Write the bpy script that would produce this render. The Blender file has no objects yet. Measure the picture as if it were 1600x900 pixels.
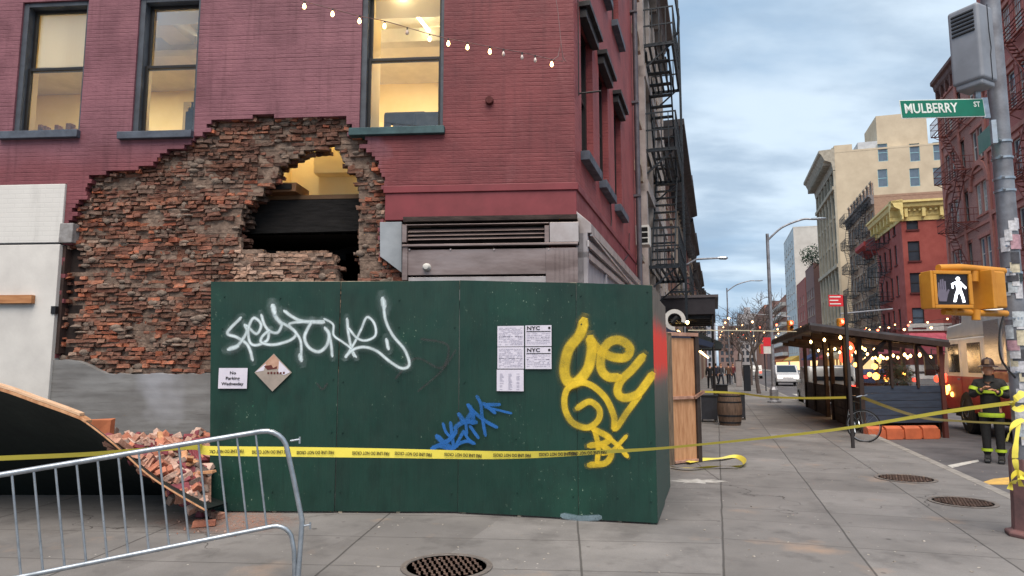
import bpy, bmesh, math, random
from mathutils import Vector, Matrix
rnd = random.Random(7)
R = math.radians
scene = bpy.context.scene
COL = scene.collection

# ---------------------------------------------------------------- camera
FPX = 1060.0
CAMZ = 1.62
TH = math.atan(120.0 / FPX)
cd = bpy.data.cameras.new('camera')
cam = bpy.data.objects.new('camera', cd)
COL.objects.link(cam)
cd.sensor_width = 36
cd.lens = 36 * FPX / 1600
cd.clip_start = 0.05
cd.clip_end = 3000
cam.location = (0, 0, CAMZ)
cam.rotation_euler = (R(90) + TH, 0, 0)
scene.camera = cam

# ---------------------------------------------------------------- world
SUN_EL, SUN_ROT = 60, 182
world = bpy.data.worlds.new('World')
scene.world = world
world.use_nodes = True
wt = world.node_tree
wt.nodes.clear()
def wn(t, **k):
    n = wt.nodes.new(t)
    for a, b in k.items():
        setattr(n, a, b)
    return n
sky = wn('ShaderNodeTexSky', sky_type='NISHITA', sun_disc=False, sun_elevation=R(SUN_EL), sun_rotation=R(SUN_ROT))
tc = wn('ShaderNodeTexCoord')
sep = wn('ShaderNodeSeparateXYZ')
wt.links.new(tc.outputs['Generated'], sep.inputs[0])
mz = wn('ShaderNodeMath', operation='MAXIMUM'); mz.inputs[1].default_value = 0.0
wt.links.new(sep.outputs['Z'], mz.inputs[0])
az = wn('ShaderNodeMath', operation='ADD'); az.inputs[1].default_value = 0.22
wt.links.new(mz.outputs[0], az.inputs[0])
dx = wn('ShaderNodeMath', operation='DIVIDE'); dy = wn('ShaderNodeMath', operation='DIVIDE')
wt.links.new(sep.outputs['X'], dx.inputs[0]); wt.links.new(az.outputs[0], dx.inputs[1])
wt.links.new(sep.outputs['Y'], dy.inputs[0]); wt.links.new(az.outputs[0], dy.inputs[1])
cmb = wn('ShaderNodeCombineXYZ')
wt.links.new(dx.outputs[0], cmb.inputs[0]); wt.links.new(dy.outputs[0], cmb.inputs[1])
def cloudnoise(scale, detail, off, lo, hi, c0, c1):
    mp = wn('ShaderNodeMapping'); mp.inputs['Location'].default_value = off
    mp.inputs['Scale'].default_value = (1.0, 1.7, 1)
    wt.links.new(cmb.outputs[0], mp.inputs[0])
    nz = wn('ShaderNodeTexNoise'); nz.inputs['Scale'].default_value = scale; nz.inputs['Detail'].default_value = detail
    nz.inputs['Roughness'].default_value = 0.52
    wt.links.new(mp.outputs[0], nz.inputs['Vector'])
    r = wn('ShaderNodeMapRange'); r.interpolation_type = 'SMOOTHSTEP'
    r.inputs['From Min'].default_value = lo; r.inputs['From Max'].default_value = hi
    r.inputs['To Min'].default_value = c0; r.inputs['To Max'].default_value = c1
    wt.links.new(nz.outputs['Fac'], r.inputs['Value'])
    return r
n1 = cloudnoise(0.9, 6, (3.1, 1.7, 0), 0.36, 0.62, 0, 1)
n2 = cloudnoise(2.3, 7, (7.3, 4.1, 2), 0.38, 0.66, 0, 1)
SKY_A = (1.9, 2.85, 4.0, 1)   # thin blue-grey cloud
SKY_B = (4.2, 5.0, 5.75, 1)   # bright cloud
SKY_C = (2.0, 2.7, 3.55, 1)   # heavier grey cloud
m1 = wn('ShaderNodeMixRGB'); m1.inputs[1].default_value = SKY_A; m1.inputs[2].default_value = SKY_B
wt.links.new(n1.outputs[0], m1.inputs[0])
m2 = wn('ShaderNodeMixRGB'); m2.inputs[2].default_value = SKY_C
f2 = wn('ShaderNodeMath', operation='MULTIPLY'); f2.inputs[1].default_value = 0.75
wt.links.new(n2.outputs[0], f2.inputs[0]); wt.links.new(f2.outputs[0], m2.inputs[0])
wt.links.new(m1.outputs[0], m2.inputs[1])
m3 = wn('ShaderNodeMixRGB'); m3.inputs[0].default_value = 0.93
wt.links.new(sky.outputs[0], m3.inputs[1]); wt.links.new(m2.outputs[0], m3.inputs[2])
bg = wn('ShaderNodeBackground'); bg.inputs['Strength'].default_value = 0.11
out = wn('ShaderNodeOutputWorld')
wt.links.new(m3.outputs[0], bg.inputs[0]); wt.links.new(bg.outputs[0], out.inputs[0])

sl = bpy.data.lights.new('sun', 'SUN')
sl.energy = 3.0; sl.angle = R(55); sl.color = (1, 0.88, 0.76)
so = bpy.data.objects.new('sun', sl); COL.objects.link(so)
# light comes over the camera's right shoulder, high
so.rotation_euler = (R(90 - SUN_EL), 0, R(180 - SUN_ROT) )
scene.view_settings.view_transform = 'Standard'
scene.view_settings.look = 'None'
scene.view_settings.gamma = 1
scene.view_settings.exposure = 0.75
scene.cycles.max_bounces = 6
scene.cycles.transparent_max_bounces = 12
scene.cycles.use_denoising = True
scene.cycles.sample_clamp_indirect = 6

# ---------------------------------------------------------------- projection helpers (a pixel of the photo -> a real place)
def ray(px, py):
    x = (px - 800) / FPX; y = (450 - py) / FPX
    return Vector((x, math.cos(TH) - y * math.sin(TH), math.sin(TH) + y * math.cos(TH)))
CP = Vector((0, 0, CAMZ))
def onY(px, py, Y):
    d = ray(px, py); return CP + d * (Y / d.y)
def onz(px, py, z=0.0):
    d = ray(px, py); return CP + d * ((z - CAMZ) / d.z)
def onplane(px, py, p0, n):
    d = ray(px, py); t = (Vector(p0) - CP).dot(n) / d.dot(n); return CP + d * t
SA = math.atan(320 * math.cos(TH) / FPX)
U = Vector((math.sin(SA), math.cos(SA), 0))
N = Vector((math.cos(SA), -math.sin(SA), 0))
RZL = math.pi / 2 - SA            # frames for houses on the left / right of the street
RZR = RZL - math.pi
def SP(s, n, z=0.0):
    p = U * s + N * n; p.z = z; return p
def onN(px, py, n):               # -> s, z on a plane parallel to the street
    p = onplane(px, py, N * n, N); return p.dot(U), p.z
FA = R(4.4)
cpt = onY(899, 295, 8.6)
C0 = Vector((cpt.x, cpt.y, 0))
FR = Vector((math.cos(FA), -math.sin(FA), 0)); FI = Vector((math.sin(FA), math.cos(FA), 0))
def FL(px, py, off=0.0):          # facade-local x, z for a pixel; off = inward depth
    p = onplane(px, py, C0 + FI * off, FI); q = p - C0
    return q.dot(FR), q.z
NL = C0.dot(N); SC = C0.dot(U)

# ---------------------------------------------------------------- colours and materials
def S(r, g, b, k=1.0):
    def f(c):
        c /= 255.0
        return (c / 12.92 if c <= 0.04045 else ((c + 0.055) / 1.055) ** 2.4) * k
    return (f(r), f(g), f(b), 1)
MATS = {}
def newmat(name):
    m = bpy.data.materials.new(name); m.use_nodes = True
    nt = m.node_tree; b = nt.nodes['Principled BSDF']
    return m, nt, b
def ncoord(nt, kind='Object'):
    t = nt.nodes.new('ShaderNodeTexCoord'); return t.outputs[kind]
def nnoise(nt, vec, scale, detail=5, rough=0.55, dist=0.0):
    n = nt.nodes.new('ShaderNodeTexNoise'); n.inputs['Scale'].default_value = scale
    n.inputs['Detail'].default_value = detail; n.inputs['Roughness'].default_value = rough
    n.inputs['Distortion'].default_value = dist
    nt.links.new(vec, n.inputs['Vector']); return n.outputs['Fac']
def nramp(nt, fac, lo, hi, a=0.0, b=1.0, smooth=False):
    r = nt.nodes.new('ShaderNodeMapRange')
    if smooth: r.interpolation_type = 'SMOOTHSTEP'
    for i, v in zip(('From Min', 'From Max', 'To Min', 'To Max'), (lo, hi, a, b)): r.inputs[i].default_value = v
    nt.links.new(fac, r.inputs['Value']); return r.outputs[0]
def nmix(nt, fac, a, b, mode='MIX'):
    m = nt.nodes.new('ShaderNodeMixRGB'); m.blend_type = mode
    for i, v in ((0, fac), (1, a), (2, b)):
        if hasattr(v, 'links'): nt.links.new(v, m.inputs[i])
        else: m.inputs[i].default_value = v
    return m.outputs[0]
def nmath(nt, op, a, b=None, clamp=False):
    m = nt.nodes.new('ShaderNodeMath'); m.operation = op; m.use_clamp = clamp
    for i, v in ((0, a), (1, b)):
        if v is None: continue
        if hasattr(v, 'links'): nt.links.new(v, m.inputs[i])
        else: m.inputs[i].default_value = v
    return m.outputs[0]
def nbump(nt, b, h, strength=0.3, dist=0.01):
    n = nt.nodes.new('ShaderNodeBump'); n.inputs['Strength'].default_value = strength
    n.inputs['Distance'].default_value = dist
    nt.links.new(h, n.inputs['Height']); nt.links.new(n.outputs[0], b.inputs['Normal'])
def nmap(nt, vec, scale=(1, 1, 1), rot=(0, 0, 0), loc=(0, 0, 0)):
    m = nt.nodes.new('ShaderNodeMapping'); m.inputs['Scale'].default_value = scale
    m.inputs['Rotation'].default_value = rot; m.inputs['Location'].default_value = loc
    nt.links.new(vec, m.inputs[0]); return m.outputs[0]
def pm(name, c1, c2=None, rough=0.7, metal=0.0, scale=6.0, bump=0.15, bd=0.004, bscale=None, stretch=(1, 1, 1), emit=None, estr=0, spec=0.4, dirt=0.0):
    """worn surface: two close colours broken up by noise, a fine bump, a few darker stains"""
    if name in MATS: return MATS[name]
    m, nt, b = newmat(name)
    c2 = c2 or tuple(list(v * 0.78 for v in c1[:3]) + [1])
    co = nmap(nt, ncoord(nt), stretch)
    n = nnoise(nt, co, scale, 6, 0.6)
    c = nmix(nt, nramp(nt, n, 0.35, 0.68), c1, c2)
    if dirt:
        n2 = nnoise(nt, co, scale * 0.37, 7, 0.65)
        c = nmix(nt, nmath(nt, 'MULTIPLY', nramp(nt, n2, 0.5, 0.72), dirt), c, (0.02, 0.018, 0.016, 1))
    nt.links.new(c, b.inputs['Base Color'])
    nt.links.new(nramp(nt, n, 0.3, 0.7, max(0.05, rough - 0.12), min(1, rough + 0.1)), b.inputs['Roughness'])
    b.inputs['Metallic'].default_value = metal
    b.inputs['Specular IOR Level'].default_value = spec
    if bump: nbump(nt, b, nnoise(nt, co, bscale or scale * 6, 4), bump, bd)
    if emit:
        b.inputs['Emission Color'].default_value = emit; b.inputs['Emission Strength'].default_value = estr
    MATS[name] = m
    return m
def em(name, c, s):
    if name in MATS: return MATS[name]
    m, nt, b = newmat(name)
    b.inputs['Base Color'].default_value = c; b.inputs['Emission Color'].default_value = c; b.inputs['Emission Strength'].default_value = s
    MATS[name] = m; return m
def brick(name, c1, c2, mortar, bw=0.22, bh=0.066, ms=0.009, axis='XZ', bump=0.6, bd=0.006, var=0.3, dirt=0.25, wx=0.0, scale2=None, rough=0.8, streak=0.0):
    """bricks laid in the XZ (or YZ) plane of the object"""
    if name in MATS: return MATS[name]
    m, nt, b = newmat(name)
    co = ncoord(nt)
    sx = nt.nodes.new('ShaderNodeSeparateXYZ'); nt.links.new(co, sx.inputs[0])
    # front faces use x, side faces use y: pick with the normal so one house can carry one material
    geo = nt.nodes.new('ShaderNodeTexCoord'); sn = nt.nodes.new('ShaderNodeSeparateXYZ'); nt.links.new(geo.outputs['Normal'], sn.inputs[0])
    side = nmath(nt, 'GREATER_THAN', nmath(nt, 'ABSOLUTE', sn.outputs['X']), 0.7)
    mx = nt.nodes.new('ShaderNodeMix'); mx.data_type = 'FLOAT'
    nt.links.new(side, mx.inputs[0]); nt.links.new(sx.outputs['X'], mx.inputs[2]); nt.links.new(sx.outputs['Y'], mx.inputs[3])
    cb = nt.nodes.new('ShaderNodeCombineXYZ'); nt.links.new(mx.outputs[0], cb.inputs[0]); nt.links.new(sx.outputs['Z'], cb.inputs[1])
    vec = cb.outputs[0]
    if wx:
        wob = nt.nodes.new('ShaderNodeTexNoise'); wob.inputs['Scale'].default_value = 5; nt.links.new(vec, wob.inputs['Vector'])
        va = nt.nodes.new('ShaderNodeVectorMath'); va.operation = 'MULTIPLY_ADD'
        nt.links.new(wob.outputs['Color'], va.inputs[0]); va.inputs[1].default_value = (wx, wx, 0); nt.links.new(vec, va.inputs[2]); vec = va.outputs[0]
    bt = nt.nodes.new('ShaderNodeTexBrick'); bt.inputs['Scale'].default_value = 1
    bt.inputs['Brick Width'].default_value = bw; bt.inputs['Row Height'].default_value = bh
    bt.inputs['Mortar Size'].default_value = ms; bt.inputs['Mortar Smooth'].default_value = 0.4; bt.inputs['Bias'].default_value = 0.1
    bt.inputs['Color1'].default_value = c1; bt.inputs['Color2'].default_value = c2; bt.inputs['Mortar'].default_value = mortar
    nt.links.new(vec, bt.inputs['Vector'])
    n = nnoise(nt, co, 1.3, 7, 0.62)
    c = nmix(nt, nmath(nt, 'MULTIPLY', nramp(nt, n, 0.35, 0.7), var), bt.outputs['Color'], tuple([v * 0.55 for v in c1[:3]] + [1]))
    n3 = nnoise(nt, nmap(nt, co, (3, 3, 0.5)), 1.1, 6, 0.7)
    c = nmix(nt, nmath(nt, 'MULTIPLY', nramp(nt, n3, 0.55, 0.8), dirt), c, (0.03, 0.027, 0.025, 1))
    nt.links.new(c, b.inputs['Base Color'])
    b.inputs['Roughness'].default_value = rough
    h = nmath(nt, 'SUBTRACT', nmath(nt, 'MULTIPLY', nnoise(nt, co, 28, 5), 0.5), bt.outputs['Fac'])
    nbump(nt, b, h, bump, bd)
    MATS[name] = m
    return m

# ---------------------------------------------------------------- mesh builder
class MB:
    def __init__(s, M=None):
        s.v = []; s.f = []; s.m = []; s.uv = {}; s.col = {}; s.M = M or Matrix.Identity(4); s.mi = 0; s.c = None
    def add(s, vs, fs, mi=None, uvs=None):
        o = len(s.v)
        s.v += [tuple(s.M @ Vector(p)) for p in vs]
        for i, f in enumerate(fs):
            if uvs: s.uv[len(s.f)] = uvs[i]
            if s.c is not None: s.col[len(s.f)] = s.c
            s.f.append(tuple(o + k for k in f)); s.m.append(s.mi if mi is None else mi)
        return s
    def box(s, x0, x1, y0, y1, z0, z1, mi=None, rot=None, jit=0.0, r=rnd):
        vs = [(x, y, z) for x in (x0, x1) for y in (y0, y1) for z in (z0, z1)]
        if jit: vs = [tuple(c + r.uniform(-jit, jit) for c in p) for p in vs]
        if rot is not None:
            c = Vector(((x0 + x1) / 2, (y0 + y1) / 2, (z0 + z1) / 2))
            vs = [tuple(rot @ (Vector(p) - c) + c) for p in vs]
        return s.add(vs, [(0, 1, 3, 2), (4, 6, 7, 5), (0, 4, 5, 1), (2, 3, 7, 6), (0, 2, 6, 4), (1, 5, 7, 3)], mi)
    def quad(s, a, b, c, d, mi=None, uv=None):
        return s.add([a, b, c, d], [(0, 1, 2, 3)], mi, [uv] if uv else None)
    def bar(s, a, b, w, h=None, mi=None, up=(0, 0, 1)):
        a = Vector(a); b = Vector(b); h = h or w
        d = (b - a).normalized(); upv = Vector(up)
        if abs(d.dot(upv)) > 0.98: upv = Vector((1, 0, 0)) if abs(d.x) < .9 else Vector((0, 1, 0))
        r = d.cross(upv).normalized(); u = r.cross(d)
        vs = [tuple(p + r * i * w / 2 + u * j * h / 2) for p in (a, b) for i, j in ((-1, -1), (1, -1), (1, 1), (-1, 1))]
        return s.add(vs, [(3, 2, 1, 0), (4, 5, 6, 7), (0, 1, 5, 4), (1, 2, 6, 5), (2, 3, 7, 6), (3, 0, 4, 7)], mi)
    def tube(s, pts, r, seg=8, mi=None, cap=True, flat=1.0):
        pts = [Vector(p) for p in pts]; n = len(pts)
        rr = r if isinstance(r, (list, tuple)) else [r] * n
        vs = []; fs = []; prev = None
        for i, p in enumerate(pts):
            d = (pts[min(i + 1, n - 1)] - pts[max(i - 1, 0)])
            d = d.normalized() if d.length > 1e-9 else Vector((0, 0, 1))
            if prev is None:
                up = Vector((0, 0, 1)) if abs(d.z) < 0.95 else Vector((0, 1, 0))
                a = d.cross(up).normalized()
            else:
                a = (prev - d * prev.dot(d)).normalized()
            prev = a; b = d.cross(a)
            for k in range(seg):
                t = 2 * math.pi * k / seg
                vs.append(tuple(p + (a * math.cos(t) + b * math.sin(t) * flat) * rr[i]))
        for i in range(n - 1):
            for k in range(seg):
                k2 = (k + 1) % seg
                fs.append((i * seg + k, i * seg + k2, (i + 1) * seg + k2, (i + 1) * seg + k))
        if cap:
            fs.append(tuple(range(seg - 1, -1, -1))); fs.append(tuple((n - 1) * seg + k for k in range(seg)))
        return s.add(vs, fs, mi)
    def lathe(s, prof, c=(0, 0, 0), seg=20, mi=None, axis='Z', sq=(1, 1)):
        vs = []; fs = []
        for r, h in prof:
            for k in range(seg):
                t = 2 * math.pi * k / seg
                p = (r * math.cos(t) * sq[0], r * math.sin(t) * sq[1], h)
                if axis == 'X': p = (p[2], p[0], p[1])
                if axis == 'Y': p = (p[0], p[2], p[1])
                vs.append((c[0] + p[0], c[1] + p[1], c[2] + p[2]))
        for i in range(len(prof) - 1):
            for k in range(seg):
                k2 = (k + 1) % seg
                fs.append((i * seg + k, i * seg + k2, (i + 1) * seg + k2, (i + 1) * seg + k))
        fs.append(tuple(range(seg - 1, -1, -1))); fs.append(tuple((len(prof) - 1) * seg + k for k in range(seg)))
        return s.add(vs, fs, mi)
    def prism(s, poly, y0, y1, mi=None, axis='Y'):
        n = len(poly)
        def P(p, y):
            return (p[0], y, p[1]) if axis == 'Y' else ((y, p[0], p[1]) if axis == 'X' else (p[0], p[1], y))
        vs = [P(p, y0) for p in poly] + [P(p, y1) for p in poly]
        fs = [tuple(range(n)), tuple(range(2 * n - 1, n - 1, -1))]
        fs += [(i, i + n, (i + 1) % n + n, (i + 1) % n) for i in range(n)]
        return s.add(vs, fs, mi)
    def build(s, name, mats, parent=None, smooth=False, bevel=0, seg=2, colors=False, normals=True):
        me = bpy.data.meshes.new(name)
        me.from_pydata(s.v, [], s.f)
        if not isinstance(mats, (list, tuple)): mats = [mats]
        for m in mats: me.materials.append(m)
        me.polygons.foreach_set('material_index', s.m)
        if s.uv:
            ul = me.uv_layers.new(name='UVMap')
            for i, uv in s.uv.items():
                for k, li in enumerate(me.polygons[i].loop_indices): ul.data[li].uv = uv[k]
        if s.col:
            ca = me.color_attributes.new('Col', 'FLOAT_COLOR', 'CORNER')
            for i, c in s.col.items():
                for li in me.polygons[i].loop_indices: ca.data[li].color = c
        me.update()
        if normals:
            bm = bmesh.new(); bm.from_mesh(me)
            bmesh.ops.recalc_face_normals(bm, faces=bm.faces)
            bm.to_mesh(me); bm.free()
        if smooth:
            me.polygons.foreach_set('use_smooth', [True] * len(me.polygons))
            try: me.set_sharp_from_angle(angle=R(40))
            except Exception: pass
        o = bpy.data.objects.new(name, me); COL.objects.link(o)
        if parent is not None: o.parent = parent
        if bevel:
            b = o.modifiers.new('bevel', 'BEVEL'); b.width = bevel; b.segments = seg; b.limit_method = 'ANGLE'; b.angle_limit = R(35)
        return o
def tag(o, label=None, cat=None, group=None, kind=None):
    if label: o['label'] = label
    if cat: o['category'] = cat
    if group: o['group'] = group
    if kind: o['kind'] = kind
    return o
def empty(name, loc=(0, 0, 0), rz=0.0, label=None, cat=None, group=None, rot=None):
    o = bpy.data.objects.new(name, None); COL.objects.link(o)
    o.location = loc; o.rotation_euler = rot or (0, 0, rz); o.empty_display_size = 0.2
    return tag(o, label, cat, group)
def copy_tree(o, parent=None):
    c = o.copy(); COL.objects.link(c); c.parent = parent
    for ch in [x for x in COL.objects if x.parent is o]: copy_tree(ch, c)
    return c
TXC = {}
def text(body, size, mat, parent, M, name='lettering', ext=0.0015, align='CENTER', sx=1.0, valign='CENTER'):
    key = (body, size, ext, align, mat.name)
    if key not in TXC:
        cu = bpy.data.curves.new(name, 'FONT'); cu.body = body; cu.size = size; cu.extrude = ext; cu.resolution_u = 3; cu.offset = size * .018
        cu.align_x = align; cu.align_y = valign
        t = bpy.data.objects.new(name, cu); COL.objects.link(t)
        me = bpy.data.meshes.new_from_object(t.evaluated_get(bpy.context.evaluated_depsgraph_get()))
        bpy.data.objects.remove(t); me.materials.clear(); me.materials.append(mat); TXC[key] = me
    o = bpy.data.objects.new(name, TXC[key]); COL.objects.link(o)
    if parent is not None: o.parent = parent
    o.matrix_local = M @ Matrix.Diagonal((sx, 1, 1, 1))
    return o
def catmull(pts, n=8, closed=False):
    out = []
    P = [Vector(p) for p in pts]
    for i in range(len(P) - 1):
        p0 = P[max(i - 1, 0)]; p1 = P[i]; p2 = P[i + 1]; p3 = P[min(i + 2, len(P) - 1)]
        for k in range(n):
            t = k / n
            out.append(0.5 * ((2 * p1) + (p2 - p0) * t + (2 * p0 - 5 * p1 + 4 * p2 - p3) * t * t + (3 * p1 - p0 - 3 * p2 + p3) * t ** 3))
    out.append(P[-1]); return out
def inpoly(x, y, poly):
    c = False; n = len(poly); j = n - 1
    for i in range(n):
        xi, yi = poly[i]; xj, yj = poly[j]
        if (yi > y) != (yj > y) and x < (xj - xi) * (y - yi) / (yj - yi) + xi: c = not c
        j = i
    return c
def crossings(y, poly):
    r = []; n = len(poly)
    for i in range(n):
        (x0, y0), (x1, y1) = poly[i], poly[(i + 1) % n]
        if (y0 > y) != (y1 > y): r.append(x0 + (y - y0) * (x1 - x0) / (y1 - y0))
    r.sort(); return list(zip(r[::2], r[1::2]))
def subtract(iv, holes):
    for a, b in holes:
        o = []
        for x0, x1 in iv:
            if b <= x0 or a >= x1: o.append((x0, x1)); continue
            if a > x0: o.append((x0, a))
            if b < x1: o.append((b, x1))
        iv = o
    return [(a, b) for a, b in iv if b - a > 0.004]

# shared materials
M_black = pm('black_paint', S(28, 28, 31), S(18, 18, 20), 0.5, 0, 8, 0.1)
M_iron = pm('black_iron', S(34, 38, 44), S(22, 24, 28), 0.55, 0.3, 9, 0.2)
M_steel = pm('galvanised', S(176, 184, 192), S(140, 148, 156), 0.38, 0.75, 14, 0.1, 0.002)
M_white = pm('white_paint', S(208, 206, 200), S(180, 178, 174), 0.6, 0, 4, 0.2, dirt=0.15)
M_bulb = em('warm_bulb', (1.0, 0.62, 0.22, 1), 9.0)
M_bulb_off = pm('clear_bulb', S(190, 180, 175), None, 0.2, 0, 5, 0)
M_rawbrick = pm('raw_brick', S(150, 82, 60), S(95, 58, 48), 0.9, 0, 18, 0.5, 0.006)
M_wood = pm('grey_timber', S(120, 104, 88), S(84, 72, 62), 0.85, 0, 5, 0.5, 0.004, stretch=(8, 8, 0.7))
M_ply = pm('plywood', S(196, 150, 112), S(160, 112, 78), 0.75, 0, 3, 0.3, 0.003, stretch=(6, 6, 0.8))
def glassmat(name, tint=(0.9, 0.92, 0.92, 1), refl=0.10):
    if name in MATS: return MATS[name]
    m = bpy.data.materials.new(name); m.use_nodes = True; nt = m.node_tree; nt.nodes.clear()
    o = nt.nodes.new('ShaderNodeOutputMaterial'); mx = nt.nodes.new('ShaderNodeMixShader')
    t = nt.nodes.new('ShaderNodeBsdfTransparent'); g = nt.nodes.new('ShaderNodeBsdfGlossy')
    t.inputs[0].default_value = tint; g.inputs['Roughness'].default_value = 0.03
    fr = nt.nodes.new('ShaderNodeFresnel'); fr.inputs[0].default_value = 1.5
    a = nmath(nt, 'ADD', fr.outputs[0], refl, True)
    nt.links.new(a, mx.inputs[0]); nt.links.new(t.outputs[0], mx.inputs[1]); nt.links.new(g.outputs[0], mx.inputs[2])
    nt.links.new(mx.outputs[0], o.inputs[0]); MATS[name] = m; return m
M_glass = glassmat('window_glass')
def darkpane(name, c, rough=0.12):
    return pm(name, c, None, rough, 0, 2.5, 0, spec=0.8)
M_pane = darkpane('far_pane_dark', S(58, 66, 76))
M_pane2 = darkpane('far_pane_blind', S(150, 150, 148), 0.3)
M_pane3 = darkpane('far_pane_sky', S(92, 108, 124))
PANES = [M_pane, M_pane, M_pane3, M_pane2]
from mathutils import noise as mnoise
# ================================================================ GROUND
KERB = 3.50
FARK = 13.2
FARB = 17.5
def concrete():
    m, nt, b = newmat('pavement_concrete')
    co = ncoord(nt)
    sx = nt.nodes.new('ShaderNodeSeparateXYZ'); nt.links.new(co, sx.inputs[0]); X, Y = sx.outputs[0], sx.outputs[1]
    def lin(ax, ay, c=0.0):
        return nmath(nt, 'ADD', nmath(nt, 'ADD', nmath(nt, 'MULTIPLY', X, ax), nmath(nt, 'MULTIPLY', Y, ay)), c)
    wob = nmath(nt, 'MULTIPLY', nmath(nt, 'SUBTRACT', nnoise(nt, co, 1.2, 3), 0.5), 0.03)
    nn = nmath(nt, 'ADD', lin(N.x, N.y), wob); ss = nmath(nt, 'ADD', lin(U.x, U.y), wob)
    fx = nmath(nt, 'ADD', lin(FR.x, FR.y), wob); fy = nmath(nt, 'ADD', lin(FI.x, FI.y), wob)
    def lines(v, off, sp, w):
        f = nmath(nt, 'FRACT', nmath(nt, 'DIVIDE', nmath(nt, 'ADD', v, off), sp))
        d = nmath(nt, 'MULTIPLY', nmath(nt, 'SUBTRACT', 0.5, nmath(nt, 'ABSOLUTE', nmath(nt, 'SUBTRACT', f, 0.5))), sp)
        return nramp(nt, d, w * 0.5, w, 1, 0)
    street = nmath(nt, 'GREATER_THAN', nn, -0.02)
    gs = nmath(nt, 'MAXIMUM', lines(nn, 0.0, 1.13, 0.012), lines(ss, 0.62, 1.50, 0.008))
    gs = nmath(nt, 'MAXIMUM', gs, nmath(nt, 'MULTIPLY', lines(ss, 1.25, 3.0, 0.008), 0.7))
    gf = nmath(nt, 'MAXIMUM', lines(fx, -0.12, 2.05, 0.012), lines(fy, -0.03, 0.93, 0.008))
    mx = nt.nodes.new('ShaderNodeMix'); mx.data_type = 'FLOAT'
    nt.links.new(street, mx.inputs[0]); nt.links.new(gf, mx.inputs[2]); nt.links.new(gs, mx.inputs[3])
    g = mx.outputs[0]
    # hairline cracks
    vo = nt.nodes.new('ShaderNodeTexVoronoi'); vo.feature = 'DISTANCE_TO_EDGE'; vo.inputs['Scale'].default_value = 0.33
    wn2 = nt.nodes.new('ShaderNodeTexNoise'); wn2.inputs['Scale'].default_value = 2.2; wn2.inputs['Detail'].default_value = 6; nt.links.new(co, wn2.inputs['Vector'])
    vm = nt.nodes.new('ShaderNodeVectorMath'); vm.operation = 'MULTIPLY_ADD'; nt.links.new(wn2.outputs['Color'], vm.inputs[0]); vm.inputs[1].default_value = (.7, .7, .7); nt.links.new(co, vm.inputs[2])
    nt.links.new(vm.outputs[0], vo.inputs['Vector'])
    crack = nmath(nt, 'MULTIPLY', nramp(nt, vo.outputs['Distance'], 0.0015, 0.004, 1, 0), nramp(nt, nnoise(nt, co, 0.35, 2), 0.5, 0.56))
    # slab to slab tone
    fl = nt.nodes.new('ShaderNodeCombineXYZ')
    nt.links.new(nmath(nt, 'FLOOR', nmath(nt, 'DIVIDE', nn, 1.13)), fl.inputs[0]); nt.links.new(nmath(nt, 'FLOOR', nmath(nt, 'DIVIDE', nmath(nt, 'ADD', ss, 0.62), 1.5)), fl.inputs[1])
    wh = nt.nodes.new('ShaderNodeTexWhiteNoise'); nt.links.new(fl.outputs[0], wh.inputs['Vector'])
    c = nmix(nt, nramp(nt, nnoise(nt, co, 0.9, 8, 0.62), 0.32, 0.68), S(106, 104, 103), S(142, 139, 137))
    c = nmix(nt, nmath(nt, 'MULTIPLY', wh.outputs['Value'], 0.5), c, S(92, 89, 87))
    c = nmix(nt, nramp(nt, nnoise(nt, co, 70, 3, 0.7), 0.3, 0.75, 0.0, 0.45), c, S(96, 92, 88))
    st = nramp(nt, nnoise(nt, co, 2.1, 7, 0.65), 0.54, 0.72, 0, 0.62)
    c = nmix(nt, st, c, S(70, 67, 66))
    st2 = nramp(nt, nnoise(nt, nmap(nt, co, (1, 1, 1), (0, 0, 0), (9, 3, 0)), 0.8, 5, 0.6), 0.60, 0.72, 0, 0.45)
    c = nmix(nt, st2, c, S(168, 138, 112))
    gum = nt.nodes.new('ShaderNodeTexVoronoi'); gum.inputs['Scale'].default_value = 3.1; nt.links.new(co, gum.inputs['Vector'])
    c = nmix(nt, nmath(nt, 'MULTIPLY', nramp(nt, gum.outputs['Distance'], 0.05, 0.075, 1, 0), 0.55), c, S(62, 58, 56))
    gum2 = nt.nodes.new('ShaderNodeTexVoronoi'); gum2.inputs['Scale'].default_value = 1.7; nt.links.new(nmap(nt, co, (1, 1, 1), (0, 0, .7), (3, 8, 0)), gum2.inputs['Vector'])
    c = nmix(nt, nmath(nt, 'MULTIPLY', nramp(nt, gum2.outputs['Distance'], 0.035, 0.055, 1, 0), 0.7), c, S(50, 47, 46))
    pt = nramp(nt, nnoise(nt, nmap(nt, co, (1, 1, 1), (0, 0, .4), (2, 5, 0)), 0.55, 9, 0.75), 0.52, 0.6, 0, 0.32)
    c = nmix(nt, pt, c, S(84, 81, 80))
    chip = nt.nodes.new('ShaderNodeTexVoronoi'); chip.inputs['Scale'].default_value = 9.3; nt.links.new(co, chip.inputs['Vector'])
    c = nmix(nt, nmath(nt, 'MULTIPLY', nramp(nt, chip.outputs['Distance'], 0.05, 0.09, 1, 0), nramp(nt, nnoise(nt, co, 1.1, 2), 0.52, 0.6)), c, S(196, 190, 182))
    c = nmix(nt, nmath(nt, 'MULTIPLY', g, 0.68), c, S(40, 37, 34))
    c = nmix(nt, nmath(nt, 'MULTIPLY', crack, 0.8), c, S(52, 48, 45))
    nt.links.new(c, b.inputs['Base Color'])
    b.inputs['Roughness'].default_value = 0.78
    h = nmath(nt, 'SUBTRACT', nmath(nt, 'MULTIPLY', nnoise(nt, co, 55, 5, 0.7), 0.5), nmath(nt, 'ADD', g, crack))
    nbump(nt, b, h, 0.5, 0.006)
    return m
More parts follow.
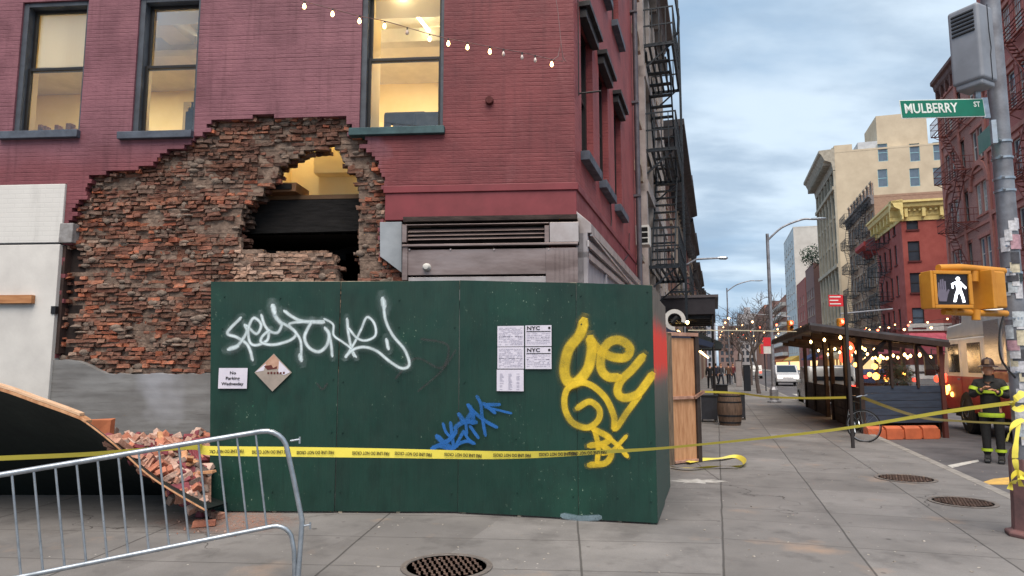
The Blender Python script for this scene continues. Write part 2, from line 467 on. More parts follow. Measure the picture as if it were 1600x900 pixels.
M_conc = concrete()
M_asph = pm('asphalt', S(98, 96, 98), S(76, 74, 77), 0.85, 0, 1.2, 0.5, 0.004, bscale=140, dirt=0.35)
M_kerb = pm('kerb_granite', S(146, 142, 136), S(118, 114, 110), 0.8, 0, 5, 0.3, dirt=0.3)
mb = MB()
mb.quad((-900, -300, -0.135), (900, -300, -0.135), (900, 1500, -0.135), (-900, 1500, -0.135))
tag(mb.build('ground', pm('far_ground', S(92, 90, 90), S(74, 73, 73), 0.9, 0, 0.6, 0.2)), kind='structure')
mb = MB()
mb.quad(SP(-20, KERB, -.13), SP(-20, FARK, -.13), SP(430, FARK, -.13), SP(430, KERB, -.13))
tag(mb.build('road', M_asph), kind='structure')
mb = MB()
pts = [SP(-14, KERB - .15), SP(430, KERB - .15), SP(430, -9), SP(12, -9), Vector((-26, 12, 0)), Vector((-26, -10, 0))]
mb.prism([(p.x, p.y) for p in pts], -.12, 0.0, axis='Z')
tag(mb.build('sidewalk', M_conc), kind='structure')
mb = MB()
for i in range(60):
    a = -14 + i * 2.4; b2 = a + 2.39
    q = [SP(a, KERB - .149), SP(a, KERB), SP(b2, KERB), SP(b2, KERB - .149)]
    mb.prism([(p.x, p.y) for p in q], -.13, .004, axis='Z')
q = [SP(130, KERB - .149), SP(130, KERB), SP(430, KERB), SP(430, KERB - .149)]
mb.prism([(p.x, p.y) for p in q], -.13, .004, axis='Z')
tag(mb.build('kerb', M_kerb, bevel=.008), kind='structure')
mb = MB()
q = [SP(-14, FARK), SP(-14, FARB + 3), SP(430, FARB + 3), SP(430, FARK)]
mb.prism([(p.x, p.y) for p in q], -.13, 0.0, axis='Z')
tag(mb.build('far_sidewalk', pm('far_concrete', S(150, 144, 138), S(122, 117, 112), 0.85, 0, 1.0, 0.2)), kind='structure')
# painted marks on the carriageway
mb = MB()
def roadquad(pxs):
    v = [onz(x, y, -0.126) for x, y in pxs]; mb.quad(*v)
roadquad([(1524, 757), (1552, 748), (1600, 743), (1580, 757)])
tag(mb.build('road_line', pm('yellow_road_paint', S(214, 172, 84), S(170, 140, 90), 0.8, 0, 9, 0.2)), kind='structure')
mb = MB()
roadquad([(1480, 727), (1528, 718), (1530, 721), (1488, 731)])
roadquad([(1424, 716), (1444, 713), (1446, 715), (1430, 718)])
for k in range(7):     # a zebra crossing far up the street
    a = SP(41, KERB + .8 + k * 1.25, -.126); b2 = SP(44.5, KERB + .8 + k * 1.25, -.126)
    mb.quad(a, a + N * .5, b2 + N * .5, b2)
tag(mb.build('crosswalk_marking', pm('white_road_paint', S(196, 194, 188), S(150, 148, 144), 0.8, 0, 9, 0.2)), kind='structure')

# ================================================================ THE DAMAGED CORNER BUILDING
bld = empty('brick_building', (C0.x, C0.y, 0), -FA, 'dark red painted corner building with bricks torn off its wall and a gaping hole', 'building')
SM = Matrix.Rotation(RZL + FA, 4, 'Z')          # side wall frame inside the building's frame
def painted(name, side=False):
    m, nt, b = newmat(name)
    co = ncoord(nt); sx = nt.nodes.new('ShaderNodeSeparateXYZ'); nt.links.new(co, sx.inputs[0])
    cb = nt.nodes.new('ShaderNodeCombineXYZ')
    if side:   # distance along the side wall
        v = nmath(nt, 'ADD', nmath(nt, 'MULTIPLY', sx.outputs[0], math.cos(RZL + FA)), nmath(nt, 'MULTIPLY', sx.outputs[1], math.sin(RZL + FA)))
    else: v = sx.outputs[0]
    nt.links.new(v, cb.inputs[0]); nt.links.new(sx.outputs[2], cb.inputs[1])
    wob = nt.nodes.new('ShaderNodeTexNoise'); wob.inputs['Scale'].default_value = 3.5; nt.links.new(cb.outputs[0], wob.inputs['Vector'])
    va = nt.nodes.new('ShaderNodeVectorMath'); va.operation = 'MULTIPLY_ADD'
    nt.links.new(wob.outputs['Color'], va.inputs[0]); va.inputs[1].default_value = (.03, .016, 0); nt.links.new(cb.outputs[0], va.inputs[2])
    bt = nt.nodes.new('ShaderNodeTexBrick'); bt.inputs['Scale'].default_value = 1
    bt.inputs['Brick Width'].default_value = .2; bt.inputs['Row Height'].default_value = .057
    bt.inputs['Mortar Size'].default_value = .007; bt.inputs['Mortar Smooth'].default_value = .5
    nt.links.new(va.outputs[0], bt.inputs['Vector'])
    sv = nt.nodes.new('ShaderNodeSeparateXYZ'); nt.links.new(va.outputs[0], sv.inputs[0])
    fr = nmath(nt, 'FRACT', nmath(nt, 'DIVIDE', sv.outputs[1], .057))
    rowl = nramp(nt, nmath(nt, 'ABSOLUTE', nmath(nt, 'SUBTRACT', fr, .5)), .36, .47)
    vert = nmath(nt, 'MULTIPLY', bt.outputs['Fac'], nramp(nt, nnoise(nt, co, 4.0, 4), .5, .62, .0, .22))
    jf = nmath(nt, 'MAXIMUM', nmath(nt, 'MULTIPLY', rowl, nramp(nt, nnoise(nt, nmap(nt, co, (.6, .6, 3)), 2.4, 7, .7), .42, .66, .04, 1)), vert)
    n = nnoise(nt, co, 1.6, 7, .6)
    old = nmix(nt, nramp(nt, n, .35, .65), S(132, 86, 95), S(112, 71, 80))      # faded mauve coat
    new = nmix(nt, nramp(nt, n, .35, .65), S(120, 60, 63), S(104, 50, 54))      # fresher red coat
    if side:
        c = nmix(nt, nramp(nt, n, .35, .65), S(150, 76, 76), S(132, 64, 66))  # the front's red lifted: the side's brighter light is put into the colour
    else:
        edge = nmath(nt, 'ADD', sx.outputs[0], nmath(nt, 'MULTIPLY', nnoise(nt, co, 2.2, 5), .9))
        lowz = nmath(nt, 'MULTIPLY', nramp(nt, nmath(nt, 'ADD', sx.outputs[2], nmath(nt, 'MULTIPLY', nnoise(nt, co, 1.5, 3), .5)), 4.55, 4.9, 1, 0), 0.65)
        f = nmath(nt, 'MAXIMUM', nramp(nt, edge, -2.25, -2.05), lowz)
        c = nmix(nt, f, old, new)
    c = nmix(nt, nmath(nt, 'MULTIPLY', jf, .42), c, S(72, 30, 34))
    c = nmix(nt, nramp(nt, nnoise(nt, nmap(nt, co, (1, 1, 2.4)), 7.5, 6, .7), .58, .74, 0, .7), c, S(78, 34, 38))
    c = nmix(nt, nramp(nt, nnoise(nt, co, .8, 8, .7), .5, .72, 0, .38), c, S(82, 40, 46))
    c = nmix(nt, nramp(nt, nnoise(nt, nmap(nt, co, (1.2, 1.2, .25), (0, 0, 0), (4, 4, 1)), 2.2, 6, .6), .6, .78, 0, .2), c, S(170, 118, 120))
    rs_ = nnoise(nt, nmap(nt, co, (7, 7, .4)), 1.3, 6, .65)
    c = nmix(nt, nramp(nt, rs_, .52, .74, 0, .42), c, S(66, 32, 38))
    nt.links.new(c, b.inputs['Base Color']); b.inputs['Roughness'].default_value = .62; b.inputs['Specular IOR Level'].default_value = .3
    h = nmath(nt, 'SUBTRACT', nmath(nt, 'MULTIPLY', nnoise(nt, nmap(nt, co, (1, 1, 2)), 16, 6, .62), .9), jf)
    h = nmath(nt, 'ADD', h, nmath(nt, 'MULTIPLY', nnoise(nt, nmap(nt, co, (1, 1, 1.6)), 5, 4), 1.2))
    nbump(nt, b, h, .6, .010)
    return m
M_pf = painted('painted_brick_front'); M_ps = painted('painted_brick_side', True)
M_redsmooth = pm('red_smooth_band', S(126, 52, 58), S(110, 44, 50), .55, 0, 3, .15, dirt=.1)
M_base = None

EXP = [(345,184),(420,181),(533,182),(542,196),(548,214),(560,214),(568,240),(586,262),(596,292),(600,318),(596,345),(594,400),(602,420),(626,434),(628,640),
       (325,640),(325,602),(200,602),(160,599),(120,583),(85,576),(92,500),(98,440),(104,382),(117,378),(117,345),(131,318),(143,300),(150,276),(180,268),(226,262),(262,236),(285,233),(302,221),(326,205),(330,192)]
HOLE = [(435,265),(449,251),(464,245),(477,235),(496,235),(510,232),(514,228),(520,229),(527,234),(533,249),(539,260),(552,263),(558,294),(558,307),(562,326),(558,344),(558,388),(562,450),(533,450),(527,416),(514,391),(489,392),(433,394),(371,389),(380,375),(371,369),(377,347),(377,329),(387,319),(405,305),(418,288),(430,285)]
EXPL = [FL(*p) for p in EXP]
HOLEL = [FL(p[0], p[1], .1) for p in HOLE]
W = []     # windows: x0, x1, z0, z1
zt = FL(90, 2)[1]
for a, b2, yb in ((19, 124, 206), (205, 303, 206), (561, 692, 200)):
    W.append((FL(a, yb)[0], FL(b2, yb)[0], FL((a + b2) / 2, yb)[1], zt))
W[2] = (W[2][0], W[2][1], W[2][2], W[2][2] + (W[1][3] - W[1][2]) + .06)
xw = FL(104, 300)[0]; zw = FL(50, 289)[1]        # white sign band, top
xs0 = FL(627, 400)[0]; zs1 = FL(760, 336)[1]
zband = FL(750, 291)[1]
# painted skin: one course at a time, torn back brick by brick
mb = MB(); rr = random.Random(3)
ROW = .057; k = 0; z = 0.0
while z < 13.0:
    h = ROW if z < 7.4 else ROW * 8
    zm = z + h / 2
    holes = []
    for a, b2 in crossings(zm, EXPL):
        par = (k % 2) * .05
        a2 = math.floor((a - par) / .1) * .1 + par + rr.uniform(-.055, .05); b3 = math.ceil((b2 - par) / .1) * .1 + par + rr.uniform(-.05, .055)
        holes.append((a2, b3))
    for (x0, x1, z0, z1) in W:
        if z0 < zm < z1: holes.append((x0, x1))
        if z0 + 3.6 < zm < z1 + 3.6: holes.append((x0, x1))
    if zm < zw: holes.append((-20, xw))
    if zm < zs1: holes.append((xs0 - .02, 0.01))
    if zm < zband and True: holes.append((FL(600, 300)[0] + .0, .01))
    for a, b2 in subtract([(-13, 0)], holes):
        mb.box(a, b2, rr.uniform(-.0012, .0012), .1, z, z + h, 0)
    z += h; k += 1
mb.build('painted_wall', [M_pf], bld)
# red band below the windows, then the smooth red frieze over the shop
mb = MB(); xb = FL(600, 300)[0]
mb.box(xb, .035, -.035, .1, zband - .075, zband + .02)
mb.box(xb + .02, .012, -.012, .1, zs1 - .05, zband - .075)
mb.M = SM
mb.box(.036, 6.9, -.035, .1, zband - .075, zband + .02)
mb.box(.013, 6.9, -.012, .1, 3.30, zband - .075)
mb.build('frieze_band', M_redsmooth, bld, bevel=.006)

# torn brickwork behind the skin
def brickmat():
    m, nt, b = newmat('torn_brick')
    co = ncoord(nt)
    at = nt.nodes.new('ShaderNodeAttribute'); at.attribute_name = 'Col'
    n = nnoise(nt, co, 22, 7, .65)
    c = nmix(nt, nramp(nt, n, .38, .66), at.outputs['Color'], nmix(nt, .35, at.outputs['Color'], (0.03, .022, .018, 1)))
    g = nramp(nt, nnoise(nt, nmap(nt, co, (1, 1, 2)), 5.5, 7, .7), .53, .66, 0, .8)
    c = nmix(nt, g, c, S(128, 112, 100))
    w = nramp(nt, nnoise(nt, nmap(nt, co, (1, 1, 1.8), (0, 0, 0), (5, 0, 3)), 9, 6, .7), .63, .72, 0, .7)
    c = nmix(nt, w, c, S(184, 164, 150))
    d = nramp(nt, nnoise(nt, nmap(nt, co, (1, 1, 1), (0, 0, 0), (1, 7, 3)), 3.1, 6, .65), .56, .72, 0, .6)
    c = nmix(nt, d, c, S(42, 33, 30))
    nt.links.new(c, b.inputs['Base Color']); b.inputs['Roughness'].default_value = .9; b.inputs['Specular IOR Level'].default_value = .2
    nbump(nt, b, nnoise(nt, co, 30, 7, .75), 1.0, .02)
    return m
M_torn = brickmat()
M_mort = pm('old_mortar', S(138, 118, 104), S(82, 66, 58), .95, 0, 9, 1.0, .02, bscale=26, dirt=.4)
def bcol(px, z, r):
    x = px; q = mnoise.noise(Vector((x * 1.1, z * 2.2, 3))); q2 = mnoise.noise(Vector((x * 2.6, z * 5.0, 9)))
    dark = [S(98, 68, 58), S(84, 62, 56), S(70, 54, 50), S(108, 76, 64)]
    mid = [S(132, 88, 74), S(118, 80, 70), S(142, 94, 76), S(110, 78, 68), S(126, 96, 82)]
    hot = [S(170, 98, 72), S(152, 86, 66), S(180, 112, 86)]
    grey = [S(124, 108, 98), S(108, 94, 86), S(140, 124, 112), S(96, 84, 78)]
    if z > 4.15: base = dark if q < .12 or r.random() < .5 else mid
    elif q > .12: base = hot if r.random() < .3 else mid
    else: base = mid if r.random() < .75 else dark
    if q2 > .18 and r.random() < .75: base = grey
    if r.random() < .03: base = hot
    c = r.choice(base); k = r.uniform(.95, 1.5); g_ = S(124, 84, 66); c = tuple(c[q] * .72 + g_[q] * .28 for q in range(3))
    return (c[0] * k, c[1] * k, c[2] * k, 1)
zbase = FL(250, 583)[1]
ledge_x0, ledge_x1 = FL(368, 410, .15)[0], FL(533, 410, .15)[0]; ledge_z = FL(450, 392, .15)[1]
def scale_poly(P, k):
    cx = sum(p[0] for p in P) / len(P); cz = sum(p[1] for p in P) / len(P)
    return [(cx + (x - cx) * k, cz + (z - cz) * k) for x, z in P]
mb = MB(); mo = MB(); rr = random.Random(11)
xmin = min(p[0] for p in EXPL) - .2; xmax = max(p[0] for p in EXPL) + .2; ztop = max(p[1] for p in EXPL) + .12
notch = (FL(86, 470)[0] - .3, FL(112, 470)[0], FL(100, 558)[1], FL(100, 382)[1])      # dark slot left of the brickwork
put = FL(172, 377)      # a small put-log hole
for lay, (ya, yb, hp) in enumerate(((.085, .19, HOLEL), (.2, .3, scale_poly(HOLEL, .97)), (.31, .41, scale_poly(HOLEL, 1.0)))):
    z = zbase - .45; k = 0
    while z < ztop:
        zm = z + ROW / 2
        x = xmin - rr.uniform(0, .2); hs = crossings(zm, hp)
        while x < xmax:
            L = (.205 if rr.random() < .5 else .105) if (k % 6) else .1
            L *= rr.uniform(.8, 1.12)
            xa, xb2 = x + .004, x + L - .006; x += L
            xm = (xa + xb2) / 2
            bad = any(a - .02 < xm < b2 + .02 for a, b2 in hs)
            if bad: continue
            if any(w[0] - .25 < xm < w[1] + .15 and zm > w[2] - .11 for w in W): continue
            if notch[2] < zm < notch[3] and xm < notch[1]: continue
            near = min([1e9] + [min(abs(xm - a), abs(xm - b2)) for a, b2 in hs])
            if lay and near > .75 and not (lay == 1 and hs == [] and False): continue
            if lay == 0 and abs(xm - put[0]) < .07 and abs(zm - put[1]) < .055: continue
            r1 = rr.random(); ledge = ledge_x0 < xm < ledge_x1 and zm < ledge_z + .05
            if lay == 0 and not ledge and r1 < (.10 if zm > 4.1 else .045): continue
            dy = rr.uniform(-.02, .024) + (.035 if mnoise.noise(Vector((xm * 2, zm * 3, 1))) > .3 else 0)
            if near < .3 and lay == 0: dy += rr.uniform(0, .05)
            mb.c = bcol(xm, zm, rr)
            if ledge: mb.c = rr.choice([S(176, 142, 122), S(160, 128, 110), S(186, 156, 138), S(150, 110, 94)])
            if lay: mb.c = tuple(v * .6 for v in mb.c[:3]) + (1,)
            hgt = rr.uniform(.043, .054)
            # eight rough corners, front face pushed about
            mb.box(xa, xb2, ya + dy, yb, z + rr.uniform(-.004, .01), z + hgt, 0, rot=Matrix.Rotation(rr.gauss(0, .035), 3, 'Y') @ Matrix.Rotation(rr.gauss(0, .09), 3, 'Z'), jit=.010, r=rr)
            if lay == 0 and mnoise.noise(Vector((xm * 2.6, zm * 5.0, 9))) > .2 and rr.random() < .5:   # mortar clots still stuck on
                q = rr.uniform(.02, .05); w2 = rr.uniform(.03, .09)
                mo.lathe([(.001, -q), (w2 * .6, -q * .6), (w2, 0), (w2 * .7, q * .7), (.001, q)], (xm + rr.uniform(-.05, .05), ya + dy, zm + rr.uniform(-.02, .02)), 7, sq=(1, .28 * rr.uniform(.7, 1.6)))
        z += ROW; k += 1
tw = mb.build('torn_brickwork', [M_torn], bld)
sd = tw.modifiers.new('cut', 'SUBSURF'); sd.subdivision_type = 'SIMPLE'; sd.levels = 2; sd.render_levels = 2
tx = bpy.data.textures.new('chips', 'CLOUDS'); tx.noise_scale = .045; tx.noise_depth = 3
dm_ = tw.modifiers.new('chip', 'DISPLACE'); dm_.texture = tx; dm_.strength = .028; dm_.mid_level = .55
tx2 = bpy.data.textures.new('erosion', 'CLOUDS'); tx2.noise_scale = .35; tx2.noise_depth = 2
dm2 = tw.modifiers.new('erode', 'DISPLACE'); dm2.texture = tx2; dm2.strength = -.09; dm2.mid_level = .5; dm2.direction = 'Y'
tag_mo = mo.build('mortar_clots', [pm('mortar_clot', S(132, 116, 104), S(96, 84, 76), .95, 0, 16, 1.0, .015, bscale=40)], bld, smooth=True)
tag_mo['kind'] = 'stuff'
mb = MB(); z = zbase - .45
while z < ztop + .2:
    for a, b2 in subtract([(xmin - .1, xmax + .1)], [(a - .015, b3 + .015) for a, b3 in crossings(z + ROW / 2, HOLEL)] + [(w[0] - .02, w[1] + .02) for w in W if z + ROW > w[2] - .05]):
        mb.box(a, b2, .118 + rnd.uniform(0, .012), .2, z, z + ROW)
    z += ROW
mb.build('mortar_backing', M_mort, bld)
# loose bed of broken ends along the torn edge of the paint
mb = MB(); rr = random.Random(5)
for i in range(len(EXPL)):
    (x0, z0), (x1, z1) = EXPL[i], EXPL[(i + 1) % len(EXPL)]
    if z0 < zbase + .02 and z1 < zbase + .02 and x0 > FL(326, 583)[0]: continue
    L = math.hypot(x1 - x0, z1 - z0)
    for j in range(int(L / .085)):
        t = rr.random(); x = x0 + (x1 - x0) * t + rr.uniform(-.03, .03); zz = z0 + (z1 - z0) * t + rr.uniform(-.035, .02)
        mb.c = rr.choice([S(150, 92, 70), S(118, 74, 60), S(180, 150, 132), S(92, 62, 54), S(188, 110, 82)])
        w2 = rr.uniform(.02, .07); h2 = rr.uniform(.012, .03)
        mb.box(x - w2, x + w2, .02 + rr.uniform(0, .05), .12, zz - h2, zz + h2, rot=Matrix.Rotation(rr.uniform(-.25, .25), 3, 'Y'), jit=.008, r=rr)
mb.build('broken_edge', [M_torn], bld)['kind'] = 'stuff'
# smooth grey base course
def gbase():
    m, nt, b = newmat('grey_base_paint')
    co = ncoord(nt)
    c = nmix(nt, nramp(nt, nnoise(nt, nmap(nt, co, (.7, 1, 2.5)), 1.6, 7, .6), .35, .68), S(126, 126, 126), S(98, 96, 95))
    c = nmix(nt, nramp(nt, nnoise(nt, nmap(nt, co, (.5, 1, 9)), 3, 6, .6), .56, .74, 0, .6), c, S(66, 62, 60))
    c = nmix(nt, nramp(nt, nnoise(nt, co, 1.0, 3), .55, .7, 0, .6), c, S(158, 160, 168))
    nt.links.new(c, b.inputs['Base Color']); b.inputs['Roughness'].default_value = .7
    w = nt.nodes.new('ShaderNodeTexWave'); w.bands_direction = 'Z'; w.inputs['Scale'].default_value = 2.4; w.inputs['Distortion'].default_value = 1.2
    nt.links.new(nmap(nt, co, (.3, 1, 1)), w.inputs['Vector']); nbump(nt, b, nmath(nt, 'ADD', w.outputs['Fac'], nnoise(nt, co, 20, 5)), .3, .006)
    return m
M_base = gbase()
mb = MB(); xg = FL(79, 600)[0]; xr = FL(327, 600)[0]
# its top edge is chipped: brick shows in a diagonal bite at the left
nst = 34; top = []
for i in range(nst + 1):
    x = xg + (xr - xg) * i / nst; px = 79 + (327 - 79) * i / nst
    y = 562 if px < 118 else (562 + (px - 118) * .42 if px < 170 else 584)
    top.append((x, FL(px, y)[1] + rnd.uniform(-.012, .012)))
mb.prism([(xg, -.05)] + [(xr, -.05)] + top[::-1], -.02, .12)
mb.box(xr + .001, xs0 + .6, -.02, .12, -.05, zbase)
mb.box(xs0 + .601, 0, -.02, .12, -.05, 2.5)
mb.build('base_course', M_base, bld)

# white painted band and white panel at the left end
M_wbrick = brick('white_painted_brick', S(204, 202, 198), S(204, 202, 198), S(201, 199, 195), var=.18, dirt=.22, bump=.16)
mb = MB()
z1 = zw; z0 = FL(50, 380)[1]
mb.box(-13, FL(101, 330)[0], -.03, .1, z0, z1)
mb.box(-13, FL(97, 383)[0], -.05, .1, z0 - .03, z0 - .002, 1)
mb.build('painted_sign_band', [M_wbrick, M_black], bld, bevel=.008)
mb = MB(); mb.prism([(-13, -.05), (FL(80, 600)[0] - .005, -.05), (FL(82, 600)[0], FL(82, 600)[1]), (FL(98, 390)[0], z0 - .031), (-13, z0 - .031)], -.06, .1)
mb.build('white_panel', pm('white_render', S(206, 203, 198), S(190, 187, 183), .7, 0, 2.5, .3, .003, bscale=30, dirt=.06), bld, bevel=.006)
mb = MB(); a, c = FL(95, 380), FL(118, 345)
mb.box(a[0], c[0], -.05, .1, a[1], FL(100, 350)[1], jit=.006)
mb.build('grey_bracket', pm('grey_bracket', S(140, 138, 138), S(104, 100, 98), .8, 0, 8, .6), bld, bevel=.012)
mb = MB(); mb.box(FL(84, 470)[0], FL(120, 470)[0], .12, .2, FL(100, 562)[1], FL(100, 378)[1])  # dark brown backing of the slot
mb.box(FL(90, 470)[0] - .02, FL(97, 470)[0], -.0, .12, FL(95, 552)[1], FL(95, 384)[1], 1)
mb.box(FL(86, 483)[0], FL(93, 483)[0], -.075, -.02, FL(90, 491)[1], FL(90, 479)[1], 2)
mb.build('rusted_post', [pm('slot_backing', S(42, 30, 27), S(28, 22, 21), .9, 0, 10, .5), pm('rust_brown', S(62, 44, 38), S(44, 32, 30), .8, 0, 7, .4), M_black], bld)
mb = MB(); a = FL(0, 462); c = FL(60, 475)
mb.box(a[0] - .8, c[0], -.13, -.062, c[1], a[1] - .005)
mb.build('timber_stub', pm('fresh_timber', S(178, 126, 84), S(150, 100, 64), .8, 0, 4, .3, stretch=(.8, 8, 8)), bld, bevel=.004)

# windows of the lit upper floor
M_case = pm('slate_casing', S(74, 80, 88), S(54, 58, 66), .5, 0, 5, .2, dirt=.2)
M_sill = pm('slate_sill', S(80, 88, 100), S(58, 64, 76), .6, 0, 6, .3, dirt=.2)
M_sillg = pm('teal_sill', S(52, 84, 88), S(40, 66, 72), .6, 0, 6, .3, dirt=.2)
M_sash = pm('black_sash', S(36, 34, 34), S(26, 24, 24), .4, 0, 5, .1)
def sash_window(parent, x0, x1, z0, z1, sillmat, M=None, name='window', sill_l=.10, sill_r=.03, cas=.075):
    M = M or Matrix.Identity(4)
    w = MB(M)
    for i in range(1):
        w.box(x0 - .004, x0 + cas, .03, .2, z0, z1); w.box(x1 - cas * .6, x1 + .004, .03, .2, z0, z1)
        w.box(x0 + cas, x1 - cas * .6, .03, .2, z1 - .06, z1 + .004)
    o = w.build(name, M_case, parent, bevel=.006)
    s2 = MB(M); a, b2 = x0 + cas, x1 - cas * .6; zm = (z0 + z1) / 2 + .0
    f = .042
    for (y, za, zb) in ((.10, z0 + .012, zm + .02), (.145, zm - .02, z1 - .06)):
        s2.box(a, a + f, y, y + .04, za, zb); s2.box(b2 - f, b2, y, y + .04, za, zb)
        s2.box(a + f, b2 - f, y, y + .04, za, za + f); s2.box(a + f, b2 - f, y, y + .04, zb - f, zb)
    s2.build('sash', M_sash, o, bevel=.004)
    g = MB(M)
    g.quad((a + f, .12, z0 + .05), (b2 - f, .12, z0 + .05), (b2 - f, .12, zm - .02), (a + f, .12, zm - .02))
    g.quad((a + f, .165, zm + .02), (b2 - f, .165, zm + .02), (b2 - f, .165, z1 - .1), (a + f, .165, z1 - .1))
    g.build('pane', M_glass, o)
    s3 = MB(M); s3.box(x0 - sill_l, x1 + sill_r, -.075, .12, z0 - .105, z0, jit=.004)
    s3.build('sill', sillmat, o, bevel=.008)
    return o
sash_window(bld, *W[0], M_sill, sill_l=.16, sill_r=.02)['label'] = 'lit window with a half drawn white blind'
sash_window(bld, *W[1], M_sill, sill_l=.16, sill_r=.0)['label'] = 'lit window with dark objects on the inner ledge'
sash_window(bld, *W[2], M_sillg, sill_l=.12, sill_r=.03)['label'] = 'lit window with a light tube and teal sill'
# rooms behind
M_yel = pm('yellow_wall', S(232, 208, 146), S(224, 198, 132), .8, 0, 1.5, .1)
M_cream = pm('cream_ceiling', S(226, 216, 190), None, .8, 0, 2, .1)
M_floorb = pm('room_boards', S(120, 90, 60), S(90, 66, 46), .7, 0, 3, .2)
M_char = pm('charred_beam', S(20, 17, 17), S(11, 10, 10), .9, 0, 5, .7, .01, stretch=(.8, 6, 6))
zf = FL(500, 303, .45)[1]
mb = MB()
RX0, RX1, RY0, RY1, RZ1 = -12, -.45, .42, 3.6, 6.95
mb.quad((RX0, RY1, zf), (RX1, RY1, zf), (RX1, RY1, RZ1), (RX0, RY1, RZ1))
mb.quad((RX0, RY0, zf), (RX0, RY1, zf), (RX0, RY1, RZ1), (RX0, RY0, RZ1))
mb.quad((RX1, RY0, zf), (RX1, RY1, zf), (RX1, RY1, RZ1), (RX1, RY0, RZ1))
# partition and soffit seen through the middle window
xp = W[1][1] + .9
mb.box(xp, xp + .1, RY0 + .05, RY1, zf, RZ1 - .01)
# inner lining round the windows
iv = [(RX0, RX1)]
lo = FL(500, 225, .42)[1]
for (za, zb, hs) in ((W[0][2] - .02, W[2][3] + .1, [(w[0] - .02, w[1] + .02) for w in W]), (W[2][3] + .1, RZ1, [])):
    for a, b2 in subtract(iv, hs): mb.box(a, b2, .21, .41, za, zb)
mb.build('room_wall', M_yel, bld, normals=False)
mb = MB(); mb.box(RX0, RX1, .21, RY1, RZ1, RZ1 + .2)
mb.box(-6.4, -6.0, .5, RY1, RZ1 - .25, RZ1 - .002)
mb.build('room_ceiling', M_cream, bld)
mb = MB(); xh0, xh1 = FL(380, 300, .4)[0], FL(575, 300, .4)[0]
mb.box(RX0, RX1, .5, RY1, zf - .06, zf)
mb.build('room_floor', M_floorb, bld)
mb = MB()      # low yellow partition right behind the hole
zk = W[2][2] + .05
mb.box(xh0 - .9, xh1 + .5, .95, 1.02, zf + .002, zk)
q0, q1 = FL(490, 271, .75), FL(552, 231, .75)
mb.box(q0[0], q1[0], .74, .948, q0[1], zk + .02)
mb.box(FL(432, 300, .9)[0], FL(557, 300, .9)[0], .90, .948, zf + .003, zf + .055)
mb.build('yellow_partition', pm('pale_yellow_plaster', S(244, 226, 172), S(236, 214, 156), .8, 0, 1.5, .1), bld, bevel=.006)
mb = MB()      # broken floor edge: charred joist band
a, c = FL(375, 330, .46)[0], FL(585, 330, .46)[0]
zb0 = FL(500, 362, .46)[1]
mb.box(a - .5, c + .4, .46, .56, zb0, zf - .065, jit=.02)
for i in range(7):
    x = a - .2 + i * .33
    mb.box(x, x + .06, .57, 3.4, zb0 - .02, zf - .07)
mb.bar((a - .1, .6, FL(390, 372, .6)[1] - .25), (c - .6, 1.1, FL(450, 392, .6)[1]), .07, .14)
mb.bar((a + .2, .9, FL(420, 392, .6)[1] - .3), (c - .2, 1.5, FL(530, 360, .6)[1]), .05, .1)
mb.build('charred_joist', M_char, bld)
mb = MB()
a, c = FL(416, 304, .42), FL(468, 288, .42)
mb.box(a[0], c[0], .30, .8, a[1], c[1], jit=.01)
mb.box(a[0] + .03, c[0] - .06, .27, .31, a[1] + .035, c[1] - .03, 1)
mb.build('broken_cabinet', [pm('brown_laminate', S(122, 86, 54), S(88, 60, 40), .6, 0, 4, .2), M_char], bld, bevel=.004)
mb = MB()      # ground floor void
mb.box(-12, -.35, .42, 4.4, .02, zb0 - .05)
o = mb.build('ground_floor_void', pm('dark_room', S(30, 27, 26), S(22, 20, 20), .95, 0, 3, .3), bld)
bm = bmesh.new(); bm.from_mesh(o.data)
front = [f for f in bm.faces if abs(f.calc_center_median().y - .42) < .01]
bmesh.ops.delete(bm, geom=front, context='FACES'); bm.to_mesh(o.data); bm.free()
# things in the windows
mb = MB()
for x, z0, z1 in ((W[0][0] + .35, 5.5, 6.6), (W[0][0] + 1.5, 5.5, 6.6)): mb.box(x, x + .09, RY1 - .06, RY1 - .002, z0, z1)
mb.box(W[0][0] + .35, W[0][0] + 1.59, RY1 - .06, RY1 - .002, 6.6, 6.7)
mb.build('door_trim', pm('dull_trim', S(170, 148, 104), None, .7, 0, 3, .1), bld)
mb = MB(); mb.box(W[1][0] + .1, W[1][0] + .9, 1.6, 1.95, 5.4, 6.2); mb.box(W[2][0] - .1, W[2][0] + .02, .45, .9, zf, RZ1 - .01, 1)
mb.build('wall_shelf', [pm('shelf_brown', S(120, 92, 62), None, .7, 0, 3, .1), M_yel], bld, bevel=.01)
mb = MB(); mb.box(-7.4, -1.2, 1.25, 1.45, RZ1 - .34, RZ1 - .12); mb.build('ceiling_duct', pm('duct_pale', S(200, 192, 170), None, .5, .3, 3, .1), bld)
def blindmat():
    m = bpy.data.materials.new('roller_blind'); m.use_nodes = True; nt = m.node_tree; nt.nodes.clear()
    o = nt.nodes.new('ShaderNodeOutputMaterial'); a = nt.nodes.new('ShaderNodeBsdfDiffuse'); t = nt.nodes.new('ShaderNodeBsdfTranslucent'); x = nt.nodes.new('ShaderNodeMixShader')
    a.inputs[0].default_value = S(222, 216, 204); t.inputs[0].default_value = S(236, 226, 200); x.inputs[0].default_value = .45
    nt.links.new(a.outputs[0], x.inputs[1]); nt.links.new(t.outputs[0], x.inputs[2]); nt.links.new(x.outputs[0], o.inputs[0]); return m
M_blind = blindmat()
w = W[0]; zm = (w[2] + w[3]) / 2
mb = MB(); n = 16
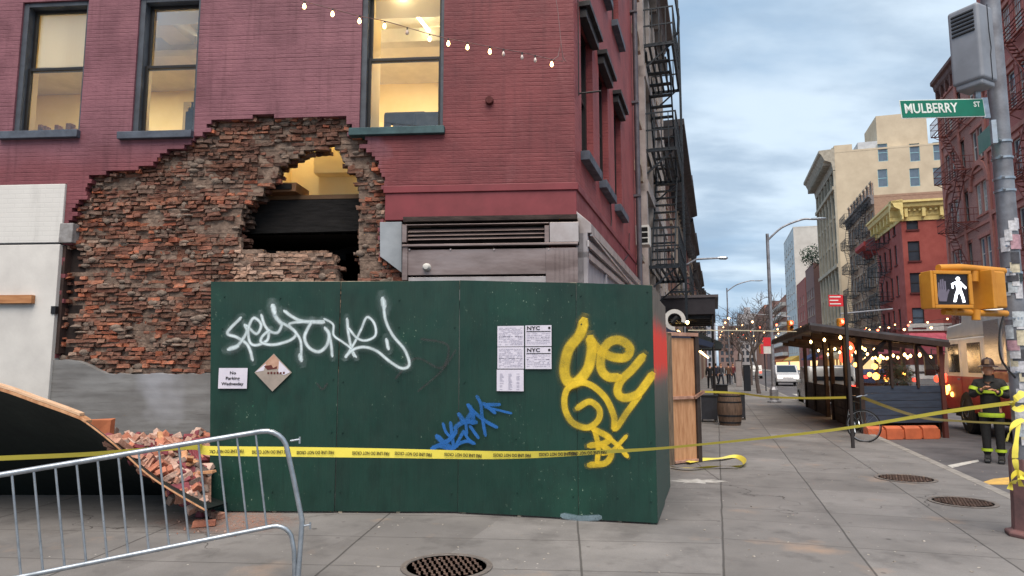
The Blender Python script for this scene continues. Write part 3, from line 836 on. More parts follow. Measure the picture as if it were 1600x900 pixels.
for i in range(n):
    xa = w[0] + .09 + (w[1] - w[0] - .15) * i / n; xb2 = w[0] + .09 + (w[1] - w[0] - .15) * (i + 1) / n
    mb.quad((xa, .24 + .006 * math.sin(i), zm + .09), (xb2, .24 + .006 * math.sin(i + 1), zm + .09), (xb2, .24 + .006 * math.sin(i + 1), w[3] - .05), (xa, .24 + .006 * math.sin(i), w[3] - .05))
mb.box(w[0] + .09, w[1] - .06, .225, .25, zm + .07, zm + .09)
mb.build('roller_blind', M_blind, bld)
w = W[2]
mb = MB(); mb.quad((w[0] + .1, .3, w[3] - .32), (w[1] - .06, .3, w[3] - .32), (w[1] - .06, .3, w[3]), (w[0] + .1, .3, w[3]))
w2 = W[1]; mb.quad((w2[0] + .1, .3, w2[3] - .26), (w2[1] - .06, .3, w2[3] - .26), (w2[1] - .06, .3, w2[3]), (w2[0] + .1, .3, w2[3]))
mb.build('window_blind', M_blind, bld)
mb = MB()
mb.box(w[0] + .12, w[0] + .75, .75, .95, zf + .01, w[2] + .53); mb.box(w[0] + .6, w[1] - .02, .6, .74, zf + .01, w[2] + .46)
mb.build('chair_back', pm('grey_fabric', S(64, 66, 72), S(50, 52, 58), .9, 0, 10, .3), bld, bevel=.04)
mb = MB(); w = W[1]
mb.box(w[0] + .5, w[1] - .06, .45, .6, zf + .01, w[2] + .46)
for i in range(9):
    x = w[0] + .5 + i * .05; mb.bar((x, .5, w[2] + .42), (x + rnd.uniform(-.05, .05), .5, w[2] + .50 + rnd.uniform(0, .13)), .03, .02)
mb.build('shelf_clutter', pm('dark_clutter', S(44, 48, 48), S(30, 32, 34), .7, 0, 10, .3), bld)
mb = MB(); w = W[0]
for i in range(8):
    x = w[0] + .12 + i * .085; mb.box(x, x + rnd.uniform(.04, .08), .3, .4, w[2] - .02, w[2] + rnd.uniform(.14, .26))
mb.box(w[0] + .02, w[1] + .1, .215, .45, w[2] - .045, w[2] - .02)
mb.box(w[1] - .17, w[1] - .13, .5, .56, w[2], zm + .3)
mb.build('ledge_clutter', pm('tan_clutter', S(150, 96, 62), S(110, 70, 52), .7, 0, 12, .3), bld, bevel=.005)
M_tube = em('light_tube', (1, .86, .55, 1), 16)
mb = MB(); inv = Matrix.Rotation(FA, 4, 'Z') @ Matrix.Translation(-C0)
t1, t2 = inv @ onz(634, 2, 6.78), inv @ onz(686, 68, 6.78)
mb.tube([t1 + (t1 - t2) * .3, t2], .022, 8)
mb.build('light_tube', M_tube, bld)
for i, (lx, ly, e) in enumerate(((-8.2, 1.9, 66), (-5.7, 1.9, 56), (-2.6, 1.9, 58))):
    l = bpy.data.lights.new('room_and_fill_light', 'AREA'); l.energy = e; l.size = 1.2; l.size_y = .3; l.shape = 'RECTANGLE'; l.color = (1, .93, .8)
    o = bpy.data.objects.new('room_and_fill_light', l); COL.objects.link(o); o.parent = bld; o.location = (lx, ly, RZ1 - .03)

l = bpy.data.lights.new('room_and_fill_light', 'POINT'); l.energy = 60; l.shadow_soft_size = .12; l.color = (1, .93, .8)  # added point light without a fitting, brightens the partition behind the hole
o = bpy.data.objects.new('room_and_fill_light', l); COL.objects.link(o); o.parent = bld; o.location = (-3.9, .62, 6.0)
# ---- side wall
def sheet(mb, x0, x1, z0, z1, rects, rev=.12, mi=0, mr=None):
    xs = sorted(set([x0, x1] + [v for r in rects for v in (r[0], r[1]) if x0 < v < x1]))
    zs = sorted(set([z0, z1] + [v for r in rects for v in (r[2], r[3]) if z0 < v < z1]))
    for i in range(len(zs) - 1):
        run = None
        for j in range(len(xs) - 1):
            cx, cz = (xs[j] + xs[j + 1]) / 2, (zs[i] + zs[i + 1]) / 2
            op = any(r[0] < cx < r[1] and r[2] < cz < r[3] for r in rects)
            if not op: run = (run[0], xs[j + 1]) if run else (xs[j], xs[j + 1])
            if (op or j == len(xs) - 2) and run:
                mb.quad((run[0], 0, zs[i]), (run[1], 0, zs[i]), (run[1], 0, zs[i + 1]), (run[0], 0, zs[i + 1]), mi); run = None
    for r in rects:
        a, b2, c, d = r
        m = mi if mr is None else mr
        mb.quad((a, 0, c), (a, rev, c), (a, rev, d), (a, 0, d), m); mb.quad((b2, rev, c), (b2, 0, c), (b2, 0, d), (b2, rev, d), m)
        mb.quad((a, 0, d), (a, rev, d), (b2, rev, d), (b2, 0, d), m); mb.quad((a, rev, c), (a, 0, c), (b2, 0, c), (b2, rev, c), m)
scol = []
for a, b2 in ((910, 929), (938, 954), (961, 974)):
    s0, _ = onN(a, 300, NL); s1, _ = onN(b2, 300, NL); scol.append((s0 - SC, s1 - SC))
scol[0] = (scol[0][0], scol[0][0] + .95); scol[1] = (scol[1][0], scol[1][0] + .95); scol[2] = (scol[2][0], scol[2][0] + .95)
SW = [(a, b2, z0, z0 + 2.05) for a, b2 in scol for z0 in (4.52, 8.05, 11.4)]
LEN = 6.9
mb = MB(SM); sheet(mb, 0, LEN, -.05, 13.2, SW, .22)
mb.build('side_wall', M_ps, bld, normals=False)
for r in SW:
    w = MB(SM); a, b2, c, d = r; zm = (c + d) / 2
    w.box(a + .001, a + .08, .1, .24, c, d); w.box(b2 - .08, b2 - .001, .1, .24, c, d); w.box(a + .08, b2 - .08, .1, .24, d - .08, d); w.box(a + .08, b2 - .08, .12, .2, zm - .03, zm + .03); w.box(a + .08, b2 - .08, .1, .24, c, c + .05)
    o = w.build('window', M_sash, bld)
    g = MB(SM); g.quad((a + .05, .17, c), (b2 - .05, .17, c), (b2 - .05, .17, d), (a + .05, .17, d)); g.build('pane', M_pane, o)
    h = MB(SM); h.box(a - .1, b2 + .1, -.16, .02, d + .02, d + .1); h.box(a - .05, b2 + .05, -.10, .02, d - .12, d + .02); h.build('hood', M_black, o, bevel=.008)
    h = MB(SM); h.box(a - .09, b2 + .09, -.12, .12, c - .13, c); h.build('sill', M_sill, o, bevel=.008)
# roof, cornice and downpipe
mb = MB(); mb.prism([(-13, 0), (0, 0), (0 + math.cos(RZL + FA) * LEN, math.sin(RZL + FA) * LEN), (-13, 8)], 13.0, 13.2, axis='Z')
mb.build('roof', M_black, bld)
mb = MB(); mb.box(-13, 0, .0, .3, 12.9, 13.25); mb.build('cornice', M_black, bld)
mb = MB(SM); mb.tube([(LEN - .12, -.1, 2.2), (LEN - .12, -.1, 13)], .06, 10)
for z in (3.2, 5.4, 7.6, 9.8): mb.box(LEN - .2, LEN - .04, -.16, 0, z, z + .05)
mb.build('downpipe', pm('downpipe_grey', S(96, 92, 98), S(74, 70, 76), .5, .3, 6, .2), bld, smooth=True)
mb = MB(); mb.tube([(FL(765, 158)[0], -.06, FL(765, 158)[1]), (FL(765, 158)[0], .03, FL(765, 158)[1])], .055, 12)
mb.build('wall_anchor', pm('rusty_red', S(84, 34, 34), None, .8, 0, 20, .6), bld, bevel=.01)
mb = MB(SM); mb.tube([(.2, -.02, 5.25), (.2, -.32, 5.25)], .012, 6); mb.tube([(.14, -.03, 8), (.17, -.03, 6.5), (.15, -.03, 5.2)], .008, 6); mb.tube([(3.0, -.02, 4.4), (3.05, -.02, 4.1), (2.95, -.02, 3.9)], .009, 6)
mb.tube([(5.6, -.02, 4.35), (5.5, -.02, 3.9), (4.6, -.02, 3.62)], .009, 6)
mb.build('wall_wire', M_black, bld)
# shop front of worn stainless steel above the hoarding
M_ss = pm('worn_stainless', S(156, 140, 136), S(112, 98, 96), .42, .55, 2.2, .25, .004, stretch=(.7, 1, 2.5), dirt=.3)
M_ss2 = pm('pale_stainless', S(196, 186, 182), S(160, 150, 148), .35, .5, 2.5, .25, .006, dirt=.12)
M_void = pm('black_gap', S(14, 12, 12), None, 1, 0, 3, 0)
OFF = -.14
def fb(mb, x0, y0, x1, y1, ya, yb, mi=None, jit=0):
    a = FL(x0, y1, OFF); c = FL(x1, y0, OFF); xa = FL(x0, (y0 + y1) / 2, OFF)[0]; xc = FL(x1, (y0 + y1) / 2, OFF)[0]
    mb.box(xa, xc, ya, yb, a[1], c[1], mi, jit=jit)
mb = MB(); fb(mb, 631, 336, 903, 347, -.19, .1, jit=.008); mb.build('wooden_cap', pm('burnt_cap', S(58, 44, 40), S(30, 24, 23), .85, 0, 6, .8, .012, stretch=(1, 5, 5)), bld)
mb = MB()
fb(mb, 629, 348, 858, 353, -.17, -.05, 0); fb(mb, 629, 353, 636, 379, -.17, -.05, 0); fb(mb, 851, 353, 858, 379, -.17, -.05, 0); fb(mb, 629, 379, 903, 386, -.18, -.05, 0)
fb(mb, 629, 350, 905, 384, -.06, .1, 2)
a = FL(637, 372, OFF); c = FL(851, 357, OFF)
for i in range(3):
    z = FL(740, 360 + i * 6.2, OFF)[1]
    mb.add([(a[0], -.15, z - .012), (c[0], -.15, z - .004), (c[0], -.09, z + .04), (a[0], -.09, z + .035), (a[0], -.145, z - .017), (c[0], -.145, z - .009), (c[0], -.085, z + .035), (a[0], -.085, z + .03)],
           [(0, 1, 2, 3), (7, 6, 5, 4), (0, 4, 5, 1), (1, 5, 6, 2), (2, 6, 7, 3), (3, 7, 4, 0)], 0)
fb(mb, 859, 347.5, 904, 379, -.175, -.05, 1)
mb.build('louvre_frame', [M_ss, M_ss2, M_void], bld, bevel=.003)
mb = MB()
fb(mb, 629, 386.5, 637, 438, -.16, .1, 0); fb(mb, 637, 388, 853, 430, -.14, .1, 0); fb(mb, 853, 387, 903, 470, -.15, .1, 0)
fb(mb, 637, 431, 853, 470, -.12, .1, 1)
for px in (867, 874, 881, 889, 896): fb(mb, px, 388, px + 1.3, 470, -.158, -.149, 0)
for px in (640, 704, 772, 857): fb(mb, px - 1.2, 389, px + 1.2, 391.5, -.155, -.139, 1)
mb.build('fascia_panel', [M_ss, M_ss2], bld, bevel=.002)
mb = MB(); p = FL(667, 418, OFF); mb.lathe([(.001, -.09), (.03, -.085), (.048, -.06), (.05, -.02), (.06, 0)], (p[0], -.13, p[1]), 20, axis='Y')
mb.build('round_lamp', M_white, bld, smooth=True)
mb = MB(); a = FL(594, 415); c = FL(627, 347)
mb.prism([(a[0], a[1] + .12), (FL(626, 415)[0] + .02, a[1] - .1), (FL(628, 350)[0], c[1]), (FL(594, 347)[0], c[1])], -.02, .12)
mb.build('grey_patch', pm('pale_grey_render', S(150, 156, 162), S(128, 134, 140), .7, 0, 3, .3), bld, bevel=.005)
mb = MB(SM)      # the shop's side return
mb.add([(0.0, -.2, 3.42), (LEN - .6, -.16, 3.42), (LEN - .6, 0, 3.6), (0, 0, 3.6), (0, -.2, 3.3), (LEN - .6, -.16, 3.3), (LEN - .6, 0, 3.3), (0, 0, 3.3)],
       [(0, 1, 2, 3), (4, 5, 1, 0), (7, 6, 5, 4), (0, 3, 7, 4), (1, 5, 6, 2)], 1)
mb.box(0, LEN - .6, -.17, -.13, 3.12, 3.2, 1); mb.box(0, LEN - .6, -.15, -.01, 2.98, 3.06, 1); mb.bar((.05, -.19, 3.28), (LEN - 1, -.16, 3.1), .03, .03, 1)
mb.box(0, LEN - .4, -.1, -.002, 1.8, 3.3, 0)
mb.box(0, .1, -.15, 0, 1.5, 3.3, 0)
for x in (1.6, 3.4, 5.2): mb.box(x, x + .08, -.14, -.1, 1.8, 3.0, 0)
mb.build('side_fascia', [pm('side_panel_grey', S(170, 166, 170), S(140, 136, 140), .6, .1, 3, .3, dirt=.2), M_ss2], bld, bevel=.003)
# ================================================================ GREEN HOARDING
TI = Matrix.Identity(4)
def frame_of(p0, p1):
    """upright frame: X from p0 to p1, Y away from the viewer, Z up"""
    x = (p1 - p0); x.z = 0; x.normalize(); z = Vector((0, 0, 1)); y = z.cross(x)
    M = Matrix((x, y, z)).transposed().to_4x4(); M.translation = p0; return M
A0, A2, A4 = onz(327, 801), onz(716, 803), onz(1028, 820)
def on_line(px, a, b2):
    n = Vector((-(b2 - a).y, (b2 - a).x, 0)).normalized(); return onplane(px, 700, a, n)
HP = []
for px in (327, 525, 716, 903, 1028):
    p = A0 if px == 327 else (A4 if px == 1028 else (on_line(px, A0, A2) if px < 716 else on_line(px, A2, A4)))
    HP.append(Vector((p.x, p.y, 0)))
HPX = (327, 525, 718, 903, 1018)
HT = [onplane(x, y, HP[i], Vector((0, -1, 0))).z for i, (x, y) in enumerate(((327, 440), (525, 440), (718, 438), (903, 442), (1018, 446)))]
def hoard_mat():
    m, nt, b = newmat('hoarding_green')
    co = ncoord(nt)
    c = nmix(nt, nramp(nt, nnoise(nt, nmap(nt, co, (1, 1, .35)), 1.3, 6, .6), .35, .68), S(17, 47, 40), S(23, 58, 49))
    c = nmix(nt, nramp(nt, nnoise(nt, nmap(nt, co, (5, 5, .4)), 5, 6, .6), .5, .75, 0, .35), c, S(11, 33, 29))
    c = nmix(nt, nramp(nt, nnoise(nt, co, 1.1, 4), .56, .68, 0, .4), c, S(28, 70, 56))
    sp = nramp(nt, nnoise(nt, nmap(nt, co, (1, 1, .8)), 26, 4, .75), .655, .69)
    area = nramp(nt, nnoise(nt, co, 1.1, 3), .50, .62)
    c = nmix(nt, nmath(nt, 'MULTIPLY', nmath(nt, 'MULTIPLY', sp, area), .8), c, S(150, 170, 150))
    sp2 = nramp(nt, nnoise(nt, nmap(nt, co, (1, 1, 1), (0, 0, 0), (3, 8, 1)), 11, 5, .7), .68, .72, 0, .5)
    c = nmix(nt, nmath(nt, 'MULTIPLY', sp2, area), c, S(54, 118, 92))
    sc = nramp(nt, nnoise(nt, nmap(nt, co, (9, 9, .9), (0, .35, 0)), 2.4, 6, .7), .70, .76, 0, .4)
    c = nmix(nt, sc, c, S(86, 118, 104))
    gd = nnoise(nt, nmap(nt, co, (1.5, 1.5, .7)), 1.9, 7, .7)
    c = nmix(nt, nramp(nt, gd, .5, .7, 0, .45), c, S(12, 28, 24))
    nt.links.new(c, b.inputs['Base Color'])
    nt.links.new(nramp(nt, nnoise(nt, co, 4, 4), .3, .7, .38, .6), b.inputs['Roughness'])
    b.inputs['Specular IOR Level'].default_value = .35
    nbump(nt, b, nmath(nt, 'ADD', nnoise(nt, nmap(nt, co, (14, 14, .8)), 5, 5), nnoise(nt, co, 1.5, 3)), .25, .008)
    return m
M_hoard = hoard_mat()
M_plyedge = pm('ply_edge', S(190, 178, 158), S(140, 124, 104), .8, 0, 12, .3)
hoard = empty('green_hoarding', HP[2], 0, 'dark green plywood hoarding with graffiti wrapped round the corner of the building', 'hoarding')
HI = Matrix.Translation(-HP[2])
for i in range(4):
    p0, p1 = HP[i], HP[i + 1]; M = HI @ frame_of(p0, p1); L = (p1 - p0).length
    mb = MB(M); g = .003; dy = (0, .012, .002, -.014)[i]
    # gently warped sheet
    nx, nz = 6, 8; vs = []; fs = []
    for yy in (0, .018):
        for a in range(nx + 1):
            for c in range(nz + 1):
                x = g + (L - 2 * g) * a / nx; zt2 = HT[i] + (HT[i + 1] - HT[i]) * a / nx; z = .02 + (zt2 - .02) * c / nz
                if i == 0: x -= .11 * (1 - a / nx) * z / 2.5
                vs.append((x, dy + yy + .006 * math.sin(a * 1.1 + i * 2) * math.sin(c * .7 + i), z))
    W1 = nz + 1; off = (nx + 1) * W1
    for a in range(nx):
        for c in range(nz):
            k = a * W1 + c; fs.append((k, k + W1, k + W1 + 1, k + 1)); fs.append((off + k, off + k + 1, off + k + W1 + 1, off + k + W1))
    for a in range(nx):
        k = a * W1; fs.append((k, off + k, off + k + W1, k + W1)); k += nz; fs.append((k, k + W1, off + k + W1, off + k))
    for c in range(nz):
        k = c; fs.append((k, k + 1, off + k + 1, off + k)); k = nx * W1 + c; fs.append((k, off + k, off + k + 1, k + 1))
    mb.add(vs, fs, 0)
    mb.build('panel', [M_hoard], hoard)
    for x in (.06, L / 2, L - .06):
        for z in (.25, .85, 1.45, 2.05, 2.38):
            ms = MB(M); ms.lathe([(.001, -.012), (.008, -.012), (.008, 0)], (x + rnd.uniform(-.01, .01), dy - .004, z + rnd.uniform(-.03, .03)), 8, axis='Y')
            if rnd.random() < .7: ms.build('screw', M_hoard, hoard)
    mb = MB(M); mb.box(0, L, .022, .06, HT[i] - .09, min(HT[i], HT[i + 1]) + .008)
    for x in (.04, L / 2): mb.box(x, x + .04, .024, .11, 0.0, HT[i] - .1)
    mb.build('timber_frame', M_plyedge, hoard)
HS = HP[4] + U * 2.05
M_sidehoard = None
def sidemat():
    m, nt, b = newmat('weathered_spray_ply')
    co = ncoord(nt); sx = nt.nodes.new('ShaderNodeSeparateXYZ'); nt.links.new(co, sx.inputs[0])
    gr = nnoise(nt, nmap(nt, co, (7, 7, .5)), 4, 6, .6)
    c = nmix(nt, nramp(nt, gr, .35, .66), S(120, 112, 104), S(76, 72, 66))
    # the lower half is still green
    gz = nmath(nt, 'ADD', sx.outputs[2], nmath(nt, 'MULTIPLY', gr, .9))
    c = nmix(nt, nramp(nt, gz, 1.3, 1.9, 1, 0), c, S(52, 72, 66))
    # one burst of red spray at head height
    rd = nmath(nt, 'SUBTRACT', 1, nmath(nt, 'MULTIPLY', nmath(nt, 'ABSOLUTE', nmath(nt, 'SUBTRACT', sx.outputs[2], 1.78)), 2.4))
    rf = nramp(nt, nmath(nt, 'ADD', rd, nmath(nt, 'MULTIPLY', nmath(nt, 'SUBTRACT', gr, .5), 1.4)), .12, .62)
    c = nmix(nt, rf, c, S(236, 62, 48))
    nt.links.new(c, b.inputs['Base Color']); b.inputs['Roughness'].default_value = .8
    nbump(nt, b, gr, .5, .006); return m
M_sidehoard = sidemat()
M = HI @ frame_of(HP[4], HS); mb = MB(M)
mb.box(.004, 1.0, 0, .02, .02, HT[4]); mb.box(1.02, 2.05, .012, .03, .02, HT[4] - .06)
mb.box(-.0, .05, .022, .07, 0, HT[4] - .01)
mb.build('side_panel', M_sidehoard, hoard)
# gate post and plywood leaf further back
GA = onz(1047, 727); GB = onz(1092, 722); GH = 2.10
g = empty('plywood_gate', GA, 0, 'unpainted brown plywood gate leaf on grey timber posts beyond the green hoarding', 'gate')
M = Matrix.Translation(-GA) @ frame_of(GA, GB); L = (GB - GA).length
mb = MB(M); mb.box(.08, L, .02, .04, .03, GH - .03); mb.build('leaf', M_ply, g)
mb = MB(M); mb.box(-.06, .08, -.03, .06, 0, GH + .05); mb.build('post', M_wood, g, bevel=.004)
mb = MB(M); mb.box(L - .02, L + .07, -.02, .08, 0, GH); mb.build('post', pm('dark_post', S(58, 46, 42), S(38, 32, 30), .8, 0, 5, .4), g, bevel=.004)
M_rail = pm('pale_rail', S(182, 142, 124), S(140, 104, 88), .8, 0, 6, .3)
for q in ((.08, L - .02, -.03, .018, 1.05, 1.1), (.0, L + .05, -.03, .05, GH + .0, GH + .06), (.1, L - .03, -.03, .018, .02, .06)):
    mb = MB(M); mb.box(*q); mb.build('rail', M_rail, g, bevel=.003)
mb = MB(M); mb.bar((L - .1, -.03, 1.07), (L + .12, -.05, 1.17), .04, .05); mb.build('brace', M_rail, g)
mb.build('rail', pm('pale_rail', S(182, 142, 124), S(140, 104, 88), .8, 0, 6, .3), g, bevel=.003)
# a second run of boards between the side panel and the gate
a, c = HS + U * .05, GA + Vector((-.12, .05, 0))
bw = empty('board_fence', a, 0, 'grey weathered board fence with red spray paint beside the plywood gate', 'fence')
M = Matrix.Translation(-a) @ frame_of(a, c); L = (c - a).length; n = 7
for i in range(n):
    mb = MB(M); mb.box(L * i / n + .004, L * (i + 1) / n - .004, rnd.uniform(0, .01), .025, .02, 2.16 + rnd.uniform(-.02, .02)); mb.build('board', M_sidehoard if i < 4 else M_wood, bw)

# ---- graffiti: soft-edged spray lines lying on the sheets
def spraymat(name, c, soft=0.45, alpha=1.0, dens=0.0):
    m = bpy.data.materials.new(name); m.use_nodes = True; nt = m.node_tree; b = nt.nodes['Principled BSDF']
    uv = ncoord(nt, 'UV'); sx = nt.nodes.new('ShaderNodeSeparateXYZ'); nt.links.new(uv, sx.inputs[0])
    d = nmath(nt, 'ABSOLUTE', nmath(nt, 'SUBTRACT', sx.outputs[1], .5))
    a = nramp(nt, d, .5 - .5 * soft, .5, 1, 0, True)
    ns = nramp(nt, nnoise(nt, ncoord(nt), 60, 3), .2, .6, .75, 1)
    a = nmath(nt, 'MULTIPLY', nmath(nt, 'MULTIPLY', a, ns), alpha); a = nmath(nt, 'MULTIPLY', a, nramp(nt, nnoise(nt, ncoord(nt), 7, 4), .3, .62, .62, 1))
    if dens: a = nmath(nt, 'MULTIPLY', a, nramp(nt, nnoise(nt, ncoord(nt), 2.5, 3), .35, .65, dens, 1))
    nt.links.new(a, b.inputs['Alpha']); b.inputs['Base Color'].default_value = c; b.inputs['Roughness'].default_value = .6
    return m
def hplane(px, py):
    i = 0
    while i < 3 and px > HPX[i + 1]: i += 1
    p0, p1 = HP[i], HP[i + 1]; n = Vector(((p1 - p0).y, -(p1 - p0).x, 0)).normalized()
    return onplane(px, py, p0 + n * .0, n), n
def graffiti(name, strokes, mat, parent, label, sub=10):
    mb = MB(HI); lift = .024
    for st in strokes:
        w = st[0]; pts = catmull([(x, y, 0) for x, y in st[1:]], sub)
        n = len(pts); ws = [w] * n
        lens = [0]
        for i in range(1, n): lens.append(lens[-1] + (pts[i] - pts[i - 1]).length)
        # round ends
        d0 = (pts[0] - pts[1]).normalized(); d1 = (pts[-1] - pts[-2]).normalized()
        pts = [pts[0] + d0 * w * .5] + pts + [pts[-1] + d1 * w * .5]; ws = [w * .55] + ws + [w * .55]
        row = []
        for i, p in enumerate(pts):
            d = (pts[min(i + 1, len(pts) - 1)] - pts[max(i - 1, 0)]).normalized(); q = Vector((-d.y, d.x, 0))
            l2 = lift + .00006 * i
            vals = []
            for sgn in (-1, 1):
                r2 = p + q * ws[i] * .5 * sgn; P, nn = hplane(r2.x, r2.y); vals.append(P + nn * l2)
            row.append(vals)
        for i in range(len(row) - 1):
            u0, u1 = i / len(row), (i + 1) / len(row)
            mb.quad(row[i][0], row[i + 1][0], row[i + 1][1], row[i][1], 0, [(u0, 0), (u1, 0), (u1, 1), (u0, 1)])
        lift += .0009
    o = mb.build(name, mat, parent, normals=False)
    o['label'] = label; return o
k = 330 / 1600
def P3(*a): return [(330 + x * k, 460 + y * k) for x, y in a]
white = [
    [7.5] + P3((225, 185), (130, 290), (200, 325), (270, 370), (300, 420), (318, 490)),
    [7.5] + P3((265, 240), (275, 290), (215, 380), (165, 408)),
    [7] + P3((280, 240), (350, 300), (385, 230), (330, 180), (290, 260), (300, 360), (350, 385), (430, 350), (445, 290)),
    [7] + P3((390, 165), (410, 230), (450, 280), (510, 290), (540, 240)),
    [10] + P3((482, 100), (490, 160), (535, 220)),
    [7] + P3((530, 210), (600, 250), (650, 300), (600, 350), (480, 382), (390, 365), (395, 320), (440, 280)),
    [8] + P3((570, 132), (620, 170), (700, 205), (850, 215)),
    [6.5] + P3((850, 205), (720, 208), (600, 225), (640, 280), (680, 340), (690, 410), (686, 485)),
    [8] + P3((760, 220), (715, 320), (745, 400), (820, 435), (880, 390), (900, 310), (875, 262)),
    [7] + P3((895, 285), (915, 380), (922, 460)),
    [5.5] + P3((870, 190), (930, 230), (935, 310), (1000, 360), (1060, 405), (1100, 470)),
    [7] + P3((1037, 195), (1045, 290), (1065, 400), (1085, 460)),
    [6] + P3((1030, 470), (1090, 370), (1140, 270), (1185, 175), (1240, 220), (1250, 310), (1180, 350), (1110, 330), (1050, 260)),
    [7] + P3((1030, 465), (1090, 415), (1170, 400), (1260, 430), (1360, 510), (1450, 560), (1505, 530), (1470, 420), (1380, 310), (1325, 190), (1312, 60)),
    [8] + P3((1335, 350), (1345, 405)),
    [12] + P3((1308, 50), (1313, 85)), [11] + P3((478, 100), (485, 130)), [10] + P3((684, 470), (688, 490)), [10] + P3((155, 412), (200, 400)),
]
graffiti('graffiti_tag', white, spraymat('white_spray', S(204, 218, 222), .85), hoard, 'white graffiti tag with an exclamation mark')
graffiti('graffiti_tag', [[s[0] * 2.8] + s[1:] for s in white[::1]], spraymat('white_overspray', S(190, 206, 208), 1.0, .10), hoard, 'thin white overspray round the white tag').location.y += .006
k4 = 180 / 623
def P4(*a): return [(860 + x * k4, 480 + y * k4) for x, y in a]
yellow = [
    [20] + P4((180, 90), (160, 150), (100, 230), (78, 340), (100, 405), (150, 400), (205, 330), (225, 240), (222, 185)),
    [17] + P4((222, 185), (270, 235), (340, 270), (410, 270), (430, 220), (380, 180), (320, 190), (280, 250), (275, 330), (310, 375), (360, 380)),
    [16] + P4((495, 275), (440, 340), (380, 400), (365, 460), (400, 490), (470, 470), (520, 410), (545, 375)),
    [12] + P4((480, 480), (420, 560), (352, 655), (345, 590), (300, 490), (220, 420), (150, 410), (90, 450), (80, 540), (120, 620), (200, 650), (260, 610), (265, 550), (215, 510), (155, 540)),
    [10] + P4((240, 660), (260, 750), (255, 830)), [12] + P4((220, 745), (290, 735), (320, 705), (240, 660)),
    [12] + P4((290, 750), (330, 790), (300, 840), (220, 850)), [9] + P4((310, 700), (370, 750), (412, 800)), [8] + P4((408, 700), (340, 770), (290, 790)),
]
graffiti('graffiti_tag', yellow, spraymat('yellow_spray', S(236, 200, 44), .42, .94, .55), hoard, 'large looping yellow graffiti tag')
graffiti('graffiti_tag', [[s[0] * 1.7] + s[1:] for s in yellow], spraymat('yellow_overspray', S(200, 168, 50), 1.0, .2), hoard, 'thin yellow overspray round the yellow tag').location.y += .006
k5 = 160 / 1200
def P5(*a): return [(660 + x * k5, 600 + y * k5) for x, y in a]
blue = [
    [6.5] + P5((650, 150), (690, 230), (705, 360), (725, 480), (745, 590)), [7] + P5((545, 250), (640, 350), (760, 440), (870, 500)),
    [7] + P5((740, 240), (900, 240)), [5] + P5((750, 270), (880, 300), (1040, 340)), [7] + P5((730, 230), (850, 330)),
    [9] + P5((440, 360), (510, 440), (560, 430)), [9] + P5((560, 260), (600, 350), (600, 440)), [10] + P5((400, 500), (500, 440), (620, 445)),
    [9] + P5((540, 400), (590, 330)), [6] + P5((520, 470), (530, 570)), [6.5] + P5((575, 500), (660, 620)),
    [6] + P5((250, 470), (280, 560), (340, 620)), [7] + P5((335, 460), (350, 580), (370, 740)), [7] + P5((490, 560), (430, 660), (390, 730)),
    [7] + P5((380, 740), (450, 690), (540, 665), (610, 690)), [6] + P5((500, 560), (550, 640), (600, 680)),
    [11] + P5((190, 620), (260, 690), (330, 740)), [9] + P5((130, 745), (230, 700), (330, 640), (390, 560)), [9] + P5((220, 720), (300, 745)),
]
graffiti('graffiti_tag', blue, spraymat('blue_spray', S(26, 98, 172), .5, .9), hoard, 'small jagged blue graffiti tag')
graffiti('graffiti_tag', [[6] + [(620, 590), (650, 560), (690, 575), (700, 540), (660, 530)], [5, (655, 610), (690, 580), (712, 548)], [5, (497, 600), (505, 608), (512, 600)]], spraymat('faded_spray', S(58, 44, 50), .9, .45), hoard, 'faded dull red scrawl')
# pale scraped patch near the foot
graffiti('scraped_patch', [[12, (882, 805), (905, 809), (935, 808)]], spraymat('scrape', S(120, 140, 150), .5, .8), hoard, 'pale scraped patch at the foot')

# ---- notices pasted on the hoarding
M_paper = pm('notice_paper', S(206, 202, 214), S(194, 190, 204), .8, 0, 6, .2)
M_ink = pm('notice_ink', S(60, 60, 80), None, .8, 0, 5, 0)
M_inkblack = pm('notice_black', S(24, 22, 28), None, .8, 0, 5, 0)
M_inkfaint = pm('notice_faint', S(160, 156, 174), None, .8, 0, 5, 0)
def notice(x0, y0, x1, y1, label, kind, name='notice'):
    a, n = hplane((x0 + x1) / 2, y1); l, _ = hplane(x0, y1); r, _ = hplane(x1, y1); t, _ = hplane((x0 + x1) / 2, y0)
    l = l + n * .021; r = r + n * .021; w = (r - l).length; h = t.z - a.z; l.z = a.z
    M = frame_of(Vector((l.x, l.y, 0)), Vector((r.x, r.y, 0))); M.translation = l
    o = MB()
    nx = 6; vs = [(w * i / nx, -.002 - .004 * abs(math.sin(i * 1.7)), z) for i in range(nx + 1) for z in (0, h)]
    o.add(vs, [(2 * i, 2 * i + 2, 2 * i + 3, 2 * i + 1) for i in range(nx)])
    ob = o.build(name, M_paper); ob.matrix_world = M
    sm = ob.modifiers.new('thick', 'SOLIDIFY'); sm.thickness = .0012
    tag(ob, label, 'notice', 'notices pasted on the hoarding')
    return ob, w, h
TXF = Matrix.Rotation(R(90), 4, 'X')
def ttext(body, size, mat, parent, x, z, y=-.009, align='CENTER', sx=1.0, ext=.0008, rz=0, name='lettering', rot=0):
    return text(body, size, mat, parent, Matrix.Translation((x, y, z)) @ Matrix.Rotation(rz, 4, 'Z') @ TXF @ Matrix.Rotation(rot, 4, 'Z'), name, ext, align, sx)
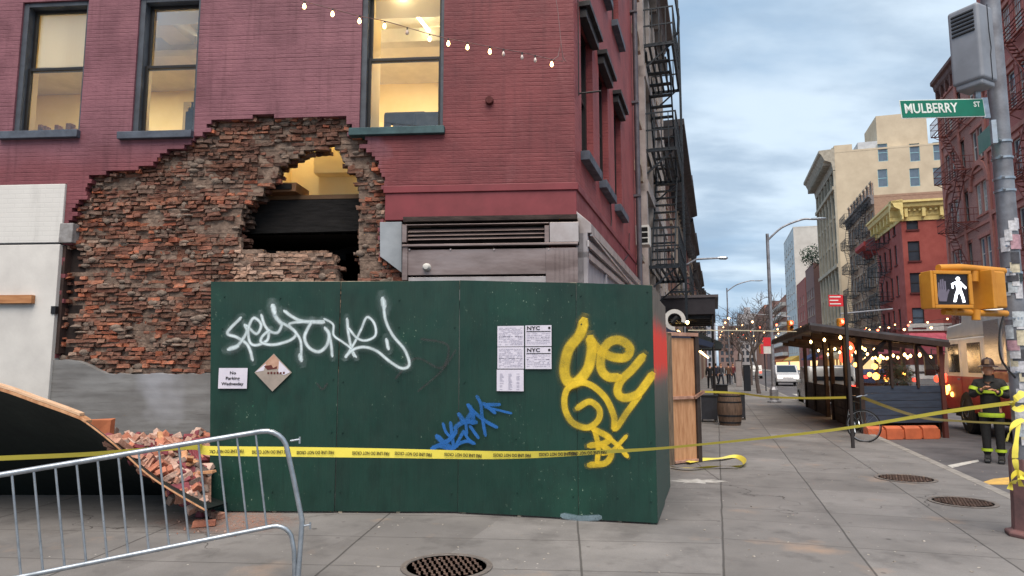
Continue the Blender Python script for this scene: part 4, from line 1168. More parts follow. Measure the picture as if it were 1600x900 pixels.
def lines(parent, w, h, z0, z1, n, mat, r, x0=.06, gaps=.25):
    mb = MB()
    for i in range(n):
        z = h * (z1 - (z1 - z0) * (i + .5) / n); x = w * x0
        while x < w * (1 - x0):
            l = w * r.uniform(.04, .16)
            if r.random() > gaps: mb.box(x, min(x + l, w * (1 - x0)), -.0085, -.0078, z, z + h * .014)
            x += l + w * .018
    mb.build('printed_lines', mat, parent)
rr = random.Random(2)
o, w, h = notice(342, 575, 387, 607, 'white no parking sheet at the left edge of the green hoarding', 0)
ttext('No', .045, M_inkblack, o, w / 2, h * .76, sx=1.2); ttext('Parking', .045, M_inkblack, o, w / 2, h * .5, sx=1.2); ttext('Wednesday', .045, M_inkblack, o, w / 2, h * .23, sx=1.15)
for (x0, y0, x1, y1, lb, kd) in ((778, 509.5, 819.5, 541.5, 'plain white permit sheet, top left of the five notices', 0), (821.5, 508.5, 862.5, 541, 'permit with bold black heading, top right of the five notices', 1),
        (778, 542.5, 819.5, 576, 'permit sheet with a signed line, middle left of the five notices', 0), (821.5, 542.5, 862.5, 576.5, 'permit with bold heading, lower of the two headed notices', 1), (777, 577.5, 819, 611, 'sheet with three columns of print, lowest of the five notices', 2)):
    o, w, h = notice(x0, y0, x1, y1, lb, kd)
    if kd == 1:
        ttext('NYC', .055, M_inkblack, o, w * .06, h * .86, align='LEFT', sx=1.3)
        mb = MB(); mb.box(w * .05, w * .97, -.0088, -.0078, h * .69, h * .725); mb.lathe([(.001, -.0088), (h * .06, -.0088), (h * .06, -.0078)], (w * .92, 0, h * .87), 12, axis='Y'); mb.build('rule', M_inkblack, o)
        lines(o, w, h, .08, .64, 7, M_inkfaint, rr); lines(o, w, h, .2, .5, 2, M_ink, rr, gaps=.6)
    elif kd == 0:
        lines(o, w, h, .06, .93, 13, M_inkfaint, rr); lines(o, w, h, .35, .6, 1, M_ink, rr, gaps=.3)
    else:
        mb = MB()
        for cx in (.12, .44, .74):
            for i in range(14):
                if rr.random() < .85: mb.box(w * cx, w * (cx + rr.uniform(.07, .15)), -.0085, -.0078, h * (.08 + .055 * i), h * (.095 + .055 * i))
        mb.build('printed_lines', M_inkfaint, o)
# diamond sticker, half torn
pl, n = hplane(399, 583); pr, _ = hplane(457, 581); w = (pr - pl).length; c0 = (pl + pr) / 2 + n * .022
M = frame_of(Vector((pl.x, pl.y, 0)), Vector((pr.x, pr.y, 0))); M.translation = c0
dm = empty('hazard_placard', c0, 0, 'diamond shaped placard with torn orange top half on the green hoarding', 'placard'); dm.rotation_euler = M.to_euler()
r0 = w / 2
mb = MB(); mb.prism([(-r0, 0), (0, -r0), (r0, 0), (0, r0)], -.004, 0); mb.build('plate', pm('placard_grey', S(158, 146, 136), S(136, 126, 118), .6, 0, 5, .2), dm)
mb = MB(); mb.prism([(-r0 * .55, r0 * .42), (0, r0 * .96), (r0 * .42, r0 * .5), (r0 * .34, r0 * .2), (-r0 * .2, r0 * .15)], -.006, -.0045); mb.build('orange_field', pm('faded_orange', S(186, 150, 130), S(160, 122, 102), .7, 0, 12, .2), dm)
mb = MB(); mb.prism([(r0 * .3, r0 * .62), (r0 * .92, r0 * .02), (r0 * .6, -r0 * .14), (r0 * .28, r0 * .0)], -.0062, -.0045)
mb.build('torn_paper', M_paper, dm); mb = MB(); mb.prism([(-r0 * .95, r0 * .02), (-r0 * .4, r0 * .48), (-r0 * .5, r0 * .1)], -.0062, -.0045); mb.build('torn_paper', M_paper, dm)
mb = MB(); mb.prism([(-r0 * .5, r0 * .34), (-r0 * .1, r0 * .4), (0, r0 * .24), (r0 * .22, r0 * .34), (r0 * .2, r0 * .2), (-r0 * .3, r0 * .14)], -.0075, -.0064)
for i in range(6): mb.box(-r0 * .3 + i * .035, -r0 * .3 + i * .035 + .022, -.0072, -.0064, -r0 * .08, r0 * (.02 + .02 * (i % 2)))
mb.build('dark_print', pm('dark_red_print', S(92, 40, 34), None, .7, 0, 8, .2), dm)

# ================================================================ FALLEN PANEL AND RUBBLE
# a sheet of the hoarding pushed over by the bricks: its dark outer face overhangs the pavement
EP = [(-620, 560), (-400, 570), (-140, 590), (-60, 598), (0, 611), (60, 632), (110, 650), (135, 662), (180, 697), (230, 742), (275, 772), (322, 799)]  # left end out of view is added to keep light from the cavity
top = []; bot = []
for px, py in EP:
    Y = 6.72 + .12 * max(0, px) / 322
    t = onY(px, py, Y); top.append(t)
    g0 = onY(px, 785, 8.15); bot.append(Vector((g0.x + .2, 8.75, -.015)))
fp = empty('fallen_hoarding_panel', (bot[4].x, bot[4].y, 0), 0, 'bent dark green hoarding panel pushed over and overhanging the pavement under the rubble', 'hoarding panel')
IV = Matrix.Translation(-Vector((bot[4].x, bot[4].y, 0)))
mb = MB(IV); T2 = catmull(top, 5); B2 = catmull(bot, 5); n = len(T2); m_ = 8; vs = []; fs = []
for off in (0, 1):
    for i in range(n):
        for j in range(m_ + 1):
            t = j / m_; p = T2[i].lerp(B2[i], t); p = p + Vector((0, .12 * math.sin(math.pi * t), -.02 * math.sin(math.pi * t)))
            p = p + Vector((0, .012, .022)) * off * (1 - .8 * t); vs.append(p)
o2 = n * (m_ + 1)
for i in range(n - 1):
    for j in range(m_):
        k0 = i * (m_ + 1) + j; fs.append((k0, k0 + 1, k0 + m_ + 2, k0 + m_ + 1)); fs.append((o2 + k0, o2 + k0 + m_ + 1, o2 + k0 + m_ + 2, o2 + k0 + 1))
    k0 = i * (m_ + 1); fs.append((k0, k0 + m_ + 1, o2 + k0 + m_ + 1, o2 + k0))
mb.add(vs, fs, 0); mb.build('sheet', [pm('shade_dark_green', S(12, 26, 23), S(8, 18, 16), .7, 0, 2, .3)], fp)  # hoarding green taken near black: the cavity's shade is put into the colour
def strip(i0, i1, hh, dd, mat, name, dz=0.0):
    mb = MB(IV); a = T2[i0:i1]
    vs = []
    for p in a: vs += [p + Vector((0, -.01, dz)), p + Vector((0, dd, dz)), p + Vector((0, dd, dz + hh)), p + Vector((0, -.01, dz + hh))]
    fs = [(0, 1, 2, 3), tuple(4 * (len(a) - 1) + q for q in (3, 2, 1, 0))]
    for i in range(len(a) - 1):
        for q in range(4): fs.append((4 * i + q, 4 * i + 4 + q, 4 * i + 4 + (q + 1) % 4, 4 * i + (q + 1) % 4))
    mb.add(vs, fs); return mb.build(name, mat, fp, bevel=.003)
strip(0, 36, .03, .09, M_ply, 'batten', .002); strip(0, 34, .028, .07, pm('pale_batten', S(214, 180, 150), S(186, 150, 118), .8, 0, 4, .3, stretch=(.6, 6, 6)), 'batten', .035)
strip(35, n, .014, .03, M_ply, 'broken_edge', .0)
# orange-brown board end showing behind
mb = MB(); a = onY(134, 655, 7.7); c = onY(175, 696, 7.7)
mb.box(a.x, c.x, 7.65, 7.73, c.z, a.z, jit=.012)
tag(mb.build('board_offcut', pm('rust_board', S(172, 104, 70), S(146, 84, 58), .8, 0, 5, .4), bevel=.003), 'small rust-brown board end wedged behind the fallen panel', 'board')
# the heap
HM = []
def heapz(x, y):      # height of the rubble surface, world coordinates
    # follows the fallen sheet at the front, banks up to the wall
    j = min(range(n), key=lambda q: abs(T2[q].x - x)); e = T2[j].z
    return e
tp = [(150, 712), (176, 684), (205, 683), (240, 690), (275, 682), (300, 672), (326, 668)]
rb = random.Random(21)
bms = []
M_dust = [pm('brick_salmon', S(188, 146, 126), S(150, 104, 88), .9, 0, 14, .8, .01), pm('brick_red_paint', S(132, 62, 70), S(104, 50, 58), .7, 0, 10, .5, .006),
          pm('brick_dusty', S(196, 170, 156), S(160, 126, 112), .95, 0, 12, .8, .01), pm('brick_orange', S(190, 124, 98), S(160, 102, 84), .9, 0, 14, .8, .01), pm('brick_ash', S(128, 112, 104), S(98, 84, 78), .9, 0, 12, .8, .01)]
for i in range(7):
    mb = MB(); L = (.21, .18, .14, .21, .16, .11, .21)[i]; w2 = (.10, .10, .095, .10, .08, .09, .10)[i]; h2 = .062
    mb.box(-L / 2, L / 2, -w2 / 2, w2 / 2, -h2 / 2, h2 / 2, jit=.008, r=rb)
    bms.append(mb)
cnt = 0
protos = {}
def brickpiece(p, rot, i, k, label, group):
    key = (i, k)
    if key not in protos:
        o = bms[i].build('brick', [M_dust[k]]); b = o.modifiers.new('bevel', 'BEVEL'); b.width = .007; b.segments = 2
        o['category'] = 'brick'; protos[key] = o
    else:
        o = protos[key].copy(); COL.objects.link(o)
    o.location = p; o.rotation_euler = rot; o['label'] = label; o['group'] = group
    o['category'] = 'brick'
    return o
# solid bed under the loose bricks: banked between the panel's lip and the wall
xs_l, xs_r = onY(168, 700, 7.4).x, HP[0].x + .02
mb = MB(); vs = []; fs = []; NX, NY = 22, 8
def surf(px, t):
    # t = 0 at the panel's lip, 1 at the wall
    yl = 690 + (px - 165) * (800 - 690) / (322 - 165)
    yt = 690 + (px - 165) * (672 - 690) / (322 - 165)
    Yl = 7.12; Yw = 8.3
    a = onY(px, yl - 4, Yl); b3 = onY(px, yt + 6, Yw)
    p = a.lerp(b3, t); p.z += .05 * math.sin(math.pi * t); return p
for i in range(NX + 1):
    px = 165 + (330 - 165) * i / NX
    for j in range(NY + 1):
        p = surf(px, j / NY); p.z += rb.uniform(-.02, .02) - .05; vs.append(p)
for i in range(NX):
    for j in range(NY):
        q = i * (NY + 1) + j; fs.append((q, q + NY + 1, q + NY + 2, q + 1))
mb.add(vs, fs)
o = mb.build('rubble_bed', pm('rubble_dust', S(150, 116, 100), S(92, 70, 62), .95, 0, 16, 1.0, .02), normals=False)
tag(o, 'crushed brick and mortar dust under the loose bricks', 'rubble', None, 'stuff')
for i in range(235):
    px = 170 + 158 * rb.random() ** .8; t = rb.random() ** 1.35
    p = surf(px, t)
    if p.x > HP[0].x - .02 + .0 and p.y < HP[0].y + .05: p.x -= .1
    p.z += rb.uniform(-.03, .045)
    k = rb.choices([0, 1, 2, 3, 4], [30, 20, 26, 14, 10])[0]
    brickpiece(p, (rb.uniform(-1.1, 1.1), rb.uniform(-1.0, 1.0), rb.uniform(0, 6.3)), rb.randrange(7), k, 'broken brick lying in the heap on the fallen panel', 'bricks in the rubble heap')
for q in range(5):
    a = surf(rb.uniform(215, 310), rb.uniform(.1, .7)); mb = MB(); mb.box(-.22, .22, -.03, .03, -.012, .012, jit=.006, r=rb); o = mb.build('splintered_lath', M_ply); o.location = a + Vector((0, 0, .05)); o.rotation_euler = (rb.uniform(-.4, .4), rb.uniform(-.6, .6), rb.uniform(0, 3)); tag(o, 'splintered piece of lath among the fallen bricks', 'lath', 'splintered laths in the rubble')
for (px, py, i, k, rz, lb) in ((319, 818, 3, 3, .3, 'loose orange brick on the pavement in front of two others'), (322, 803, 1, 1, 1.0, 'loose purplish brick on the pavement behind the orange one'), (340, 806, 2, 0, -.5, 'loose brick on the pavement nearest the green hoarding')):
    p = onz(px, py, .03); brickpiece(p + Vector((0, 0, .004)), (rb.uniform(-.03, .03), .02, rz), i, k, lb, 'loose bricks on the pavement')
for i in range(26):
    p = onz(rb.uniform(250, 400), rb.uniform(803, 838), .008); mbx = None
    o = brickpiece(p, (rb.random() * 3, rb.random() * 3, rb.random() * 3), 5, rb.choice([0, 2, 3]), 'small brick chip scattered on the pavement', 'brick chips on the pavement'); sc = rb.uniform(.08, .2); o.scale = (sc, sc, sc)

# ================================================================ CROWD BARRIER
BR = onY(462, 893, 5.2); BR.z = 0
tl, tr = onY(0, 742, 4.8), onY(408, 674, 5.2)
ang = math.atan2(tr.z - tl.z, math.hypot(tr.x - tl.x, tr.y - tl.y)); rzb = math.atan2(tr.y - tl.y, tr.x - tl.x)
ll, lr = onY(60, 898, 4.87), onY(430, 823, 5.2)
bar = empty('crowd_barrier', (tr.x, tr.y, 0), 0, 'galvanised steel crowd barrier leaning low at its left end', 'barrier')
IV = Matrix.Translation(-Vector((tr.x, tr.y, 0)))
d = (tr - tl).normalized(); up = Vector((-d.z * d.x, -d.z * d.y, 1)).normalized(); up = (up - d * up.dot(d)).normalized()
rise = (tr - lr).dot(up)
def BP(a, h): return tr + d * a + up * (h - rise)      # a along the rail, h above the lower rail
mb = MB(IV)
arc = [BP(.0, rise)] + [BP(.0 + .17 * math.sin(t), rise - .17 * (1 - math.cos(t))) for t in [R(15 * q) for q in range(1, 7)]]
foot = onY(466, 889, 5.25); foot.z = .02
rl = [tl - d * 1.1] + [BP(-.6, rise)] + arc + [BP(.19, rise * .45), BP(.215, 0.0), foot]
mb.tube(rl, .019, 12); mb.build('top_rail', M_steel, bar, smooth=True)
mb = MB(IV)
lrn = [BP(-(tr - tl).length - 1.1, 0), BP(-.6, 0), BP(0.0, 0)] + [BP(.13 * math.sin(t), -.13 * (1 - math.cos(t))) for t in [R(15 * q) for q in range(1, 6)]] + [foot + Vector((-.035, -.0, .22)), foot + Vector((-.03, .02, .0))]
mb.tube(lrn, .017, 12); mb.build('bottom_rail', M_steel, bar, smooth=True)
a = -.04
while a > -(tr - tl).length - 1.05:
    mb = MB(IV); mb.tube([BP(a, rise), BP(a, 0)], .0078, 8); mb.build('bar', M_steel, bar, smooth=True); a -= .1335
for h in (.60, -.04):
    mb = MB(IV); p = BP(.2, h); mb.tube([p, p + Vector((.075, 0, .012))], .008, 8); mb.tube([p + Vector((.07, 0, -.02)), p + Vector((.07, 0, .03))], .008, 8); mb.build('hook', M_steel, bar, smooth=True)

# ================================================================ CAUTION TAPE
def tapemat(name='tape_yellow', c=S(228, 212, 84)):
    if name in MATS: return MATS[name]
    m, nt, b = newmat(name); b.inputs['Base Color'].default_value = c; b.inputs['Roughness'].default_value = .35
    nbump(nt, b, nnoise(nt, ncoord(nt), 9, 3), .4, .01)
    MATS[name] = m; return m
M_tape = tapemat(); M_tape2 = tapemat('tape_pale', S(196, 186, 160))
def ribbon(name, pts, widths, mat, label, twist=None, parent=None, n=8, group='strips of yellow caution tape'):
    P = catmull(pts, n); Wd = catmull([(w, 0, 0) for w in widths], n); T = catmull([(t, 0, 0) for t in (twist or [0] * len(pts))], n)
    mb = MB(); vs = []
    for i, p in enumerate(P):
        dd = (P[min(i + 1, len(P) - 1)] - P[max(i - 1, 0)]).normalized(); u = Vector((0, 0, 1)); u = (u - dd * u.dot(dd))
        u = u.normalized() if u.length > 1e-3 else Vector((0, 1, 0)); s2 = dd.cross(u); q = u * math.cos(T[i].x) + s2 * math.sin(T[i].x)
        vs += [p - q * Wd[i].x / 2, p + q * Wd[i].x / 2]
    mb.add(vs, [(2 * i, 2 * i + 2, 2 * i + 3, 2 * i + 1) for i in range(len(P) - 1)])
    o = mb.build(name, mat, parent, normals=False); o.data.polygons.foreach_set('use_smooth', [True] * len(o.data.polygons))
    if label: tag(o, label, 'tape', group)
    return o
Yp = 6.3   # distance of the signal post
tapeA = [(-150, 722, 5.9), (0, 716, 6.0), (150, 709, 6.1), (300, 698, 6.4), (326, 704, 6.55), (460, 706, 6.6), (600, 708, 6.62), (800, 711, 6.55), (980, 704, 6.5), (1100, 694, 6.45), (1300, 672, 6.4), (1480, 643, 6.35), (1584, 629, 6.3)]
ptsA = [onY(x, y, Y) for x, y, Y in tapeA]
wA = [.055, .055, .055, .06, .085, .092, .088, .075, .045, .034, .034, .042, .042]
twA = [.7, .6, .7, .4, .0, 0, 0, .25, .7, .8, .6, .5, .4]
tA = ribbon('caution_tape', ptsA, wA, M_tape, 'long yellow caution tape strung from the barrier across the hoarding to the signal post', twA)
cur = catmull(ptsA, 8)
for i, px in enumerate((362, 428, 505, 575, 645, 720, 790, 860, 925)):
    p = min(cur, key=lambda q: abs((q.x / q.y) * FPX * 1.0 - (px - 800) * 1.0)); j = cur.index(p); dd = (cur[j + 1] - cur[j - 1]).normalized()
    xx = -dd; nn = Vector((0, -1, 0)); zz = xx.cross(nn) * -1
    M = Matrix((xx, nn.cross(xx), nn)).transposed().to_4x4(); M.translation = p + Vector((0, -.012, .0))
    tt = text('FIRE LINE DO NOT CROSS', .042, M_inkblack, tA, M, 'lettering', .0006, sx=.72)
tapeB = [(1094, 612, 17.2), (1150, 614, 17.4), (1200, 620, 16.5), (1260, 622, 15.8), (1322, 621, 15.0)]
ribbon('caution_tape', [onY(*p) for p in tapeB], [.055] * 5, M_tape, 'yellow tape from the barrel to the bicycle sign post', [.3, .4, .5, .4, .3])
tapeC = [(1345, 620, 15), (1390, 637, 12), (1440, 652, 9.5), (1500, 658, 7.6), (1585, 662, 6.35)]
ribbon('caution_tape', [onY(*p) for p in tapeC], [.09, .07, .055, .035, .03], M_tape, 'yellow tape sagging from the bicycle sign post to the signal post', [.3, .4, .6, .9, .8])
gz = .012
tapeD = [(1048, 729), (1075, 731), (1105, 730), (1135, 728), (1158, 728), (1163, 720), (1150, 713), (1125, 716), (1095, 718), (1075, 722)]
ribbon('caution_tape', [onz(x, y, .03 + .012 * (i % 2)) for i, (x, y) in enumerate(tapeD)], [.09] * 10, M_tape, 'loose loop of yellow tape lying on the pavement by the plywood gate', [1.2, 1.5, 1.0, 1.4, .9, .7, 1.0, 1.5, 1.1, 1.4])
tapeE = [(1075, 516, 15), (1160, 516.5, 16), (1245, 518, 17)]
ribbon('caution_tape', [onY(*p) for p in tapeE], [.022] * 3, M_tape2, 'thin pale tape stretched taut at head height across the far sidewalk', [0, 0, 0])

# ================================================================ STRING LIGHTS
sl_pts = [onY(x, y, Y) for x, y, Y in ((440, -12, 7.0), (476, 2, 7.05), (520, 14, 7.1), (562, 25, 7.15), (601, 33, 7.2), (640, 44, 7.3), (690, 58, 7.4), (760, 72, 7.5), (820, 83, 7.6), (862, 93, 7.65), (880, 96, 7.7))]
sg = empty('string_lights', sl_pts[-1], 0, 'warm string lights sagging across the painted wall from the upper left', 'string lights')
IV = Matrix.Translation(-sl_pts[-1])
mb = MB(IV); mb.tube(catmull(sl_pts, 5), .0045, 6); mb.tube([sl_pts[-1], onY(876, 60, 7.72), onY(872, 20, 7.75), onY(865, -25, 7.8)], .004, 6)
mb.tube([onY(864, 94, 7.65), onY(872, 88, 7.68), onY(876, 68, 7.7), onY(880, 90, 7.7), onY(884, 96, 7.7)], .006, 6)
mb.build('cord', pm('pale_cord', S(112, 84, 84), None, .6, 0, 5, 0), sg, smooth=True)
M_off = pm('unlit_bulb', S(196, 178, 172), None, .15, 0, 4, 0, spec=.8)
for (px, py, on) in ((477, 4, 1), (520, 18, 1), (562, 31, 1), (601, 39, 1), (637, 47, 0), (671, 60, 1), (703, 69, 1), (730, 74, 1), (766, 77, 1), (789, 87, 0), (814, 91, 0), (835, 89, 0), (861, 99, 1)):
    p0 = min(catmull(sl_pts, 12), key=lambda q: abs(onY(px, py, q.y).x - q.x)); b0 = p0 + Vector((0, -.004, -.03))
    mb = MB(IV); mb.tube([p0, b0], .010, 8); s0 = mb.build('socket', M_black, sg)
    mb = MB(IV); mb.lathe([(.002, -.062), (.012, -.056), (.019, -.04), (.018, -.025), (.010, -.006), (.008, .0)], tuple(b0), 12)
    mb.build('bulb', M_bulb if on else M_off, s0, smooth=True)

# ================================================================ MANHOLES AND LITTER
def manhole(px, py, r, label, z=.004, rim=True):
    p = onz(px, py); o = empty('manhole_cover', (p.x, p.y, z), .3, label, 'manhole cover')
    mb = MB(); mb.lathe([(r * .86, -.002), (r * .87, .006), (r * .99, .006), (r, -.002)], (0, 0, 0), 40)
    mb2 = MB(); seg = 40
    vs = []; 
    for rad, h in ((r, -.003), (r, .006), (r * .88, .007), (r * .87, -.003)):
        for q in range(seg): vs.append((rad * math.cos(2 * math.pi * q / seg), rad * math.sin(2 * math.pi * q / seg), h))
    fs = [(i * seg + q, i * seg + (q + 1) % seg, (i + 1) * seg + (q + 1) % seg, (i + 1) * seg + q) for i in range(3) for q in range(seg)]
    mb2.add(vs, fs); mb2.build('rim', pm('cast_rim', S(124, 116, 110), S(92, 86, 82), .6, .2, 12, .4), o, smooth=False)
    mb3 = MB(); mb3.lathe([(.001, .001), (r * .865, .001)], (0, 0, 0), 36); st = r / 7.5; i = -7
    for i in range(-7, 8):
        for j in range(-7, 8):
            x, y = i * st, j * st
            if x * x + y * y < (r * .8) ** 2:
                if (i + j) % 2: mb3.box(x - st * .34, x + st * .34, y - st * .14, y + st * .14, .001, .008)
                else: mb3.box(x - st * .14, x + st * .14, y - st * .34, y + st * .34, .001, .008)
    mb3.build('plate', pm('cast_plate', S(128, 104, 92), S(84, 70, 64), .6, .2, 14, .5, dirt=.4), o, normals=False)
manhole(698, 886, .37, 'large round manhole cover in the pavement at the bottom of the picture')
manhole(1415, 748, .40, 'small dark manhole cover on the sidewalk nearer the dining shed')
manhole(1504, 785, .36, 'dark manhole cover on the sidewalk beside the signal post')
mb = MB(); rl2 = random.Random(4)
for i in range(150):
    p = onz(rl2.uniform(500, 1560), rl2.uniform(700, 895), .0); s2 = rl2.uniform(.003, .011)
    mb.box(p.x - s2, p.x + s2, p.y - s2 * .7, p.y + s2 * .7, .001, .001 + s2 * .6, jit=s2 * .3, r=rl2)
tag(mb.build('grit', pm('pale_grit', S(186, 180, 170), S(110, 98, 90), .9, 0, 30, 0)), kind='stuff')
# spilled white dust by the hoarding's foot
mb = MB(); c = onz(1090, 752); vs = [(c.x, c.y, .006)]
for q in range(26):
    a = 2 * math.pi * q / 26; rr2 = 1 + .35 * math.sin(q * 2.3); vs.append((c.x + .34 * math.cos(a) * rr2, c.y + .16 * math.sin(a) * rr2, .002))
mb.add(vs, [(0, q + 1, (q + 1) % 26 + 1) for q in range(26)])
tag(mb.build('white_dust', pm('plaster_dust', S(188, 186, 182), S(150, 146, 140), .95, 0, 9, .3)), kind='stuff')

# brick dust thrown out over the flags below the heap
m = bpy.data.materials.new('brick_dust'); m.use_nodes = True; nt = m.node_tree; b = nt.nodes['Principled BSDF']
uv = ncoord(nt, 'UV'); sx = nt.nodes.new('ShaderNodeSeparateXYZ'); nt.links.new(uv, sx.inputs[0])
d = nmath(nt, 'SQRT', nmath(nt, 'ADD', nmath(nt, 'POWER', nmath(nt, 'SUBTRACT', sx.outputs[0], .5), 2), nmath(nt, 'POWER', nmath(nt, 'SUBTRACT', sx.outputs[1], .5), 2)))
al = nmath(nt, 'MULTIPLY', nramp(nt, nmath(nt, 'ADD', d, nmath(nt, 'MULTIPLY', nnoise(nt, ncoord(nt), 3, 5), .25)), .28, .56, .75, 0, True), nramp(nt, nnoise(nt, ncoord(nt), 22, 6, .75), .4, .62))
nt.links.new(al, b.inputs['Alpha']); b.inputs['Base Color'].default_value = S(168, 124, 106); b.inputs['Roughness'].default_value = .95
mb = MB(); a = onz(180, 845); e = onz(480, 845); f = onz(520, 792); g = onz(200, 792)
mb.quad(*[Vector((v.x, v.y, .0035)) for v in (a, e, f, g)], 0, [(0, 0), (1, 0), (1, 1), (0, 1)])
tag(mb.build('brick_dust', m, normals=False), kind='stuff')
# ================================================================ HOUSES ALONG THE STREET
WMESH = {}
def far_window(parent, M, w, h, frame, style='sash', pane=None, sill=None, lintel=None):
    """one window of a far house, let into its opening; meshes are shared between equal windows"""
    key = (round(w, 2), round(h, 2), frame.name, style, sill.name if sill else 0, lintel.name if lintel else 0)
    if key not in WMESH:
        m = MB(); t = .07
        m.box(0, t, .1, .2, 0, h); m.box(w - t, w, .1, .2, 0, h); m.box(t, w - t, .1, .2, h - t, h); m.box(t, w - t, .1, .2, 0, t)
        if style != 'plain': m.box(t, w - t, .12, .19, h / 2 - .035, h / 2 + .035)
        if style == 'four': m.box(w / 2 - .03, w / 2 + .03, .12, .19, t, h - t)
        if sill: m.box(-.08, w + .08, -.1, .1, -.14, -.002, 1)
        if lintel: m.box(-.12, w + .12, -.07, .002, h + .01, h + .24, 2 if sill else 1)
        if style == 'arch':
            seg = 8; cx = w / 2
            for q in range(seg):
                a0, a1 = math.pi * q / seg, math.pi * (q + 1) / seg
                ri, ro = w / 2 + .02, w / 2 + .26
                pts = [(cx + ri * math.cos(a0), h + ri * math.sin(a0) * .8), (cx + ro * math.cos(a0), h + ro * math.sin(a0) * .85), (cx + ro * math.cos(a1), h + ro * math.sin(a1) * .85), (cx + ri * math.cos(a1), h + ri * math.sin(a1) * .8)]
                m.prism(pts, -.09, .0, 2 if sill else 1)
        mats = [frame] + ([sill] if sill else []) + ([lintel or sill] if (lintel or sill) else [])
        o = m.build('window', mats)
        g = MB(); g.box(t * .5, w - t * .5, .15, .17, t * .5, h - t * .5); p = g.build('pane', M_pane)
        WMESH[key] = (o.data, p.data)
        bpy.data.objects.remove(o); bpy.data.objects.remove(p)
    a, b2 = WMESH[key]
    o = bpy.data.objects.new('window', a); COL.objects.link(o); o.parent = parent; o.matrix_local = M
    g = bpy.data.objects.new('pane', b2); COL.objects.link(g); g.parent = o
    pm_ = pane or rnd.choice(PANES)
    if pm_ is not M_pane:
        g.material_slots[0].link = 'OBJECT'; g.material_slots[0].material = pm_
    return o
def TM(x=0, y=0, z=0, rz=0): return Matrix.Translation((x, y, z)) @ Matrix.Rotation(R(rz), 4, 'Z')
def rows(n, first, step): return [first + i * step for i in range(n)]
def house(name, label, side, s0, s1, h, depth, wallmat, wins, sidewins=(), frame=None, sill=None, lintel=None, style='sash', cornice=None, cat='building', n=None, grp='houses along the street', roofmat=None, sidemat_=None, pane=None, rev=.2):
    """side L or R of the street; s0 < s1 along the street; wins = (x, z, w, h) measured in the facade's own frame"""
    nn = n if n is not None else (NL if side == 'L' else FARB)
    if side == 'L': o = empty(name, SP(s0, nn), RZL, label, cat, grp)
    else: o = empty(name, SP(s1, nn), RZR, label, cat, grp)
    w = s1 - s0
    rects = [(x, x + a, z, z + b2) for x, z, a, b2 in wins]
    mb = MB(); sheet(mb, 0, w, -.13, h, rects, rev)
    nearM = TM(0, depth, 0, -90) if side == 'L' else TM(w, 0, 0, 90)
    srects = [(x, x + a, z, z + b2) for x, z, a, b2 in sidewins]
    m2 = MB(nearM); sheet(m2, 0, depth, -.13, h, srects, rev)
    x1 = w if side == 'L' else 0
    mb.quad((0, depth, -.13), (w, depth, -.13), (w, depth, h), (0, depth, h)); mb.quad((x1, 0, -.13), (x1, depth, -.13), (x1, depth, h), (x1, 0, h))
    mb.build('wall', wallmat, o, normals=False); m2.build('side_wall', sidemat_ or wallmat, o, normals=False)
    mb = MB(); mb.box(-.02, w + .02, -.02, depth + .02, h, h + .25); mb.build('roof', roofmat or sidemat_ or wallmat, o)
    for x, z, a, b2 in wins: far_window(o, TM(x, 0, z), a, b2, frame, style, pane, sill, lintel)
    for x, z, a, b2 in sidewins: far_window(o, nearM @ TM(x, 0, z), a, b2, frame, 'sash' if style == 'arch' else style, pane, sill, None if style == 'arch' else lintel)
    if cornice:
        cm, ch, cp = cornice
        m = MB()
        for (M, L) in ((Matrix.Identity(4), w), (nearM, depth if cornice[2] < .0 else 0)):
            pass
        prof = [(0, 0), (-.12 * cp, 0), (-.2 * cp, ch * .3), (-.5 * cp, ch * .45), (-.62 * cp, ch * .7), (-cp, ch * .8), (-cp, ch), (0, ch)]
        m.prism([(p[0], h - ch * .6 + p[1]) for p in prof], -.0, w, axis='X')
        k = 0
        while .4 + k * 1.1 < w: x = .4 + k * 1.1; m.box(x, x + .18, -.55 * cp, -.01, h - ch * .95, h - ch * .3); k += 1
        m.build('cornice', cm, o)
    return o
